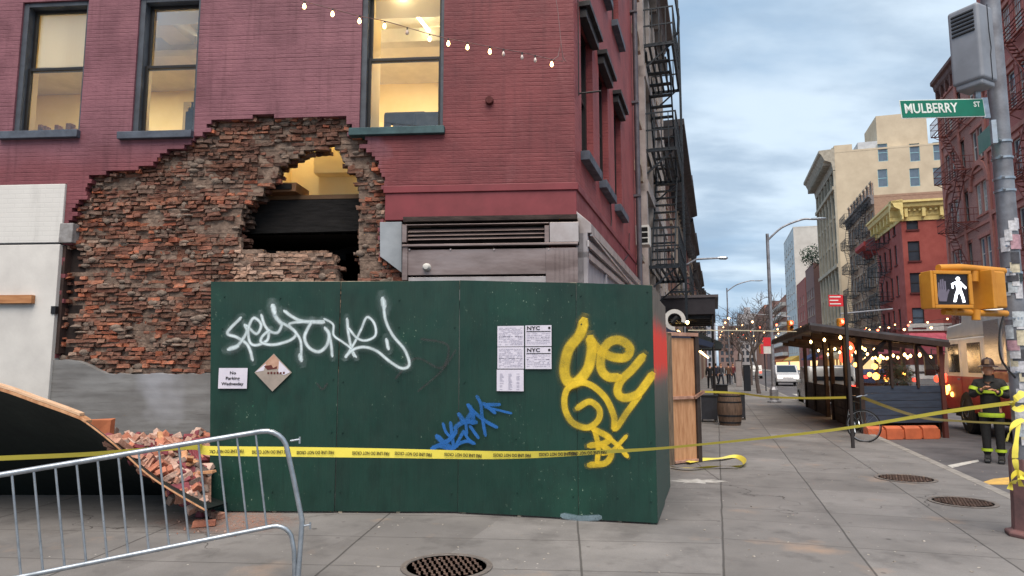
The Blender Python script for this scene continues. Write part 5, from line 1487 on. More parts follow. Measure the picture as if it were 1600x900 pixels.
def fire_escape(parent, x0, x1, levels, mat, out=1.15, hh=2.9, rail=.95, M=None, name='fire_escape', drop=None, tw=(-.88, -.42)):
    """platforms with railings, joined by slanted ladders, on the facade in the building's frame"""
    M = M or Matrix.Identity(4)
    for i, z in enumerate(levels):
        m = MB(M)
        for q in range(6): y = -.12 - q * (out - .15) / 5; m.box(x0, x1, y - .03, y + .03, z, z + .035)
        m.box(x0, x0 + .05, -out, 0, z - .05, z + .03); m.box(x1 - .05, x1, -out, 0, z - .05, z + .03)
        for zz in (z + .5, z + rail):
            m.box(x0, x1, -out - .02, -out + .02, zz, zz + .035); m.box(x0, x0 + .03, -out, 0, zz, zz + .035); m.box(x1 - .03, x1, -out, 0, zz, zz + .035)
        k = int((x1 - x0) / .22)
        for q in range(k + 1): x = x0 + (x1 - x0) * q / k; m.box(x - .011, x + .011, -out - .01, -out + .01, z, z + rail)
        for q in range(5):
            for xx in (x0, x1): m.box(xx - .012, xx + .012, -out + out * q / 5 - .012, -out + out * q / 5 + .012, z, z + rail)
        m.bar((x0 + .1, -out + .05, z), (x0 + .1, 0, z - .7), .04); m.bar((x1 - .1, -out + .05, z), (x1 - .1, 0, z - .7), .04)
        if i + 1 < len(levels):
            zt_ = levels[i + 1]; xa, xb2 = (x0 + .4, x1 - .4) if i % 2 == 0 else (x1 - .4, x0 + .4)
            for y in tw: m.bar((xa, y, z), (xb2, y, zt_), .04, .09)
            ns = 12
            for q in range(1, ns): t = q / ns; x = xa + (xb2 - xa) * t; m.box(x - .09, x + .09, tw[0], tw[1], z + (zt_ - z) * t, z + (zt_ - z) * t + .025)
        m.build(name, mat, parent)
    if drop:
        m = MB(M); 
        for y in (-out + .1, -out + .5): m.bar((drop[0], y, drop[1]), (drop[0], y, drop[2]), .04)
        z = drop[1]
        while z < drop[2]: m.bar((drop[0], -out + .1, z), (drop[0], -out + .5, z), .03); z += .3
        m.build('drop_ladder', mat, parent)
M_br2 = brick('red_brick_far', S(170, 92, 84), S(152, 80, 74), S(120, 70, 64), var=.3, dirt=.15, bump=.3)
M_cream_st = pm('cream_stone', S(176, 160, 142), S(146, 132, 118), .8, 0, 1.5, .3, dirt=.2)
M_iron_d = pm('escape_iron', S(40, 48, 56), S(28, 34, 40), .5, .2, 8, .1)
M_frw = pm('white_frame', S(196, 196, 194), None, .6, 0, 5, .1)
M_frd = pm('dark_frame', S(46, 42, 42), None, .6, 0, 5, .1)
SE = SC + LEN
def srange(px, n=NL): return onN(px, 500, n)[0]
# --- left row
sA, sB = SE + .02, SE + 1.5
lv = rows(4, 3.2, 3.35)
hA = house('row_house', 'narrow red brick house with arched lintels just past the corner building', 'L', sA, sB, 13.0, 8, M_br2, [(x, z + 1.0, .7, 1.9) for x in (.35,) for z in lv[:3]], frame=M_frd, sill=M_cream_st, style='arch')
mb = MB(); mb.box(.1, .55, -.30, .1, 4.35, 4.80)
for i in range(3): mb.box(.094, .099, -.27, -.04, 4.39 + .13 * i, 4.49 + .13 * i, 2)
o = mb.build('air_conditioner', [M_white, M_white, M_void], bevel=.01); o.matrix_world = Matrix.Translation(SP(sA, NL)) @ Matrix.Rotation(RZL, 4, 'Z')
tag(o, 'white window air conditioner sticking out beside the downpipe', 'air conditioner')
sC = SE + 8.6
hB = house('tenement', 'pale stone fronted tenement carrying the tallest black fire escape', 'L', sB + .02, sC, 12.9, 10, M_cream_st, [(x, z + .9, 1.0, 1.95) for x in (.6, 2.3, 4.0, 5.7) for z in rows(3, 3.3, 3.0)], frame=M_frw, sill=M_cream_st, lintel=M_cream_st, cornice=(pm('dark_cornice', S(92, 84, 80), None, .7, 0, 4, .2), .9, .55))
mb = MB()
for x in (.0, 1.8, 3.5, 5.2, 6.7): mb.box(x, x + .32, -.14, .0, 3.1, 12.0)
for z in rows(3, 3.1, 3.0): mb.box(0, sC - sB, -.18, -.0, z - .15, z + .15)
mb.build('pilaster_front', pm('grey_stone', S(168, 160, 156), S(140, 132, 128), .8, 0, 3, .3), hB)
FEL = [5.0, 8.5, 12.0, 15.5]
fire_escape(hB, .15, 3.4, [4.05, 7.05, 9.85], M_iron_d, out=.88, tw=(-.74, -.16))
mb = MB(); mb.tube([(.4, -.88, 10.1), (.4, -1.0, 10.2), (.4, -1.02, 10.6), (.4, -.95, 11.2), (.4, -.9, 12.0)], .04, 6); mb.build('gooseneck_ladder', M_iron_d, hB)
m = MB()       # the long vertical ladder that fills the gap
for x in (3.0, 3.5): m.bar((x, -.9, 2.9), (x, -.9, 12.5), .05)
z = 3.0
while z < 12.5: m.bar((3.0, -.9, z), (3.5, -.9, z), .035); z += .33
m.build('drop_ladder', M_iron_d, hB)
mb = MB()
mb.box(0, sC - sB, -.25, 0, 2.7, 3.1); mb.build('shop_cornice', M_black, hB)
col3 = [(S(128, 96, 84), S(108, 78, 70)), (S(166, 150, 132), S(140, 124, 110)), (S(120, 70, 64), S(100, 58, 54)), (S(150, 130, 112), S(120, 104, 92)), (S(132, 92, 80), S(112, 76, 68)), (S(160, 152, 144), S(134, 126, 120))]
s = sC + .02; hs = [9.9, 10.3, 10.0, 10.6, 9.8, 10.4, 10.0, 11.2, 11.5]
descr = ['brown brick tenement third along the left side', 'grey stone tenement with dark projecting cornice on the left side', 'dark red tenement half way up the left side', 'sandy tenement behind the far fire escapes on the left', 'low brown house on the left beyond the awning', 'pale house far along the left side', 'small dark house near the left vanishing end', 'tan house near the left vanishing end', 'last grey house at the left vanishing end']
for i in range(9):
    w = (9, 8.5, 8, 9, 10, 12, 14, 16, 20)[i]
    c1, c2 = col3[i % 6]
    wm = brick('left_brick_%s' % 'abcdef'[i % 6], c1, c2, tuple(v * .9 for v in c1[:3]) + (1,), var=.3, dirt=.2, bump=.2)
    nw = int(w / 2.1)
    st = 3.3
    hh = house('tenement', descr[i], 'L', s, s + w, hs[i], 10, wm, [(.7 + q * (w - 1.2) / nw, z + 1, 1.0, 1.85) for q in range(nw) for z in rows(int((hs[i] - 2.5) / st), 3.3, st)], frame=M_frw if i % 2 else M_frd, sill=M_cream_st, lintel=M_cream_st, cornice=(pm('iron_cornice', S(56, 52, 54), None, .7, 0, 4, .2), 1.0, .85 if i in (0, 1) else .6))
    if i < 6: fire_escape(hh, 1.5, 5.6, rows(int((hs[i] - 5) / 3.3), 4.3, 3.3), M_iron_d, out=.85)
    s += w + .02
# --- right row (house frames run from the far end towards us, X to the right as seen from the street)
nR = FARB
def sR(px): return onN(px, 500, nR)[0]
def zR(px, py): return onN(px, py, nR)[1]
M_rd1 = brick('deep_red_brick', S(178, 106, 98), S(162, 94, 88), S(118, 60, 56), var=.25, dirt=.12, bump=.3)
M_brownst = brick('brown_red_brick', S(176, 130, 120), S(160, 116, 108), S(110, 66, 62), var=.3, dirt=.25, bump=.3)
M_trimred = pm('red_trim', S(168, 112, 102), S(150, 98, 90), .8, 0, 4, .3)
s1a, s1b = sR(1700), sR(1566)
w1 = s1b - s1a
zz = rows(5, 4.4, 4.15)
h1 = house('tenement', 'bright red brick tenement at the right edge behind the signal post', 'R', s1a, s1b, 27, 12, M_rd1, [(.55 + q * 1.55, z, 1.05, 2.3) for q in range(8) if .55 + q * 1.55 < w1 - 1.2 for z in zz], frame=M_frw, sill=M_trimred, lintel=M_trimred, style='sash')
mb = MB()
for z in zz: mb.box(0, w1, -.12, 0, z + 2.75, z + 3.05)
mb.build('string_course', M_trimred, h1)
fire_escape(h1, 5.2, 9.5, [z - .4 for z in zz], pm('rust_red_iron', S(120, 62, 56), S(96, 50, 46), .7, .2, 8, .2), out=1.2)
s2a, s2b = s1b + .03, sR(1490)
w2 = s2b - s2a
h2t = zR(1477, 122)
h2 = house('tenement', 'brownstone red tenement with arched windows and rust red fire escape', 'R', s2a, s2b, h2t, 14, M_brownst,
           [(x, z, .82, 2.15) for z in rows(6, 4.3, 3.72) if z + 2.9 < h2t for x in (.9, 2.0, 4.1, w2 - 5.0, w2 - 2.7, w2 - 1.6)], frame=M_frw, sill=M_trimred, style='sash',
           cornice=(pm('brown_cornice', S(96, 64, 58), S(78, 52, 48), .7, 0, 3, .2), 1.3, .45), lintel=M_trimred)
mb = MB()
for z in rows(6, 4.3, 3.72):
    if z + 3.2 < h2t: mb.box(0, w2, -.1, 0, z + 2.95, z + 3.15)
for cx in (1.9, w2 - 1.8):       # big relieving arches over the third and fourth rows
    for z in (4.3 + 3.72 * 2 + 1.9, 4.3 + 1.9):
        for q in range(12):
            a0, a1 = math.pi * q / 12, math.pi * (q + 1) / 12
            mb.prism([(cx + r_ * math.cos(a) * 1.0, z + r_ * math.sin(a)) for r_, a in ((1.45, a0), (1.8, a0), (1.8, a1), (1.45, a1))], -.16, -.001)
for x in (0, w2 / 2 - .6, w2 - .4): mb.box(x, x + .4, -.12, 0, 3, h2t - .5)
mb.build('arched_stonework', M_trimred, h2)
fire_escape(h2, w2 / 2 - 2.3, w2 / 2 + 2.0, [z - .35 for z in rows(6, 4.3, 3.72) if z + 2.6 < h2t], MATS['rust_red_iron'], out=1.3)
# red corner house with the yellow cornice
s3a, s3b = sR(1418), sR(1377)
w3 = s3b - s3a; h3t = zR(1418, 312)
# side wall windows from the picture: two columns, four storeys
M_red3 = pm('painted_red_wall', S(156, 78, 70), S(140, 66, 60), .75, 0, 1.2, .2, dirt=.12)
P3n = SP(s3a, nR)      # near corner; the side wall runs along N
def side3(px, py):
    p = onplane(px, py, P3n, U); return (p - P3n).dot(N), p.z
a0 = side3(1438, 470)[0] - .75
zs3 = [side3(1440, y)[1] for y in (358, 407, 457, 512)]
h3 = house('corner_house', 'painted red corner house with a yellow bracketed cornice', 'R', s3a, s3b, h3t, 18, M_red3, [(x, z, .9, 2.0) for x in (.8, 3.0, 5.2, 7.4) if x < w3 - 1 for z in zs3],
           [(a0, z, 1.0, 1.9) for z in zs3] + [(a0 + 4.6, z, 1.0, 1.9) for z in zs3[:3]], frame=M_frd, sill=pm('dark_red_trim', S(92, 34, 34), None, .7, 0, 4, .2), lintel=None)
nM = TM(w3, 0, 0, 90)
mb = MB(); CY = pm('yellow_cornice_paint', S(226, 208, 142), S(206, 184, 116), .6, 0, 3, .2, dirt=.1)
prof = [(0, -1.5), (-.12, -1.5), (-.12, -1.15), (-.2, -1.0), (-.3, -.5), (-.75, -.25), (-.85, .1), (-1.0, .15), (-1.0, .35), (0, .45)]
mb.prism([(p[0], h3t + p[1]) for p in prof], -.0, w3 + 1.0, axis='X')
mb.M = nM; mb.prism([(p[0], h3t + p[1]) for p in prof], -1.0, 18, axis='X')
for i in range(12): x = .2 + i * 1.5; mb.box(x, x + .28, -.62, -.1, h3t - 1.2, h3t - .25)
for i in range(40): x = .1 + i * .45; mb.box(x, x + .2, -.5, -.1, h3t - .62, h3t - .4)
mb.M = Matrix.Identity(4)
for i in range(6): x = .3 + i * 1.5; mb.box(x, x + .28, -.62, -.1, h3t - 1.2, h3t - .25)
mb.build('cornice', CY, h3)
fire_escape(h3, 1.0, 5.5, [z - .35 for z in zs3], M_iron_d, out=1.3)
mb = MB(); mb.prism([(-1.7, 2.7), (0, 4.6), (0, 2.7)], 0, w3 + .1, axis='X'); mb.M = nM; mb.prism([(-1.2, 2.6), (-1.0, 3.9), (0, 4.6), (0, 2.6)], .0, 17, axis='X'); mb.build('awning', pm('rose_awning', S(178, 84, 98), S(150, 66, 80), .8, 0, 2, .2), h3)
mb = MB(nM); mb.box(0, 17, -.08, 0, 4.8, 5.5); mb.build('sign_fascia', M_white, h3)
# narrow tan house with balconies of fire escapes, red bracket cornice
s4a, s4b = s3b + .02, sR(1333); w4 = s4b - s4a; h4t = zR(1345, 330)
M_tan = brick('tan_brick', S(166, 142, 120), S(148, 122, 104), S(134, 112, 96), var=.3, dirt=.15, bump=.2)
h4 = house('tenement', 'tall tan brick tenement with stacked black fire escape balconies', 'R', s4a, s4b, h4t, 14, M_tan, [(.8 + q * 1.9, z, 1.0, 2.0) for q in range(int(w4 / 1.9)) for z in rows(6, 4.2, 3.2)], frame=M_frw, sill=M_cream_st, lintel=M_cream_st, cornice=(pm('grey_cornice', S(120, 118, 120), None, .7, 0, 3, .1), .8, .6))
for xx in (1.0, w4 - 5.5): fire_escape(h4, xx, xx + 4.0, rows(6, 3.9, 3.2), M_iron_d, out=1.2)
mb = MB(); z = zR(1370, 385); mb.prism([(-1.3, z + .2), (-1.3, z + .6), (0, z + 1.1), (0, z - .8), (-.3, z - .6)], w4 - 5, w4, axis='X'); mb.build('red_cornice', pm('red_bracket', S(166, 56, 54), None, .7, 0, 3, .2), h4)
# cream loft tower
s5a, s5b = sR(1318), sR(1287); w5 = s5b - s5a; h5t = zR(1318, 213)
M_cr = pm('cream_tower_wall', S(196, 182, 158), S(180, 166, 144), .8, 0, .5, .15, dirt=.08)
M_crs = pm('cream_tower_front', S(176, 168, 150), S(156, 148, 132), .8, 0, .8, .2, dirt=.12)
P5n = SP(s5a, nR)
def side5(px, py):
    p = onplane(px, py, P5n, U); return (p - P5n).dot(N), p.z
sw5 = []
for px, yy in ((1380, (252, 292)), (1430, (252, 291)), (1467, (250, 290))):
    for y in yy: x, z = side5(px, y); sw5.append((x - .6, z, 1.25, 2.6))
fr5 = []
for q in range(6):
    for z in rows(8, 5.0, 3.75):
        x = 1.0 + q * (w5 - 1.6) / 6; fr5.append((x, z, (w5 - 1.6) / 6 - 1.3, 2.6))
M_frc = pm('pale_teal_frame', S(150, 196, 206), None, .6, 0, 5, .1)
h5 = house('loft_tower', 'tall cream loft building with dentil cornice and pale blue side windows', 'R', s5a, s5b, h5t, 24, M_crs, fr5, sw5, frame=M_frc, sill=None, lintel=None, sidemat_=M_cr, pane=M_pane3, rev=.4)
mb = MB(); m2 = 1
prof = [(0, -2.6), (-.3, -2.6), (-.5, -1.4), (-1.4, -1.0), (-1.8, -.1), (-2.1, .1), (-2.1, .5), (0, .6)]
mb.prism([(p[0], h5t + p[1]) for p in prof], 0, w5 + .05, axis='X')
for i in range(int(w5 / .9)): mb.box(.2 + i * .9, .55 + i * .9, -1.5, -.4, h5t - 1.6, h5t - .9)
mb.build('cornice', pm('stone_cornice', S(170, 164, 150), S(140, 134, 122), .8, 0, 2, .2), h5)
mb = MB()
for q in range(7): x = .2 + q * (w5 - .7) / 6; mb.box(x, x + .55, -.3, 0, .2, h5t - 2.7)
for z in (4.2, 15.6, 27.0): mb.box(0, w5, -.5, 0, z, z + .5)
for z in rows(8, 5.0, 3.75): mb.box(0, w5, -.12, 0, z - .6, z - .25)
mb.build('pilasters', M_crs, h5)
nM5 = TM(w5, 0, 0, 90)
bx0, bx1 = side5(1372, 200)[0], side5(1452, 200)[0]
zt5 = side5(1390, 176)[1]
mb = MB(nM5); mb.box(bx0, bx1, 1, 9, h5t + .25, zt5); mb.box(side5(1340, 205)[0], side5(1371, 205)[0], .5, 4, h5t + .25, h5t + 1.4, 1)
mb.box(0, 2.4, 0, 2, h5t + .25, h5t + 1.1)
mb.build('roof_bulkhead', [M_cr, pm('plant_white', S(188, 192, 196), None, .6, 0, 2, .1)], h5)
# farther houses on the right
def simple(px_near, px_far, py_top, label, wm, name='apartment_house', nw=4, st=3.2, fr=None, **kw):
    a, b2 = sR(px_near), sR(px_far); h = zR(px_near, py_top); w = b2 - a
    nfl = max(2, int((h - 4) / st))
    return house(name, label, 'R', a, b2, h, kw.pop('depth', 14), wm, [(.8 + q * (w - 1) / nw, z, 1.4, 1.8) for q in range(nw) for z in rows(nfl, 4.4, st)], frame=fr or M_frw, sill=M_cream_st, **kw), w, h
M_brm = brick('mauve_brick', S(132, 98, 92), S(116, 84, 80), S(112, 90, 86), var=.3, dirt=.1, bump=.2)
hz3 = [4.4 + 3.4 * i for i in range(5)]
h6, w6, hh6 = simple(1275, 1262, 408, 'mid rise mauve brick house with large paired windows beside the cream tower', M_brm, sidewins=[(1.2, z, 2.0, 2.0) for z in hz3] + [(4.8, z, 2.0, 2.0) for z in hz3])
M_rdn = brick('narrow_red_brick', S(164, 92, 82), S(148, 80, 72), S(130, 80, 72), var=.3, dirt=.15, bump=.2)
simple(1261, 1247, 432, 'narrow red brick house between the mauve house and the pale block', M_rdn, nw=3, depth=10)
M_pale = pm('pale_render', S(196, 194, 188), S(180, 178, 172), .8, 0, .5, .1)
h7, w7, hh7 = simple(1246, 1230, 344, 'tall pale modern block with a blank flank and blue glass front', pm('pale_glass_front', S(186, 196, 200), S(160, 172, 178), .5, 0, .5, .1), name='modern_block', nw=5, st=3.4, sidemat_=M_pale, depth=20)
M_org = pm('orange_brick', S(164, 118, 100), S(142, 100, 86), .8, 0, 1, .2)
h8, w8, hh8 = simple(1229, 1209, 460, 'orange brick block with white balconies behind the street lamp', M_org, name='balcony_block', nw=3)
mb = MB()
for i in range(6):
    z = 4 + i * (hh8 - 4) / 6; mb.box(0, w8, -1.3, 0, z, z + .9)
mb.build('balcony', M_white, h8)
simple(1206, 1196, 470, 'grey brown block near the far end of the right side', M_brm, nw=3)
simple(1195, 1180, 476, 'low brick block at the far end of the right side', M_org, nw=3)
# greenery on a roof terrace
def leafy(name, label, c, r, n, cat, mat, sq=.8, grp=None, leaf=.12):
    o = empty(name, c, 0, label, cat, grp); rr = random.Random(int(c[0] * 7) + n)
    mb = MB()
    for i in range(n):
        d = Vector((rr.gauss(0, 1), rr.gauss(0, 1), rr.gauss(0, 1) * sq)); d = d.normalized() * r * rr.random() ** .4
        u = Vector((rr.gauss(0, 1), rr.gauss(0, 1), rr.gauss(0, 1))).normalized(); v = u.orthogonal().normalized(); q = leaf * rr.uniform(.6, 1.4)
        mb.add([d, d + u * q + v * q * .4, d + u * q * 2, d + u * q - v * q * .4], [(0, 1, 2, 3)])
    mb.build('foliage', mat, o, normals=False); return o
M_leaf = pm('dark_leaf', S(52, 74, 50), S(34, 52, 36), .7, 0, 9, .1)
p = SP(sR(1300), nR + 1); 
leafy('roof_shrub', 'dark evergreen shrub on a terrace left of the cream tower', SP(sR(1279), nR - .5, zR(1288, 384)), 2.2, 500, 'shrub', M_leaf, leaf=.3)
# a bay of closing blocks at the end of the street
for i, (n0, w, h, lb) in enumerate(((-9, 9, 24, 'grey block closing the street end on the left'), (1, 9, 20, 'brown block closing the street end beside the middle'), (10.5, 10, 26, 'pale block closing the street end on the right'))):
    o = empty('distant_block', SP(330 + i * 8, n0), -SA, lb, 'building', 'blocks closing the street')
    wm = (pm('distant_grey', S(150, 150, 156), S(136, 136, 144), .9, 0, .3, 0), pm('distant_brown', S(140, 118, 112), S(126, 106, 104), .9, 0, .3, 0), pm('distant_pale', S(166, 164, 166), S(150, 148, 152), .9, 0, .3, 0))[i]
    fl = [(x, x + 1.3, z, z + 2) for x in (1, 3.2, 5.4) for z in rows(6, 3, 3.2)]
    mb = MB(); sheet(mb, 0, w, -.13, h, fl, .2); mb.box(0, w, .25, 14, -.13, h - .01, 0); mb.build('wall', wm, o, normals=False)
    mb = MB(); mb.box(.5, w - .5, .201, .24, 3, h - 1); mb.build('pane', M_pane, o)
    mb = MB(); mb.box(w * .3, w * .6, 3, 6, h, h + 3.5); mb.build('roof_bulkhead', wm, o)
# ================================================================ SIGNAL POST AT THE RIGHT
PB = onz(1612, 838); PT = onY(1547, 0, 6.35); pdv = (PT - PB).normalized()
def PP(z): return PB + pdv * (z / pdv.z)
post = empty('signal_post', PB, 0, 'tall grey signal post covered in stickers with a red base at the right edge', 'signal post')
IV = Matrix.Translation(-PB)
M_pole = pm('aluminium_pole', S(150, 152, 158), S(112, 112, 118), .5, .45, 5, .3, .003, dirt=.4)
mb = MB(IV); mb.tube([PB + Vector((0, 0, .05)), PP(2), PP(3.5), PP(7.5)], [.088, .085, .082, .078], 20); mb.build('pole', M_pole, post, smooth=True)
mb = MB(); seg = 8
mb.lathe([(.21, 0), (.215, .03), (.2, .045), (.155, .06), (.145, .3), (.14, .72), (.12, .80), (.095, .84)], (0, 0, 0), 8); mb.build('base', pm('red_grey_base', S(128, 92, 90), S(92, 72, 72), .7, .1, 6, .5, dirt=.5), post, bevel=.006)
rr = random.Random(12)
stc = [S(206, 206, 210), S(190, 198, 204), S(74, 74, 80), S(206, 196, 170), S(214, 214, 218), S(190, 150, 160), S(50, 62, 64), S(204, 204, 210)]
for i in range(46):
    z = rr.uniform(.85, 3.0) if i > 6 else rr.uniform(1.0, 1.9); a = rr.uniform(R(195), R(300)); w2, h2 = rr.uniform(.03, .065), rr.uniform(.035, .075)
    mb = MB(IV); c = PP(z); ra = .0885 + i * .00012; vs = []
    for q in range(5):
        t = a + (q / 4 - .5) * 2 * w2 / ra
        for s2 in (-1, 1): vs.append(c + Vector((ra * math.cos(t), ra * math.sin(t), s2 * h2)) + pdv * 0)
    mb.add(vs, [(2 * q, 2 * q + 2, 2 * q + 3, 2 * q + 1) for q in range(4)])
    mb.build('sticker', pm('sticker_%s' % 'abcdefgh'[i % 8], stc[i % 8], tuple(v * .55 for v in stc[i % 8][:3]) + (1,), .6, 0, 30, 0), post, normals=False, smooth=True)
for z in (1.55, 2.06, 2.5, 2.75, 3.3, 3.42, 3.62, 3.78):
    mb = MB(IV); c = PP(z); mb.tube([c - Vector((0, 0, .011)), c + Vector((0, 0, .011))], .092, 20); mb.tube([c + Vector((-.06, -.08, 0)), c + Vector((-.1, -.1, 0))], .012, 6); mb.build('band', M_steel, post, smooth=True)
mb = MB(IV); mb.tube(catmull([onY(1568, 494, 6.2), onY(1562, 520, 6.18), onY(1564, 560, 6.18), PP(1.5) + Vector((-.08, -.05, 0))], 6), .009, 6); mb.build('cable', M_black, post, smooth=True)
# equipment cabinet
cc = onY(1518, 74, 6.15)
cab = empty('equipment_cabinet', cc, R(28), 'grey louvred equipment cabinet high on the signal post', 'cabinet')
M_cab = pm('cabinet_grey', S(138, 142, 150), S(122, 126, 134), .55, .1, 3, .1, dirt=.12)
mb = MB(); mb.box(-.12, .14, -.14, .14, -.37, .37); mb.build('housing', M_cab, cab, bevel=.03, seg=4)
mb = MB(); mb.box(-.1, .12, -.12, .12, -.42, -.36); mb.build('hood', M_cab, cab, bevel=.02, seg=3)
for i in range(6): mb = MB(); mb.box(-.131, -.117, -.1, .1, .1 + i * .038, .118 + i * .038, rot=Matrix.Rotation(R(25), 3, 'Y')); mb.build('louvre', M_black, cab)
mb = MB(); mb.tube([(.035, -.1425, .372), (.035, -.1425, .1), (.05, -.1425, -.05), (.03, -.1425, -.12), (.03, -.1425, -.37)], .004, 5); mb.build('seam', M_black, cab)
mb = MB(); mb.box(.14, .26, -.03, .03, .2, .24); mb.box(.14, .26, -.03, .03, -.25, -.21); mb.tube([(.08, .02, -.4), (.1, .04, -.62)], .03, 8); mb.build('bracket', M_steel, cab)
# street name signs
M_sgn = pm('sign_green', S(16, 112, 88), S(14, 100, 78), .4, 0, 4, 0); M_sw = pm('sign_white', S(226, 232, 226), None, .4, 0, 4, 0)
l, r = onY(1407, 171, 6.0), onY(1538, 168, 6.14)
sg2 = empty('street_sign', (l + r) / 2, 0, 'green street name sign reading MULBERRY ST', 'street sign', 'street name signs on the post')
d = (r - l).normalized(); L = (r - l).length; y = Vector((0, 0, 1)); z = d.cross(y).normalized(); y = z.cross(d)
M = Matrix((d, y, z)).transposed().to_4x4()
sg2.matrix_world = Matrix.Translation((l + r) / 2) @ M
mb = MB(); mb.box(-L / 2, L / 2, -.088, .088, -.004, 0); mb.build('border', M_sw, sg2, bevel=.002)
mb = MB(); mb.box(-L / 2 + .008, L / 2 - .008, -.080, .080, .0005, .003); mb.build('plate', M_sgn, sg2)
text('MULBERRY', .128, M_sw, sg2, Matrix.Translation((-L / 2 + .035, .0, .0045)), sx=.90, align='LEFT', ext=.0008)
text('ST', .07, M_sw, sg2, Matrix.Translation((L / 2 - .115, .03, .0045)), sx=.95, align='LEFT', ext=.0008)
mb = MB(); mb.box(L / 2 - .01, L / 2 + .06, -.1, .1, -.03, -.005); mb.build('bracket', M_steel, sg2, bevel=.003)
c = onY(1545, 212, 6.2)
s3 = empty('street_sign', c, R(-109), 'green street name sign seen nearly edge on below the MULBERRY ST sign', 'street sign', 'street name signs on the post')
mb = MB(); mb.box(-.3, .12, -.003, .003, -.1, .09); mb.build('plate', pm('sign_teal_back', S(110, 168, 158), S(92, 150, 142), .4, .2, 4, 0), s3, bevel=.001)
mb = MB(); mb.box(.1, .16, -.02, .02, -.12, .1); mb.build('bracket', M_steel, s3)
# pedestrian signal
M_sy = pm('signal_yellow', S(200, 138, 44), S(180, 118, 36), .45, 0, 4, .1, dirt=.12)
c = onY(1484, 453, 6.0)
ps = empty('pedestrian_signal', c, R(4), 'yellow pedestrian signal showing a white walking figure', 'pedestrian signal')
mb = MB(); mb.box(-.2, .2, -.02, .18, -.185, .185); mb.build('housing', M_sy, ps, bevel=.02, seg=3)
mb = MB(); mb.box(-.23, -.2, -.05, .1, -.19, .19); mb.box(-.2, .2, -.055, -.02, .155, .19); mb.box(-.2, .2, -.055, -.02, -.19, -.155); mb.box(.17, .205, -.055, -.02, -.155, .155); mb.box(-.2, -.17, -.055, -.02, -.155, .155); mb.build('visor', M_sy, ps, bevel=.006)
mb = MB(); mb.box(-.17, .17, -.035, -.021, -.155, .155); mb.build('screen', pm('signal_screen', S(36, 30, 36), None, .3, 0, 4, 0), ps)
man = [(.062, .082), (.085, .07), (.09, .052), (.12, .0), (.135, -.002), (.142, .008), (.112, .03), (.098, .058)]
M_walk = em('walking_white', (.85, .92, 1, 1), 2.2)
mb = MB()
mb.lathe([(.001, -.040), (.021, -.040), (.021, -.036)], (.066, 0, .108), 14, axis='Y')
mb.prism([(.036, .082), (.092, .082), (.094, .01), (.07, -.02), (.046, .0)], -.040, -.036)
mb.prism([(.092, .08), (.148, .024), (.140, .006), (.088, .045)], -.0405, -.0365); mb.prism([(.04, .082), (-.008, .06), (-.002, .01), (.012, .012), (.014, .048), (.044, .058)], -.0405, -.0365)
mb.prism([(.050, .012), (.02, -.06), (.004, -.125), (.03, -.125), (.048, -.06), (.076, -.01)], -.0405, -.0365); mb.prism([(.06, -.008), (.09, -.07), (.1, -.13), (.126, -.128), (.112, -.06), (.09, .01)], -.041, -.037)
mb.build('walking_figure', M_walk, ps)
mb = MB(); gx = -.1
mb.prism([(gx - .045, -.12), (gx + .03, -.12), (gx + .05, -.05), (gx + .07, -.005), (gx + .055, .005), (gx + .035, -.03), (gx + .035, .0), (gx - .05, .0), (gx - .06, -.06)], -.0385, -.036)
for i, h2 in enumerate((.07, .1, .105, .085)): x = gx - .05 + i * .0225; mb.box(x, x + .017, -.0385, -.036, .0, h2)
mb.build('hand_figure', pm('unlit_hand', S(110, 104, 120), None, .6, 0, 9, 0), ps)
ps.scale = (.88, .88, .88)
c2 = onY(1536, 455, 6.25)
p2 = empty('pedestrian_signal', c2, R(-70), 'second yellow pedestrian signal turned side on beside the post', 'pedestrian signal')
mb = MB(); mb.box(-.19, .19, -.11, .1, -.19, .19); mb.build('housing', M_sy, p2, bevel=.02, seg=3); mb = MB(); mb.box(-.2, .2, -.17, -.11, -.2, .2); mb.build('visor', M_sy, p2, bevel=.008); p2.scale = (.88, .72, .88)
br = empty('signal_bracket', onY(1520, 420, 6.15), 0, 'yellow tubular bracket arms carrying both pedestrian signals on the post', 'bracket'); IB = Matrix.Translation(-onY(1520, 420, 6.15))
mb = MB(IB); mb.tube([onY(1466, 419, 6.05), onY(1500, 418, 6.1), onY(1568, 424, 6.28)], .034, 12); mb.tube([onY(1522, 424, 6.15), onY(1522, 440, 6.15)], .035, 10); mb.build('upper_arm', M_sy, br, smooth=True)
mb = MB(IB); mb.tube([onY(1474, 487, 6.05), onY(1520, 489, 6.12), onY(1572, 490, 6.28)], .03, 12); mb.tube([onY(1488, 482, 6.07), onY(1488, 490, 6.07)], .04, 10); mb.tube([onY(1525, 484, 6.1), onY(1525, 500, 6.1)], .035, 10); mb.build('lower_arm', M_sy, br, smooth=True)
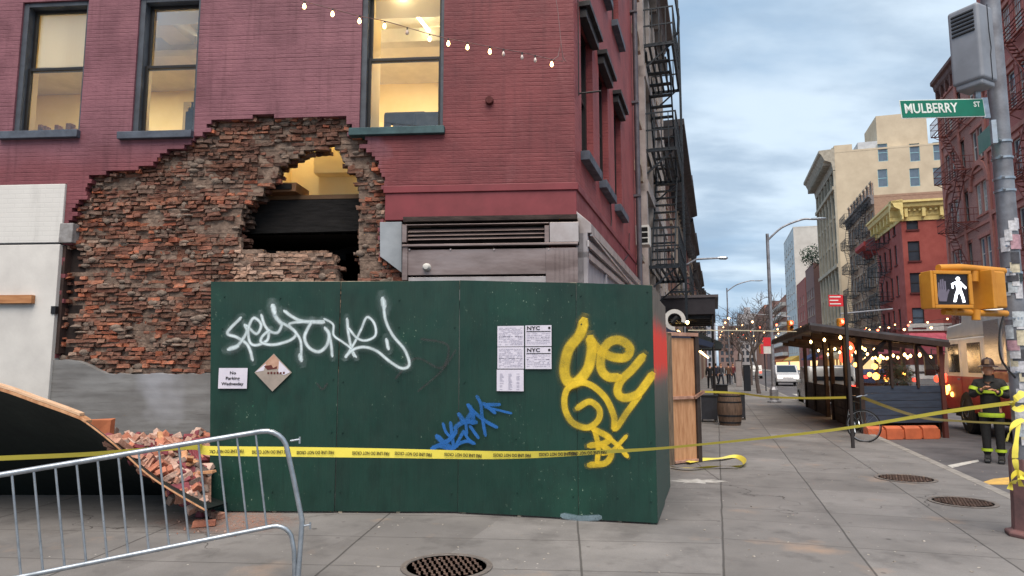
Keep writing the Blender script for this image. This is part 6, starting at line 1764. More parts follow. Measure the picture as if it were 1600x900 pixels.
# tape tied round the post
def knot(pts, w, label):
    ribbon('tape_knot', [onY(*p) for p in pts], [w] * len(pts), M_tape, label, [rnd.uniform(0, 3) for _ in pts], group='tape tied to the signal post')
knot([(1600, 612, 6.1), (1588, 622, 6.0), (1579, 632, 6.1), (1590, 640, 6.1), (1602, 634, 6.1)], .06, 'crumpled yellow tape wrapped round the post at the long tape')
knot([(1600, 655, 6.1), (1586, 662, 6.05), (1576, 680, 6.0), (1573, 690, 6.0)], .05, 'yellow tape end sticking out left of the post')
knot([(1592, 660, 6.05), (1588, 690, 6.0), (1586, 715, 6.0), (1590, 740, 6.0), (1596, 760, 6.0)], .045, 'long twisted yellow tape hanging down the post')
knot([(1578, 765, 6.0), (1582, 745, 6.0), (1590, 738, 6.0), (1600, 745, 6.0), (1588, 752, 5.95), (1577, 757, 6.0)], .045, 'yellow tape bow above the red base')

# ================================================================ LEFT SIDEWALK CLUTTER
cn = empty('entrance_canopy', SP(SC, NL), RZL, 'dark flat canopy over the sidewalk with a warm bulb under it', 'canopy'); q0 = SP(SC, NL)
ca, cb_ = onY(1023, 500, 20.0), onY(1118, 500, 20.0)
s_c = (20.0 - 0) / 1.0
sc0 = onY(1118, 497, 20.0).dot(U) - SC; od = onY(1118, 497, 20.0).dot(N) - NL; zc = onY(1118, 497, 20.0).z
mb = MB(); mb.box(sc0, sc0 + 4.5, -od, 0, zc + .12, zc + .62); mb.build('fascia', pm('canopy_grey', S(52, 48, 52), S(38, 35, 40), .6, .1, 3, .2), cn, bevel=.01)
mb = MB(); mb.box(sc0 - .04, sc0 + 4.54, -od - .1, 0, zc + .62, zc + .7); mb.build('capping', pm('canopy_edge', S(96, 90, 92), None, .5, .2, 3, 0), cn)
for k2 in range(5): mb = MB(); mb.box(sc0 + .2 + k2, sc0 + .3 + k2, -od + .05, 0, zc, zc + .118); mb.build('joist', M_black, cn)
mb = MB(); mb.lathe([(.005, -.12), (.05, -.08), (.055, -.03), (.02, .02)], (sc0 + 1.0, -od * .5, zc), 10); mb.build('bulb', M_bulb, cn)
mb = MB()
for xx in (sc0 + .1, sc0 + 4.4): mb = MB(); mb.tube([(xx, -od + .1, .0), (xx, -od + .1, zc + .1)], .035, 8); mb.build('post', M_black, cn)
mb = MB(); mb.bar((sc0 + .2, -od + .1, zc + .7), (sc0 + .2, 0, zc + 1.6), .03); mb.build('stay_rod', M_black, cn)
q = onY(1128, 545, 36.0); sq, nq, zq = q.dot(U) - SC, q.dot(N) - NL, q.z
cn2 = empty('shop_awning', SP(SC, NL), RZL, 'dark green sloping awning further along the left sidewalk', 'awning')
mb = MB(); mb.prism([(-nq, zq), (-nq, zq + .35), (0, zq + 1.2), (0, zq)], sq, sq + 5, axis='X'); mb.build('cloth', pm('awning_dark', S(40, 48, 50), S(30, 36, 38), .8, 0, 3, .2), cn2)
rs = empty('bracket_sign', onY(1054, 500, 12.0), R(-10), 'round white ring sign on a bracket past the hoarding', 'sign')
mb = MB()
for k2 in range(16):
    a0, a1 = 2 * math.pi * k2 / 20 - .3, 2 * math.pi * (k2 + 1) / 20 - .3
    mb.prism([(r_ * math.cos(a), r_ * math.sin(a)) for r_, a in ((.12, a0), (.19, a0), (.19, a1), (.12, a1))], -.03, .03)
mb.build('ring', M_white, rs); mb = MB(); mb.tube([(-.5, 0, .1), (-.15, 0, .1)], .02, 8); mb.tube([(-.05, -.0, -.05), (.05, 0, .06)], .04, 8); mb.build('bracket', M_black, rs)
mb = MB(); a = onY(1058, 520, 13.0)
mb.prism([(-.55, .0), (.65, -.28), (.7, -.2), (-.55, .22)], -.02, .7); o = mb.build('blue_awning', pm('navy_cloth', S(34, 44, 66), None, .8, 0, 3, .2)); o.location = a; tag(o, 'small navy blue awning corner behind the plywood gate', 'awning')
# wine barrel and planters
bp = onz(1141, 664)
bl = empty('wooden_barrel', bp, .4, 'brown wooden barrel with dark hoops standing on the sidewalk', 'barrel')
mb = MB(); mb.lathe([(.27, 0), (.3, .15), (.325, .35), (.33, .45), (.32, .58), (.295, .74), (.265, .86), (.24, .865), (.24, .84)], (0, 0, 0), 24); mb.build('staves', pm('barrel_wood', S(104, 84, 70), S(70, 56, 48), .8, 0, 5, .5, .006, stretch=(9, 9, .6), dirt=.3), bl, smooth=True)
for z, r_ in ((.08, .292), (.26, .320), (.62, .320), (.78, .292)):
    mb = MB(); mb.tube([(0, 0, z - .02), (0, 0, z + .02)], r_, 24, cap=False); mb.build('hoop', M_iron, bl, smooth=True)
def planter(name, px, py, w, d2, h, label, mat):
    p = onz(px, py); o = empty(name, p, RZL - R(90), label, 'planter', 'dark planter boxes beside the barrel')
    mb = MB(); mb.box(-w / 2, w / 2, 0, d2, .08, h); mb.build('box', mat, o, bevel=.008)
    mb = MB(); mb.box(-w / 2 - .02, w / 2 + .02, -.02, d2 + .02, h, h + .04); mb.build('rim', M_black, o)
    for sx in (-1, 1):
        for sy in (0, 1): mb = MB(); mb.box(sx * w / 2 - .03 * (sx > 0), sx * w / 2 + .03 * (sx < 0), d2 * sy - .03 * sy, d2 * sy + .03 * (1 - sy), 0, .08); mb.build('leg', M_black, o)
M_pb = pm('planter_dark', S(46, 48, 56), S(34, 36, 42), .6, 0, 4, .2)
planter('planter', 1109, 660, .44, .5, .72, 'dark box planter left of the wooden barrel', M_pb)
planter('planter', 1154, 656, .4, .6, .74, 'dark box planter right behind the wooden barrel', M_pb)
planter('planter', 1127, 640, .5, .4, .86, 'black tub standing behind the wooden barrel', M_black)
# street furniture
def lamp_post(px, py, htop, arm, label, r=.09, sign=True):
    p = onz(px, py); o = empty('street_lamp', p, 0, label, 'street lamp', 'cobra head street lamps')
    mb = MB(); mb.tube([(0, 0, .5), (0, 0, 3), (0, 0, htop)], [r, r * .9, r * .75], 12); mb.build('pole', M_pole, o, smooth=True)
    mb = MB(); mb.lathe([(.3, 0), (.3, .06), (.2, .12), (.19, .55), (.11, .68)], (0, 0, 0), 8); mb.build('base', M_pole, o)
    e = N * arm; pts = catmull([(0, 0, htop - .3), (e.x * .35, e.y * .35, htop + .25), (e.x * .8, e.y * .8, htop + .55), (e.x, e.y, htop + .55)], 5)
    mb = MB(); mb.tube(pts, .045, 8); mb.build('arm', M_pole, o, smooth=True)
    mb = MB(Matrix.Translation(pts[-1]) @ Matrix.Rotation(-SA, 4, 'Z')); mb.lathe([(.02, -.05), (.1, .05), (.13, .35), (.08, .6), (.02, .65)], (0, 0, 0), 10, axis='X', sq=(1, .45)); mb.build('lamp_head', M_steel, o, smooth=True)
    return o
l1 = lamp_post(1210, 629, 7.4, 1.8, 'near street lamp with long arm and red and white parking sign')
mb = MB(); mb.box(-.42, -.1, -.13, -.11, 2.1, 2.8); mb.build('parking_sign', M_white, l1); mb = MB(); mb.box(-.42, -.1, -.137, -.131, 2.42, 2.8); mb.build('sign_band', pm('sign_red', S(206, 40, 48), None, .5, 0, 4, 0), l1)
l2 = lamp_post(1141, 600, 8.2, 2.3, 'far slim street lamp with raised arm in mid street', .07)
ax = SP(34, NL); la = empty('street_lamp', ax, 0, 'lamp arm reaching out from behind the left fire escapes', 'street lamp', 'cobra head street lamps')
q = onY(1128, 403, 34.0) - ax; q0 = onY(1088, 405, 34.0) - ax
mb = MB(); mb.tube([Vector((.2, -.2, 0)), Vector((.2, -.2, q.z - .6)), q0, q], .05, 8); mb.build('arm', M_pole, la); mb = MB(); mb.lathe([(.02, -.3), (.09, -.1), (.1, .2), (.03, .3)], tuple(q), 8, axis='X'); mb.build('lamp_head', M_steel, la)
# sign pole with bicycle
sp = onz(1333, 700); spo = empty('sign_post', sp, 0, 'thin dark sign post with a red parking sign and a bicycle chained to it', 'sign post')
mb = MB(); mb.box(-.028, .028, -.02, .02, 0, 3.0); mb.build('pole', pm('dark_pole', S(58, 54, 54), None, .6, .3, 6, .2), spo)
zt = onY(1317, 461, sp.y).z; zb_ = onY(1317, 479, sp.y).z
mb = MB(); mb.box(-.34, -.05, -.03, -.022, zb_, zt); rsn = mb.build('sign_plate', MATS['sign_red'], spo, bevel=.002)
for i in range(3): mb = MB(); mb.box(-.32, -.10 - .05 * (i % 2), -.034, -.031, zt - .05 - .07 * i, zt - .03 - .07 * i); mb.build('lettering', M_sw, rsn)
def bicycle(p, rz, steer, label):
    o = empty('bicycle', p, rz, label, 'bicycle')
    M_tyre = pm('tyre_black', S(26, 26, 28), None, .85, 0, 12, .3); M_fr = pm('bike_frame', S(34, 44, 46), S(26, 32, 36), .35, .3, 5, 0)
    def wheel(M):
        vs = []; mb = MB(M); n = 28
        mb.tube([(.335 * math.cos(2 * math.pi * i / n), 0, .335 + .335 * math.sin(2 * math.pi * i / n)) for i in range(n + 1)], .014, 7, cap=False); w = mb.build('wheel', M_tyre, o, smooth=True)
        mb = MB(M); mb.tube([(.31 * math.cos(2 * math.pi * i / n), 0, .335 + .31 * math.sin(2 * math.pi * i / n)) for i in range(n + 1)], .007, 6, cap=False); mb.build('rim', M_steel, w, smooth=True)
        mb = MB(M)
        for i in range(16): a = 2 * math.pi * i / 16; mb.bar((0, 0, .335), (.31 * math.cos(a), 0, .335 + .31 * math.sin(a)), .0025)
        mb.tube([(0, -.04, .335), (0, .04, .335)], .02, 8); mb.build('spokes', M_steel, w)
    FM = Matrix.Translation((.5, 0, 0)) @ Matrix.Rotation(steer, 4, 'Z'); wheel(FM); wheel(Matrix.Translation((-.5, 0, 0)))
    mb = MB()
    bb = (-.06, 0, .29); seat = (-.2, 0, .82); head = (.34, 0, .80); head2 = (.37, 0, .66)
    for a, b2 in ((bb, seat), (bb, head2), (seat, head), (bb, (-.5, .05, .335)), (bb, (-.5, -.05, .335)), ((-.17, 0, .74), (-.5, .05, .335)), ((-.17, 0, .74), (-.5, -.05, .335)), (head, head2)): mb.tube([a, b2], .014, 8)
    mb.build('frame', M_fr, o, smooth=True)
    mb = MB(); mb.tube([(.37, .03, .66), tuple(FM @ Vector((0, .045, .335)))], .011, 6); mb.tube([(.37, -.03, .66), tuple(FM @ Vector((0, -.045, .335)))], .011, 6); mb.tube([(.37, 0, .66), (.33, 0, .92)], .014, 8); mb.build('fork', M_fr, o)
    c = Vector((.34, 0, .94)); hd = Matrix.Rotation(steer, 3, 'Z')
    mb = MB(); mb.tube([c + hd @ Vector(v) for v in ((.0, -.26, .0), (.09, -.2, .03), (.02, -.05, .0), (.02, .05, 0), (.09, .2, .03), (.0, .26, 0))], .013, 8); mb.build('handlebar', M_steel, o, smooth=True)
    mb = MB(); mb.tube([(-.2, 0, .82), (-.22, 0, .90)], .012, 6); mb.prism([(-.36, -.07), (-.36, .07), (-.2, .05), (-.05, .018), (-.05, -.018), (-.2, -.05)], .90, .94, axis='Z'); mb.build('saddle', M_black, o, bevel=.008)
    mb = MB(); mb.lathe([(.09, -.004), (.09, .004)], (bb[0], -.05, bb[2]), 16, axis='Y'); mb.bar((bb[0], -.06, bb[2]), (bb[0] + .1, -.06, bb[2] - .14), .015); mb.bar((bb[0], .06, bb[2]), (bb[0] - .1, .06, bb[2] + .14), .015); mb.build('crank', M_steel, o)
    return o
bicycle(onz(1347, 690) + Vector((.12, .4, 0)), R(-103), R(62), 'dark bicycle with silver handlebar leaning at the sign post')
# other poles, pillars, hydrant-like bits further off
def bollardish(name, px, py, w, h, label, cat, mat, cap=None):
    p = onz(px, py); o = empty(name, p, -SA, label, cat); mb = MB(); mb.box(-w / 2, w / 2, -w / 3, w / 3, 0, h); mb.build('body', mat, o, bevel=w * .08)
    mb = MB(); mb.box(-w * .55, w * .55, -w * .38, w * .38, h, h + .06); mb.build('cap', cap or M_black, o); return o
bollardish('information_kiosk', 1168, 611, .42, 1.55, 'dark slim information kiosk standing on the far sidewalk', 'kiosk', pm('kiosk_dark', S(40, 42, 48), None, .4, .2, 4, 0))
bollardish('utility_cabinet', 1155, 604, .42, 1.9, 'pale grey utility pillar left of the dark kiosk', 'cabinet', pm('pillar_grey', S(150, 140, 138), None, .6, 0, 4, .1))
p = onz(1197, 611); o = empty('sign_post', p, 0, 'slender post with a small sign left of the near street lamp', 'sign post'); mb = MB(); mb.box(-.03, .03, -.02, .02, 0, 3.4); mb.build('pole', M_iron, o); mb = MB(); mb.box(-.25, .25, -.05, -.03, 2.3, 2.9); mb.build('sign_plate', pm('sign_rose', S(190, 60, 66), None, .6, 0, 5, 0), o)
for i in range(14):
    q = SP(44 + i * 2.1, KERB + 4.2 + .02 * i, -.13)
    if i == 0: o = empty('delineator_post', q, 0, 'thin pale bollard in the row beside the far cycle lane', 'bollard', 'row of bollards'); mb = MB(); mb.lathe([(.09, 0), (.07, .03), (.05, .06), (.05, .95), (.03, 1.0)], (0, 0, 0), 8); ch = mb.build('tube', M_white, o); mb = MB(); mb.tube([(0, 0, .7), (0, 0, .8)], .053, 8, cap=False); mb.build('band', M_black, ch); bol = o
    else: copy_tree(bol).location = q

# ================================================================ OUTDOOR DINING SHED
G0 = onz(1350, 686, -.13); G1 = onz(1478, 684, -.13); G0.z = G1.z = -.13
L0 = 10.5
shed = empty('dining_shed', G0, 0, 'dark timber outdoor dining shed in the roadway glowing with warm bulbs', 'dining shed'); IS = Matrix.Translation(-G0)
M_navy = pm('navy_board', S(58, 68, 84), S(44, 52, 66), .7, 0, 4, .3, stretch=(.6, .6, 4), dirt=.15); M_dk = pm('dark_timber', S(62, 46, 40), S(42, 32, 28), .75, 0, 4, .3)
ex = (G1 - G0); WX = ex.length; ex.normalize(); ex.z = 0
def GP(a, b2, z): return G0 + ex * a + U * b2 + Vector((0, 0, z))
def wallrun(name, a0, a1, mat, z0, z1, th=.06, parent=shed, boards=0):
    M = IS @ frame_of(a0, a1); L = (a1 - a0).length; mb = MB(M)
    if boards:
        for i in range(boards): mb.box(0, L, rnd.uniform(0, .008), th, z0 + (z1 - z0) * i / boards + .006, z0 + (z1 - z0) * (i + 1) / boards - .002)
    else: mb.box(0, L, 0, th, z0, z1)
    return mb.build(name, mat, parent, bevel=.004)
wallrun('front_board', GP(0, 0, 0), GP(WX, 0, 0), M_navy, .36, 1.25, .1, boards=5)
wallrun('side_board', GP(0, 4.2, 0), GP(0, .05, 0), M_dk, .12, 1.2, .08, boards=5); wallrun('side_board', GP(0, L0, 0), GP(0, 5.4, 0), M_dk, .12, 1.1, .08, boards=5)
wallrun('side_board', GP(WX, .1, 0), GP(WX, L0, 0), M_dk, .12, 1.1, .08)
wallrun('front_board', GP(.0, .3, 0), GP(WX, .3, 0), M_dk, .0, .36, .05)
# roof: high along the sidewalk, low along the traffic lane
zl, zr_ = 2.62, 2.27
def rz_(a): return zl + (zr_ - zl) * (a + .95) / (WX + 1.2)
for i in range(1):
    a0, a1 = -1.3, WX + .18
    c = [GP(a0, -.45, rz_(a0)), GP(a1, -.25, rz_(a1)), GP(a1, L0 + .4, rz_(a1)), GP(a0, L0 + .4, rz_(a0))]
    mb = MB(IS); mb.add(c + [v + Vector((0, 0, .07)) for v in c], [(0, 3, 2, 1), (4, 5, 6, 7), (0, 1, 5, 4), (1, 2, 6, 5), (2, 3, 7, 6), (3, 0, 4, 7)]); mb.build('roof', pm('shed_roof', S(90, 88, 92), S(66, 62, 64), .6, .1, 3, .2), shed)
    mb = MB(IS); mb.bar(c[0] + Vector((0, 0, -.05)), c[1] + Vector((0, 0, -.05)), .05, .12); mb.bar(c[0] + Vector((0, 0, -.05)), c[3] + Vector((0, 0, -.05)), .05, .12); mb.build('fascia', M_dk, shed)
for b2 in rows(6, .1, 2.05): mb = MB(IS); mb.bar(GP(-.9, b2, rz_(-.9) - .07), GP(WX + .1, b2, rz_(WX) - .07), .05, .12); mb.build('rafter', M_dk, shed)
for (a, b2) in [(0, 0), (0, 1.9), (0, 4.2), (0, 5.4), (0, 8), (0, L0), (WX, 0), (WX, 3.5), (WX, 7), (WX, L0), (WX * .38, 0), (WX * .7, 0)]:
    mb = MB(IS); th = .06 if 0 < a < WX else .10; p = GP(a, b2, 0); zt = rz_(a) - .06
    mb.bar(p + Vector((0, 0, 0 if th > .08 else 1.2)), p + Vector((0, 0, zt)), th, th); mb.build('post', pm('red_post', S(96, 52, 46), None, .7, 0, 4, .2) if (a, b2) == (WX, 0) else M_dk, shed)
mb = MB(IS); mb.bar(GP(0.05, .05, 1.75), GP(.75, .05, rz_(.7) - .1), .06, .08); mb.bar(GP(WX - .05, .05, 1.6), GP(WX - .6, .05, rz_(WX - .6) - .1), .06, .08); mb.build('brace', M_dk, shed)
mb = MB(IS); mb.quad(GP(.05, -.01, 1.26), GP(WX - .05, -.01, 1.26), GP(WX - .05, -.01, rz_(WX) - .12), GP(.05, -.01, rz_(0) - .12)); mb.build('clear_sheet', glassmat('clear_plastic', (.86, .84, .82, 1), .02), shed)
mb = MB(IS); mb.box(0, 0, 0, 0, 0, 0); mb.M = IS @ frame_of(GP(.05, 0, 0), GP(.05, L0, 0))
mb2 = MB(IS); mb2.add([GP(.06, .1, .13), GP(WX - .06, .1, .13), GP(WX - .06, L0, .13), GP(.06, L0, .13)], [(0, 1, 2, 3)]); mb2.build('deck', M_dk, shed)
mb = MB(IS)
def lit(a, b2, z, r_=.035): mb.lathe([(.003, -r_ * 1.4), (r_ * .8, -r_ * .8), (r_, 0), (r_ * .7, r_ * .8), (.003, r_ * 1.3)], tuple(GP(a, b2, z)), 8)
rr = random.Random(31)
for row, b2 in enumerate((.4, 1.5, 2.6, 3.8, 5.0, 7.6)):
    for k2 in range(6):
        mb = MB(IS); lit(.1 + k2 * (WX - .2) / 5, b2 + rr.uniform(-.3, .3), rz_(k2 * WX / 5) - .32 - .1 * math.sin(k2 * math.pi / 5) + rr.uniform(-.05, .05), .036); mb.build('bulb', M_bulb, shed)
for k2 in range(3): mb = MB(IS); lit(-.5 - .15 * k2, -.2 + 1.6 * k2, rz_(-.7) - .2, .036); mb.build('bulb', M_bulb, shed)
for k2, (a, b2, z) in enumerate(((.15, 2.2, 2.2), (.1, 2.3, 1.95))):
    mb = MB(IS); mb.lathe([(.03, -.2), (.13, -.12), (.17, 0), (.13, .12), (.03, .2)], tuple(GP(a, b2, z)), 12); mb.build('red_lantern', em('lantern_red', (1, .09, .04, 1), 1.6), shed, smooth=True)
for k2, (a, b2, z, s2) in enumerate(((.75, 1.4, 1.45, .10), (.98, 1.2, 1.38, .07), (.52, 1.2, 1.5, .06), (1.25, 3.6, 1.7, .09), (1.7, 2.0, 1.5, .06), (.35, 2.2, 1.75, .06), (1.6, 4.4, 1.9, .07))):
    mb = MB(IS); mb.lathe([(.01, -s2), (s2 * .8, -s2 * .5), (s2, 0), (s2 * .7, s2 * .7), (.01, s2)], tuple(GP(a, b2, z)), 10); mb.build('amber_lamp', em('amber_lamp', (1, .42, .08, 1), 4.5), shed, smooth=True)
lp = bpy.data.lights.new('shed_glow', 'POINT'); lp.energy = 24; lp.color = (1, .6, .28); lp.shadow_soft_size = .3
for b2 in (1.2, 4.5, 8):
    o = bpy.data.objects.new('shed_glow', lp); COL.objects.link(o); o.location = GP(WX * .5, b2, 2.0)
bu = leafy('potted_bush', 'round dark green bush behind the clear sheet of the dining shed', tuple(GP(1.05, .42, 1.5)), .42, 900, 'bush', M_leaf, sq=.8, leaf=.045)
mb = MB(); mb.lathe([(.16, -1.25), (.2, -.45), (.18, -.42)], (0, 0, 0), 14); mb.tube([(0, 0, -.45), (.02, 0, 0)], .02, 6); mb.build('pot', M_black, bu)
# dining furniture, seen as dark shapes through the openings
for k2, b2 in enumerate((1.6, 3.8, 6.2, 8.4)):
    t = empty('dining_table', GP(1.25, b2, .13), -SA, 'small dark table inside the dining shed', 'table', 'tables inside the dining shed')
    mb = MB(); mb.box(-.35, .35, -.35, .35, .71, .74); mb.build('tabletop', M_dk, t); mb = MB(); mb.tube([(0, 0, 0), (0, 0, .71)], .03, 8); mb.box(-.2, .2, -.2, .2, 0, .02); mb.build('pedestal', M_black, t)
# orange kerb barrier at its foot
ob = empty('orange_barrier', G0, 0, 'row of orange plastic wheel stops along the foot of the dining shed', 'barrier')
M_or = pm('barrier_orange', S(196, 104, 68), S(168, 86, 56), .6, 0, 4, .2, dirt=.2)
for k2 in range(4):
    M = Matrix.Translation(ex * (.02 + .47 * k2) - U * .14) @ Matrix.Rotation(math.atan2(ex.y, ex.x), 4, 'Z'); mb = MB(M)
    mb.prism([(-.12, 0), (-.10, .26), (-.02, .31), (.08, .31), (.11, 0)], .0, .41, axis='X'); mb.prism([(-.08, .02), (-.07, .22), (.06, .22), (.06, .02)], .41, .47, axis='X')
    mb.build('segment', M_or, ob, bevel=.012)

# ================================================================ FIRE TRUCK
TN = 6.15
def TS(px): return onplane(px, 600, N * TN, N).dot(U)
ts1 = TS(1476); ts0 = ts1 - 9.2
tk = empty('fire_truck', SP(ts0, TN, -.13), RZL, 'red and white fire truck with lit windows of its cab behind the firefighter', 'fire truck')
# truck frame: X forward along the street, Y to its left (towards the sidewalk)
M_tr = pm('truck_red', S(142, 38, 40), S(126, 32, 34), .42, 0, 2, 0, spec=.6); M_tw = pm('truck_white', S(214, 214, 212), S(200, 200, 198), .5, 0, 2, 0, spec=.6); M_chr = pm('chrome', S(200, 200, 204), None, .15, .9, 3, 0)
M_twin = pm('truck_window', S(22, 24, 28), None, .22, 0, 3, 0, spec=.9)
Lc = 9.2; W2 = 2.5
def tb(mb, x0, x1, y0, y1, z0, z1, mi=None): return mb.box(x0, x1, y0, y1, z0, z1, mi)
mb = MB(); mb.prism([(Lc - 3.3, .55), (Lc, .55), (Lc, 1.55), (Lc - .25, 2.35), (Lc - .3, 2.45), (Lc - 3.3, 2.45)], -W2, 0); mb.build('cab', M_tw, tk, bevel=.05, seg=3)
mb = MB(); mb.prism([(Lc - 3.3, 2.452), (Lc - .3, 2.452), (Lc - .45, 2.8), (Lc - 1.6, 2.85), (Lc - 1.7, 3.1), (Lc - 3.3, 3.1)], -W2 + .02, -.02); mb.build('cab_roof', M_tw, tk, bevel=.05, seg=3)
mb = MB(); tb(mb, Lc - 3.3, Lc - .02, .0, .0115, .56, 1.45); mb.build('lower_skirt', M_tr, tk)
mb = MB(); tb(mb, 0, Lc - 3.36, -W2, 0, .55, 1.62); mb.build('body', M_tr, tk, bevel=.03)
mb = MB(); tb(mb, 0, Lc - 3.36, -W2, -.0, 1.625, 3.0); mb.build('upper_body', M_tw, tk, bevel=.03)
mb = MB(); tb(mb, 0, Lc - 3.4, .0, .006, 1.25, 1.36); mb.build('stripe', M_tw, tk)
for x in (.3, 1.5, 2.7, 3.9, 5.0):
    mb = MB(); tb(mb, x, x + .95, .0, .02, 1.75, 2.8); mb.build('locker_shutter', pm('shutter_alu', S(176, 178, 182), S(150, 152, 158), .35, .6, 6, .2, stretch=(.5, 1, 14)), tk, bevel=.01)
for x0, x1, zt2 in ((Lc - 2.95, Lc - 2.05, 2.3), (Lc - 1.4, Lc - .55, 2.3)):
    mb = MB(); tb(mb, x0 - .1, x1 + .1, .0, .012, .8, 2.42); dr = mb.build('door', M_tw, tk, bevel=.01)
    mb = MB(); tb(mb, x0, x1, .012, .022, 1.55, zt2); mb.build('window', M_twin, dr); mb = MB(); tb(mb, x0, x0 + .15, .012, .04, 1.35, 1.4); mb.build('handle', M_chr, dr)
    mb = MB(); tb(mb, x0 - .1, x1 + .1, .0125, .020, .8, 1.45); mb.build('lower_door', M_tr, dr)
def twheel(x, y0, y1):
    yc = (y0 + y1) / 2; mb = MB(); mb.lathe([(.3, y0), (.5, y0), (.54, y0 + .04), (.54, y1 - .04), (.5, y1), (.3, y1)], (x, 0, .54), 28, axis='Y'); w = mb.build('wheel', pm('tyre_black', S(26, 26, 28)), tk, smooth=True)
    mb = MB(); mb.lathe([(.001, y1 - .02), (.12, y1 + .02), (.16, y1 - .05), (.3, y1 - .06), (.33, y1 + .01), (.33, y1 - .1)], (x, 0, .54), 24, axis='Y'); mb.build('hub', M_chr, w, smooth=True)
for x in (Lc - 1.75, 1.9): twheel(x, -.32, .03); twheel(x, -W2 - .03, -W2 + .32)
mb = MB(); tb(mb, -.1, Lc - .1, -W2 + .2, -.2, .35, .56); mb.build('chassis', M_black, tk)
mb = MB(); tb(mb, Lc + .001, Lc + .35, -W2, .0, .4, .75); mb.build('bumper', M_chr, tk, bevel=.03)
mb = MB(); mb.tube([(Lc - .35, .02, 2.1), (Lc - .1, .3, 2.2), (Lc - .1, .34, 1.5)], .02, 6); tb(mb, Lc - .18, Lc - .06, .25, .5, 1.45, 2.05); mb.build('mirror', M_black, tk, bevel=.01)
mb = MB(); tb(mb, Lc - 2.2, Lc - 1.75, -W2 + .3, -.3, 3.1, 3.22); mb.build('light_bar', em('beacon_red', (1, .05, .04, 1), 2.5), tk, bevel=.02)
for i, (x, y, z, c, s2) in enumerate(((Lc + .37, -.1, .95, 'amber_lamp', .14), (Lc - .2, .03, 1.05, 'amber_lamp', .13), (Lc - .45, .03, 1.12, 'amber_lamp', .09), (Lc - .15, .03, 1.38, 'lantern_red', .13), (Lc - .7, .03, .95, 'amber_lamp', .07), (Lc + .2, .15, 1.35, 'lantern_red', .1), (3.3, .03, 1.1, 'lantern_red', .05))):
    mb = MB(); mb.lathe([(.001, -s2 * .4), (s2, -s2 * .3), (s2, .0), (s2 * .7, s2 * .4), (.001, s2 * .5)], (x, y, z), 14, axis='Y'); mb.build('marker_lamp', MATS[c], tk, smooth=True)
mb = MB(); mb.tube([(-.03, -.3, .5), (-.03, -.3, 2.9)], .03, 8); mb.tube([(-.03, -2.2, .5), (-.03, -2.2, 2.9)], .03, 8); mb.build('grab_rail', M_chr, tk)
for i in range(6): mb = MB(); mb.prism([(-2.3 + i * .36, .6), (-2.14 + i * .36, .6), (-1.95 + i * .36, 1.5), (-2.11 + i * .36, 1.5)], -.006, -.001, axis='X'); mb.build('rear_chevron', M_tape, tk)

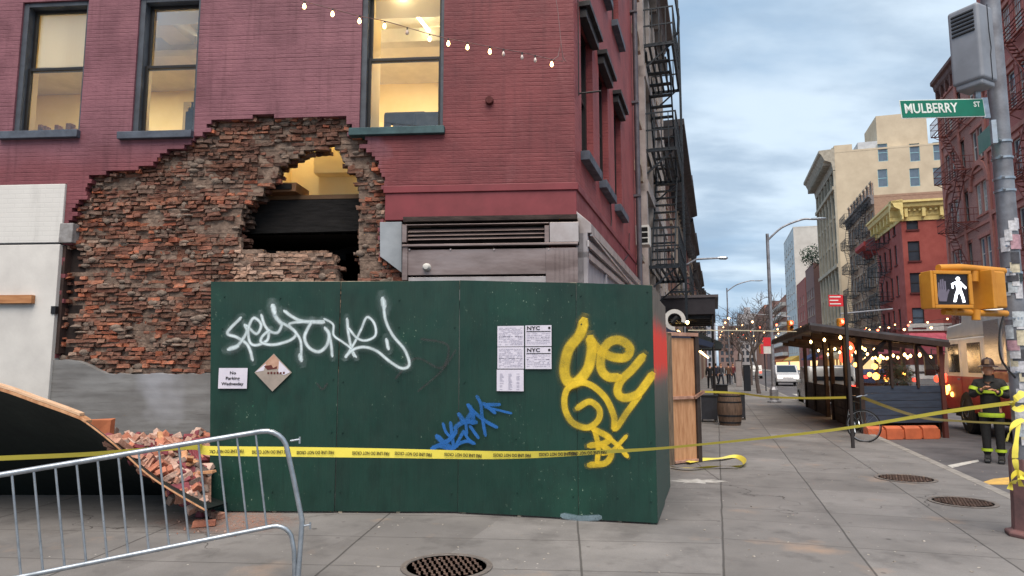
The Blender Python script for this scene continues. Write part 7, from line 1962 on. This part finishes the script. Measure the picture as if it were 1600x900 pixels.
# ================================================================ CARS
def car(name, label, s, n, col, kind='van', rz=RZL, cat='car', sc=1.0, glow=True):
    o = empty(name, SP(s, n, -.13), rz, label, cat, 'cars on the street')
    m = pm('car_' + name + '_' + kind, col, None, .25, .1, 2, 0, spec=.6)
    h = {'van': 1.75, 'car': 1.42, 'suv': 1.7}[kind]; L = 4.5
    if kind == 'van': prof = [(0, .3), (L, .3), (L, .75), (L - .15, .95), (L - .95, 1.08), (L - 1.75, h - .03), (.5, h), (.1, 1.2), (0, .9)]
    elif kind == 'suv': prof = [(0, .32), (L, .32), (L, .9), (L - 1.1, 1.08), (L - 1.7, h - .04), (.4, h), (.08, 1.1), (0, .9)]
    else: prof = [(0, .3), (L, .3), (L, .7), (L - .2, .85), (L - 1.2, .95), (L - 1.95, h - .03), (1.3, h), (.6, 1.0), (0, .9)]
    mb = MB(); mb.prism(prof, -.9, .9); mb.build('body', m, o, bevel=.09, seg=3)
    gl = pm('car_glass', S(34, 40, 46), None, .08, 0, 2, 0, spec=.9)
    a, b2 = prof[4], prof[5]
    for sy in (-1, 1):
        mb = MB(); mb.prism([(a[0] - .15, a[1] + .02), (b2[0] - .02, b2[1] - .1), (.85, h - .1), (.6, 1.12)], .9 * sy - .012 * sy, .9 * sy + .006 * sy); mb.build('side_window', gl, o)
    mb = MB(); d = Vector((b2[0] - a[0], 0, b2[1] - a[1])).normalized(); nrm = Vector((-d.z, 0, d.x)); 
    if nrm.x < 0: nrm = -nrm
    A = Vector((a[0], 0, a[1])) + nrm * .008 + d * .06; B = Vector((b2[0], 0, b2[1])) + nrm * .008 - d * .06
    mb.add([A + Vector((0, -.78, 0)), A + Vector((0, .78, 0)), B + Vector((0, .7, 0)), B + Vector((0, -.7, 0))], [(0, 1, 2, 3)]); mb.build('windscreen', gl, o)
    mb = MB(); q0, q1 = (prof[-3], prof[-2]) if kind != 'car' else (prof[6], prof[7])
    A = Vector((q1[0] - .012, 0, q1[1] + .02)); B = Vector((q0[0] - .012, 0, q0[1] - .1)); mb.add([A + Vector((0, -.75, 0)), A + Vector((0, .75, 0)), B + Vector((0, .68, 0)), B + Vector((0, -.68, 0))], [(0, 1, 2, 3)]); mb.build('rear_window', gl, o)
    for x in (.8, L - .85):
        for sy in (-1, 1):
            mb = MB(); mb.lathe([(.001, -.1), (.3, -.1), (.33, -.07), (.33, .07), (.3, .1), (.001, .1)], (x, sy * .84, .33), 18, axis='Y'); w = mb.build('wheel', MATS['tyre_black'], o, smooth=True)
            mb = MB(); mb.lathe([(.001, -.11), (.2, -.108), (.2, .108), (.001, .11)], (x, sy * .84, .33), 14, axis='Y'); mb.build('rim', M_steel, w)
    for sy in (-1, 1):
        mb = MB(); mb.box(L - .06, L + .015, sy * .62 - .18, sy * .62 + .18, .62, .76); mb.build('headlight', em('headlamp', (1, .95, .85, 1), 3.0) if glow else M_pane2, o, bevel=.02)
        mb = MB(); mb.box(-.015, .06, sy * .68 - .14, sy * .68 + .14, .72, .95); mb.build('tail_light', em('tail_red', (1, .05, .03, 1), 2.5), o, bevel=.02)
        mb = MB(); mb.box(a[0] - .35, a[0] - .2, sy * .92, sy * 1.1, .98, 1.12); mb.build('mirror', m, o, bevel=.02)
    mb = MB(); mb.box(-.02, L + .02, -.88, .88, .28, .38); mb.build('bumper', M_black, o, bevel=.01)
    return o
car('parked_van', 'white van with its front towards us in the middle distance', 65, 5.6, S(206, 206, 208), 'van', RZL + math.pi)
car('parked_car', 'silver car parked just beyond the dining shed', 29.6, 4.4, S(168, 172, 174), 'suv', RZL, glow=False)
car('taxi', 'orange taxi beyond the white van', 82, 6.9, S(222, 120, 50), 'car', RZL + math.pi)
car('parked_car', 'dark blue car at the far kerb by the bollards', 58, 11.6, S(36, 50, 92), 'car')
car('parked_car', 'dark red car far up the right lane', 74, 12.0, S(120, 30, 34), 'suv')
car('parked_car', 'black car parked far along the left kerb', 92, 4.6, S(30, 30, 34), 'suv')
car('parked_car', 'grey van at the far kerb opposite the shed', 47, 12.2, S(120, 122, 126), 'van')
# traffic lights far up the street
def traffic_light(p, label, arm):
    o = empty('traffic_light', p, 0, label, 'traffic light', 'traffic lights over the street')
    mb = MB(); mb.box(-.17, .17, 0, .25, -.5, .5); mb.build('housing', M_sy, o, bevel=.02)
    for k2, c in enumerate((em('stop_red', (1, .06, .03, 1), 14), M_black, M_black)):
        mb = MB(); mb.lathe([(.001, -.04), (.11, -.02), (.11, 0)], (0, -.005, .32 - .32 * k2), 14, axis='Y'); mb.build('lens', c, o)
        mb = MB(); mb.tube([(0, -.16, .34 - .32 * k2), (0, 0, .34 - .32 * k2)], .125, 12, cap=False); mb.build('visor', M_sy, o)
    mb = MB(); mb.tube([(0, .1, .5), (0, .1, .75), tuple(Vector((0, .1, .75)) + arm)], .04, 8); mb.build('arm', M_pole, o)
traffic_light(onY(1236, 512, 46), 'orange traffic light showing red right of the near street lamp', N * -3 + Vector((0, 0, .3)))
traffic_light(onY(1316, 512, 36), 'traffic light showing red above the dining shed roof', N * 2.5 + Vector((0, 0, .2)))
traffic_light(onY(1190, 545, 70), 'small traffic light showing red far up the street', N * -2)

# ================================================================ BARE TREES
M_bark = pm('bare_bark', S(92, 82, 78), S(70, 62, 60), .9, 0, 8, .4)
def bare_tree(p, h, seed, label):
    o = empty('bare_tree', p, 0, label, 'tree', 'bare street trees'); rr = random.Random(seed)
    mb = MB(); tp = [Vector((0, 0, 0))]
    for i in range(5): tp.append(tp[-1] + Vector((rr.uniform(-.12, .12), rr.uniform(-.1, .1), h * .09)))
    mb.tube(tp, [.13, .11, .10, .09, .08, .07], 8); mb.build('trunk', M_bark, o, smooth=True)
    mb = MB()
    def grow(p0, d, L, r_, lv_):
        pts = [p0]; dd = d.copy()
        for i in range(3): dd = (dd + Vector((rr.gauss(0, .14), rr.gauss(0, .14), rr.gauss(.05, .08)))).normalized(); pts.append(pts[-1] + dd * L / 3)
        mb.tube(pts, [r_, r_ * .85, r_ * .7, r_ * .5], 5 if lv_ < 2 else 3, cap=False)
        if lv_ < 4:
            for q in range(3 if lv_ else 4):
                t = rr.choice(pts[1:]); nd = (dd + Vector((rr.gauss(0, .6), rr.gauss(0, .6), rr.gauss(.1, .35)))).normalized(); grow(t, nd, L * rr.uniform(.55, .8), max(.012, r_ * .55), lv_ + 1)
    for q in range(4): grow(tp[-1] - Vector((0, 0, .1 * q)), Vector((rr.gauss(0, .5), rr.gauss(0, .5), 1)).normalized(), h * .3, .05, 0)
    mb.build('crown', M_bark, o, normals=False)
bare_tree(onz(1186, 615), 5.4, 3, 'thin bare tree on the sidewalk left of the near street lamp')
bare_tree(SP(58, 2.6), 6, 5, 'bare tree beyond the dark kiosk'); bare_tree(SP(72, 2.6), 6.2, 8, 'bare tree over the white van'); bare_tree(SP(90, 2.7), 6.5, 9, 'bare tree far along the left kerb')
bare_tree(SP(84, 14.3), 6, 14, 'bare tree on the far right sidewalk'); bare_tree(SP(112, 14.3), 6.5, 15, 'last bare tree on the right side'); bare_tree(SP(120, 2.6), 6.5, 16, 'last bare tree on the left side')

# ================================================================ SHOP FRONTS AND STREET GLOW
shops = [(-2, 12, 'awning over the shop under the bright red tenement', S(140, 40, 44)), ]
awn = [('dark green shop awning under the tan tenement', s4a + 1, s4b - 1, S(46, 70, 56)), ('cream shop awning at the foot of the loft tower', s5a + 1, s5a + 9, S(196, 184, 160)), ('red shop awning past the loft tower', s5a + 10, s5b - 1, S(160, 46, 44)),
       ('blue shop awning under the mauve brick house', sR(1275), sR(1262) - 1, S(60, 70, 110)), ('yellow shop awning below the pale modern block', sR(1246), sR(1232), S(206, 170, 80)), ('orange shop awning below the balcony block', sR(1229), sR(1210), S(190, 110, 60))]
for lb, a, b2, c in awn:
    o = empty('shop_awning', SP(b2, nR), RZR, lb, 'awning', 'awnings along the right side'); w = b2 - a
    mb = MB(); mb.prism([(-1.6, 2.5), (-1.6, 2.75), (-.01, 3.7), (-.01, 2.5)], 0, w, axis='X'); mb.build('cloth', pm('awning_%02d' % awn.index((lb, a, b2, c)), c, None, .8, 0, 2, .1), o)
    mb = MB(); mb.box(.2, w - .2, -.06, -.012, .5, 2.4); mb.build('shop_window', em('shop_glow', (1, .62, .28, 1), .9), o)
for k2, (s_, zz2) in enumerate(((38, 4.6), (52, 5.2), (66, 5.6), (84, 6.0), (104, 6.5), (126, 7.0))):
    o = empty('festoon_lights', SP(s_, NL, zz2), 0, ['nearest', 'second', 'third', 'fourth', 'fifth', 'last'][k2] + ' string of warm festoon bulbs across the street', 'festoon', 'festoon strings across the street')
    P = [Vector((0, 0, 0)) + N * t * 19 + Vector((0, 0, -1.2 * math.sin(math.pi * t))) for t in [i / 16 for i in range(17)]]
    mb = MB(); mb.tube(P, .012, 4); mb.build('cord', M_black, o)
    for i in range(1, 16):
        mb = MB(); mb.lathe([(.01, -.12), (.06, -.07), (.06, -.03), (.01, .0)], tuple(P[i]), 8); mb.build('bulb', em('festoon_bulb', (1, .5, .2, 1), 6) if i % 4 else em('festoon_red', (1, .12, .06, 1), 5), o)
for k2 in range(14):
    s_ = 24 + k2 * 6.5; o = empty('wall_lamp', SP(s_, NL + .2, 2.7), 0, 'small warm lamp on a shop front along the left sidewalk', 'lamp', 'lamps along the left shop fronts')
    mb = MB(); mb.lathe([(.02, -.12), (.09, -.06), (.09, .04), (.02, .1)], (.25, 0, 0), 10); mb.build('globe', M_bulb, o); mb = MB(); mb.tube([(-.2, 0, .1), (.25, 0, .14)], .015, 5); mb.build('bracket', M_black, o)

# ================================================================ PEOPLE
def skin(name, joints, edges, mat, parent, sub=2, extra=None, root=0):
    me = bpy.data.meshes.new(name); me.from_pydata([j[:3] for j in joints], edges, []); o = bpy.data.objects.new(name, me); COL.objects.link(o)
    md = o.modifiers.new('skin', 'SKIN')
    sv = me.skin_vertices[0].data
    for i, j in enumerate(joints): sv[i].radius = (j[3], j[4] if len(j) > 4 else j[3]); sv[i].use_root = (i == root)
    md.use_smooth_shade = True; s2 = o.modifiers.new('sub', 'SUBSURF'); s2.levels = sub; s2.render_levels = sub
    dg = bpy.context.evaluated_depsgraph_get(); nm = bpy.data.meshes.new_from_object(o.evaluated_get(dg)); bpy.data.objects.remove(o)
    if extra:      # add hands, face: same mesh
        bm = bmesh.new(); bm.from_mesh(nm); t = bpy.data.meshes.new('t'); t.from_pydata(extra.v, [], extra.f); bm.from_mesh(t); bmesh.ops.recalc_face_normals(bm, faces=bm.faces); bm.to_mesh(nm); bm.free()
    nm.polygons.foreach_set('use_smooth', [True] * len(nm.polygons)); nm.materials.clear(); nm.materials.append(mat)
    r_ = bpy.data.objects.new(name, nm); COL.objects.link(r_); r_.parent = parent; return r_
M_skin = pm('skin', S(196, 144, 116), S(176, 124, 98), .6, 0, 6, 0)
def head(mb, c, k=1.0):
    mb.lathe([(.012, -.118), (.045, -.108), (.062, -.075), (.072, -.03), (.076, .02), (.070, .065), (.05, .098), (.018, .114)], c, 16, sq=(1, 1.16))
    mb.lathe([(.001, -.03), (.012, -.012), (.009, .012), (.001, .022)], (c[0], c[1] - .088, c[2] - .018), 8)      # nose
    for sx in (-1, 1):
        mb.lathe([(.001, -.009), (.011, 0), (.001, .009)], (c[0] + sx * .028, c[1] - .076, c[2] + .008), 8)
        mb.lathe([(.004, -.03), (.012, -.012), (.014, .012), (.004, .03)], (c[0] + sx * .077, c[1] + .005, c[2] - .008), 8)
    mb.box(c[0] - .022, c[0] + .022, c[1] - .084, c[1] - .07, c[2] - .055, c[2] - .045)
def hand(mb, w, d, up=(0, 0, 1)):
    w = Vector(w); d = Vector(d).normalized(); s2 = d.cross(Vector(up)).normalized(); u = s2.cross(d)
    mb.tube([w, w + d * .04, w + d * .085], [.026, .036, .034], 8, flat=.5)
    for i, L in enumerate((.065, .075, .07, .055)):
        b2 = w + d * .08 + s2 * (-.027 + .018 * i); mb.tube([b2, b2 + d * L * .5 - u * .008, b2 + d * L * .85 - u * .03], [.009, .0085, .007], 6)
    b2 = w + d * .03 - s2 * .03; mb.tube([b2, b2 - s2 * .03 + d * .02, b2 - s2 * .035 + d * .055], [.011, .01, .008], 6)
def person(p, rz, label, H=1.75, coat=S(30, 30, 34), trou=S(36, 38, 46), hair=S(40, 30, 26), walk=.0, arms='down', group='pedestrians on the left sidewalk', hat=None):
    o = empty('person', p, rz, label, 'person', group); k = H / 1.75
    hx = .1; st_ = walk
    hips = (0, 0, .92)
    kl, kr = (hx, -.10 * st_ * 2, .49), (-hx, .06 * st_ * 2, .48)
    al, ar = (hx, -.2 * st_ * 1.4, .085), (-hx, .28 * st_ * 1.4, .10)
    if arms == 'down': el, wl, er, wr = (.25, .03, 1.14), (.24, -.06 - .1 * st_, .88), (-.25, .03, 1.14), (-.24, -.02 + .1 * st_, .88)
    else: el, wl, er, wr = (.27, -.06, 1.16), (.10, -.26, 1.26), (-.27, -.06, 1.16), (-.08, -.25, 1.30)
    J = [hips + (.13, .10), (0, 0, 1.12, .13, .09), (0, 0, 1.34, .15, .10), (0, -.0, 1.46, .07), (0, -.01, 1.54, .055), (0, -.01, 1.58, .05),
         (hx, 0, .86, .085), kl + (.058,), al + (.042,), (al[0], al[1] - .10, .035, .035), (-hx, 0, .86, .085), kr + (.058,), ar + (.042,), (ar[0], ar[1] - .10, .035 if ar[2] < .095 else .04, .035),
         (.18, 0, 1.40, .055), el + (.032,), wl + (.03,), (-.18, 0, 1.40, .055), er + (.032,), wr + (.03,)]
    E = [(0, 1), (1, 2), (2, 3), (3, 4), (4, 5), (0, 6), (6, 7), (7, 8), (8, 9), (0, 10), (10, 11), (11, 12), (12, 13), (2, 14), (14, 15), (15, 16), (2, 17), (17, 18), (18, 19)]
    S_ = lambda L: [tuple(v * k for v in j) for j in L]
    ex_ = MB(Matrix.Scale(k, 4)); head(ex_, (0, -.01, 1.64))
    hand(ex_, wl, Vector(wl) - Vector(el)); hand(ex_, wr, Vector(wr) - Vector(er))
    body = skin('body', S_(J), E, M_skin, o, 1, ex_)
    cm = pm('coat_%02x%02x%02x' % tuple(int(v * 255) for v in coat[:3]), coat, None, .85, 0, 20, .3)
    tm = pm('trousers_%02x%02x%02x' % tuple(int(v * 255) for v in trou[:3]), trou, None, .85, 0, 20, .3)
    CJ = [(0, 0, .80, .165, .125), (0, 0, .98, .165, .125), (0, 0, 1.16, .16, .115), (0, 0, 1.36, .165, .115), (0, 0, 1.50, .08), (.19, 0, 1.40, .078), el + (.072,), tuple(Vector(wl) * .9 + Vector(el) * .1) + (.048,), (-.19, 0, 1.40, .078), er + (.072,), tuple(Vector(wr) * .9 + Vector(er) * .1) + (.048,)]
    skin('coat', S_(CJ), [(0, 1), (1, 2), (2, 3), (3, 4), (3, 5), (5, 6), (6, 7), (3, 8), (8, 9), (9, 10)], cm, o, 2, root=1)
    TJ = [(0, 0, .92, .15, .12), (hx, 0, .82, .105), kl + (.078,), (al[0], al[1], al[2] + .01, .064), (-hx, 0, .82, .105), kr + (.078,), (ar[0], ar[1], ar[2] + .01, .064)]
    skin('trousers', S_(TJ), [(0, 1), (1, 2), (2, 3), (0, 4), (4, 5), (5, 6)], tm, o, 2)
    for nm_, a_ in (('boot', al), ('boot', ar)):
        m = MB(Matrix.Scale(k, 4)); zb2 = max(0, a_[2] - .09)
        m.prism([(a_[1] + .07, zb2), (a_[1] + .07, zb2 + .12), (a_[1] - .04, zb2 + .14), (a_[1] - .12, zb2 + .08), (a_[1] - .2, zb2 + .06), (a_[1] - .21, zb2)], a_[0] - .048, a_[0] + .048, axis='X'); m.build('boot', M_black, o, bevel=.02, seg=2)
    if hat is None:
        m = MB(Matrix.Scale(k, 4)); m.lathe([(.078, -.02), (.084, .03), (.078, .075), (.055, .108), (.015, .124)], (0, .006, 1.645), 16, sq=(1, 1.14)); m.lathe([(.06, -.08), (.07, -.02)], (0, .03, 1.645), 12); m.build('hair', pm('hair_dark', hair, None, .8, 0, 20, .3), o, smooth=True)
    return o, k, (el, wl, er, wr, al, ar, kl, kr)
ff = onz(1555, 723, -.13); 
o, k, (el, wl, er, wr, al, ar, kl, kr) = person(ff, R(-38), 'firefighter in black turnout gear with lime stripes and a helmet on the road', 1.78, S(34, 34, 34), S(30, 30, 31), arms='up', group=None, hat=1)
M_lime = pm('lime_reflective', S(176, 200, 48), S(158, 182, 54), .5, 0, 8, 0); M_hel = pm('helmet_dark', S(72, 54, 48), S(50, 40, 38), .45, 0, 6, .2)
m = MB(Matrix.Scale(k, 4)); c = (0, .01, 1.735)
m.lathe([(.10, -.03), (.098, .03), (.085, .075), (.05, .105), (.008, .115)], c, 18, sq=(1, 1.2)); m.lathe([(.10, -.034), (.155, -.05), (.16, -.042), (.10, -.022)], c, 18, sq=(1, 1.28)); m.box(-.008, .008, -.10, .12, 1.82, 1.86)
mc = MB(Matrix.Scale(k, 4)); mc.tube([(0, .01, 1.42), (0, .01, 1.49), (0, .0, 1.545)], [.12, .088, .082], 16, cap=False); mc.build('collar', MATS['coat_%02x%02x%02x' % tuple(int(v * 255) for v in S(34, 34, 34)[:3])], o, smooth=True)
hm = m.build('helmet', M_hel, o, smooth=True, bevel=.003); m = MB(Matrix.Scale(k, 4)); m.prism([(-.036, 1.735), (.036, 1.735), (.03, 1.81), (0, 1.825), (-.03, 1.81)], -.13, -.12); m.build('helmet_shield', pm('shield_tan', S(150, 120, 90), None, .5, 0, 6, 0), hm)
def band(name, a, b2, r_, t=.5, w2=.05, parent=o, mat=None):
    a = Vector(a); b2 = Vector(b2); d = (b2 - a).normalized(); c = a.lerp(b2, t); m = MB(Matrix.Scale(k, 4)); m.tube([c - d * w2 / 2, c + d * w2 / 2], r_, 16, cap=False); m.build(name, mat or M_lime, parent, smooth=True)
m = MB(Matrix.Scale(k, 4)); m.lathe([(.192, .80), (.192, .87)], (0, 0, 0), 24, sq=(1, .78)); m.lathe([(.196, .82), (.196, .85)], (0, 0, 0), 24, sq=(1, .79), mi=0); m.build('hem_stripe', M_lime, o, smooth=True)
m = MB(Matrix.Scale(k, 4)); m.lathe([(.186, 1.22), (.188, 1.27)], (0, 0, 0), 24, sq=(1, .74)); m.build('chest_stripe', M_lime, o, smooth=True)
for sx in (1, -1): band('sleeve_stripe', (sx * .19, 0, 1.40), el if sx > 0 else er, .084, .45, .06); band('cuff_stripe', el if sx > 0 else er, wl if sx > 0 else wr, .064, .75, .04)
for kk, aa in ((kl, al), (kr, ar)): band('trouser_stripe', kk, aa, .088, .68, .05)
peds = [(1110, 607, R(170), 'pedestrian in a long black coat walking away on the left sidewalk', S(22, 22, 26), S(26, 26, 30), .8, 'down'), (1127, 602, R(20), 'pedestrian in a dark grey jacket facing us behind the black coat', S(60, 60, 66), S(40, 44, 56), .6, 'down'),
        (1139, 601, R(160), 'pedestrian in a brown jacket near the grey pillar', S(96, 72, 58), S(34, 36, 44), .7, 'down'), (1146, 598, R(10), 'pedestrian in a maroon top far along the sidewalk', S(96, 40, 44), S(40, 40, 48), .5, 'down'), (1119, 600, R(200), 'pedestrian in a navy jacket far along the sidewalk', S(34, 40, 60), S(30, 32, 40), .5, 'down')]
for px, py, rz2, lb, c1, c2, wk, ar_ in peds: person(onz(px, py), rz2, lb, 1.74, c1, c2, walk=wk, arms=ar_)
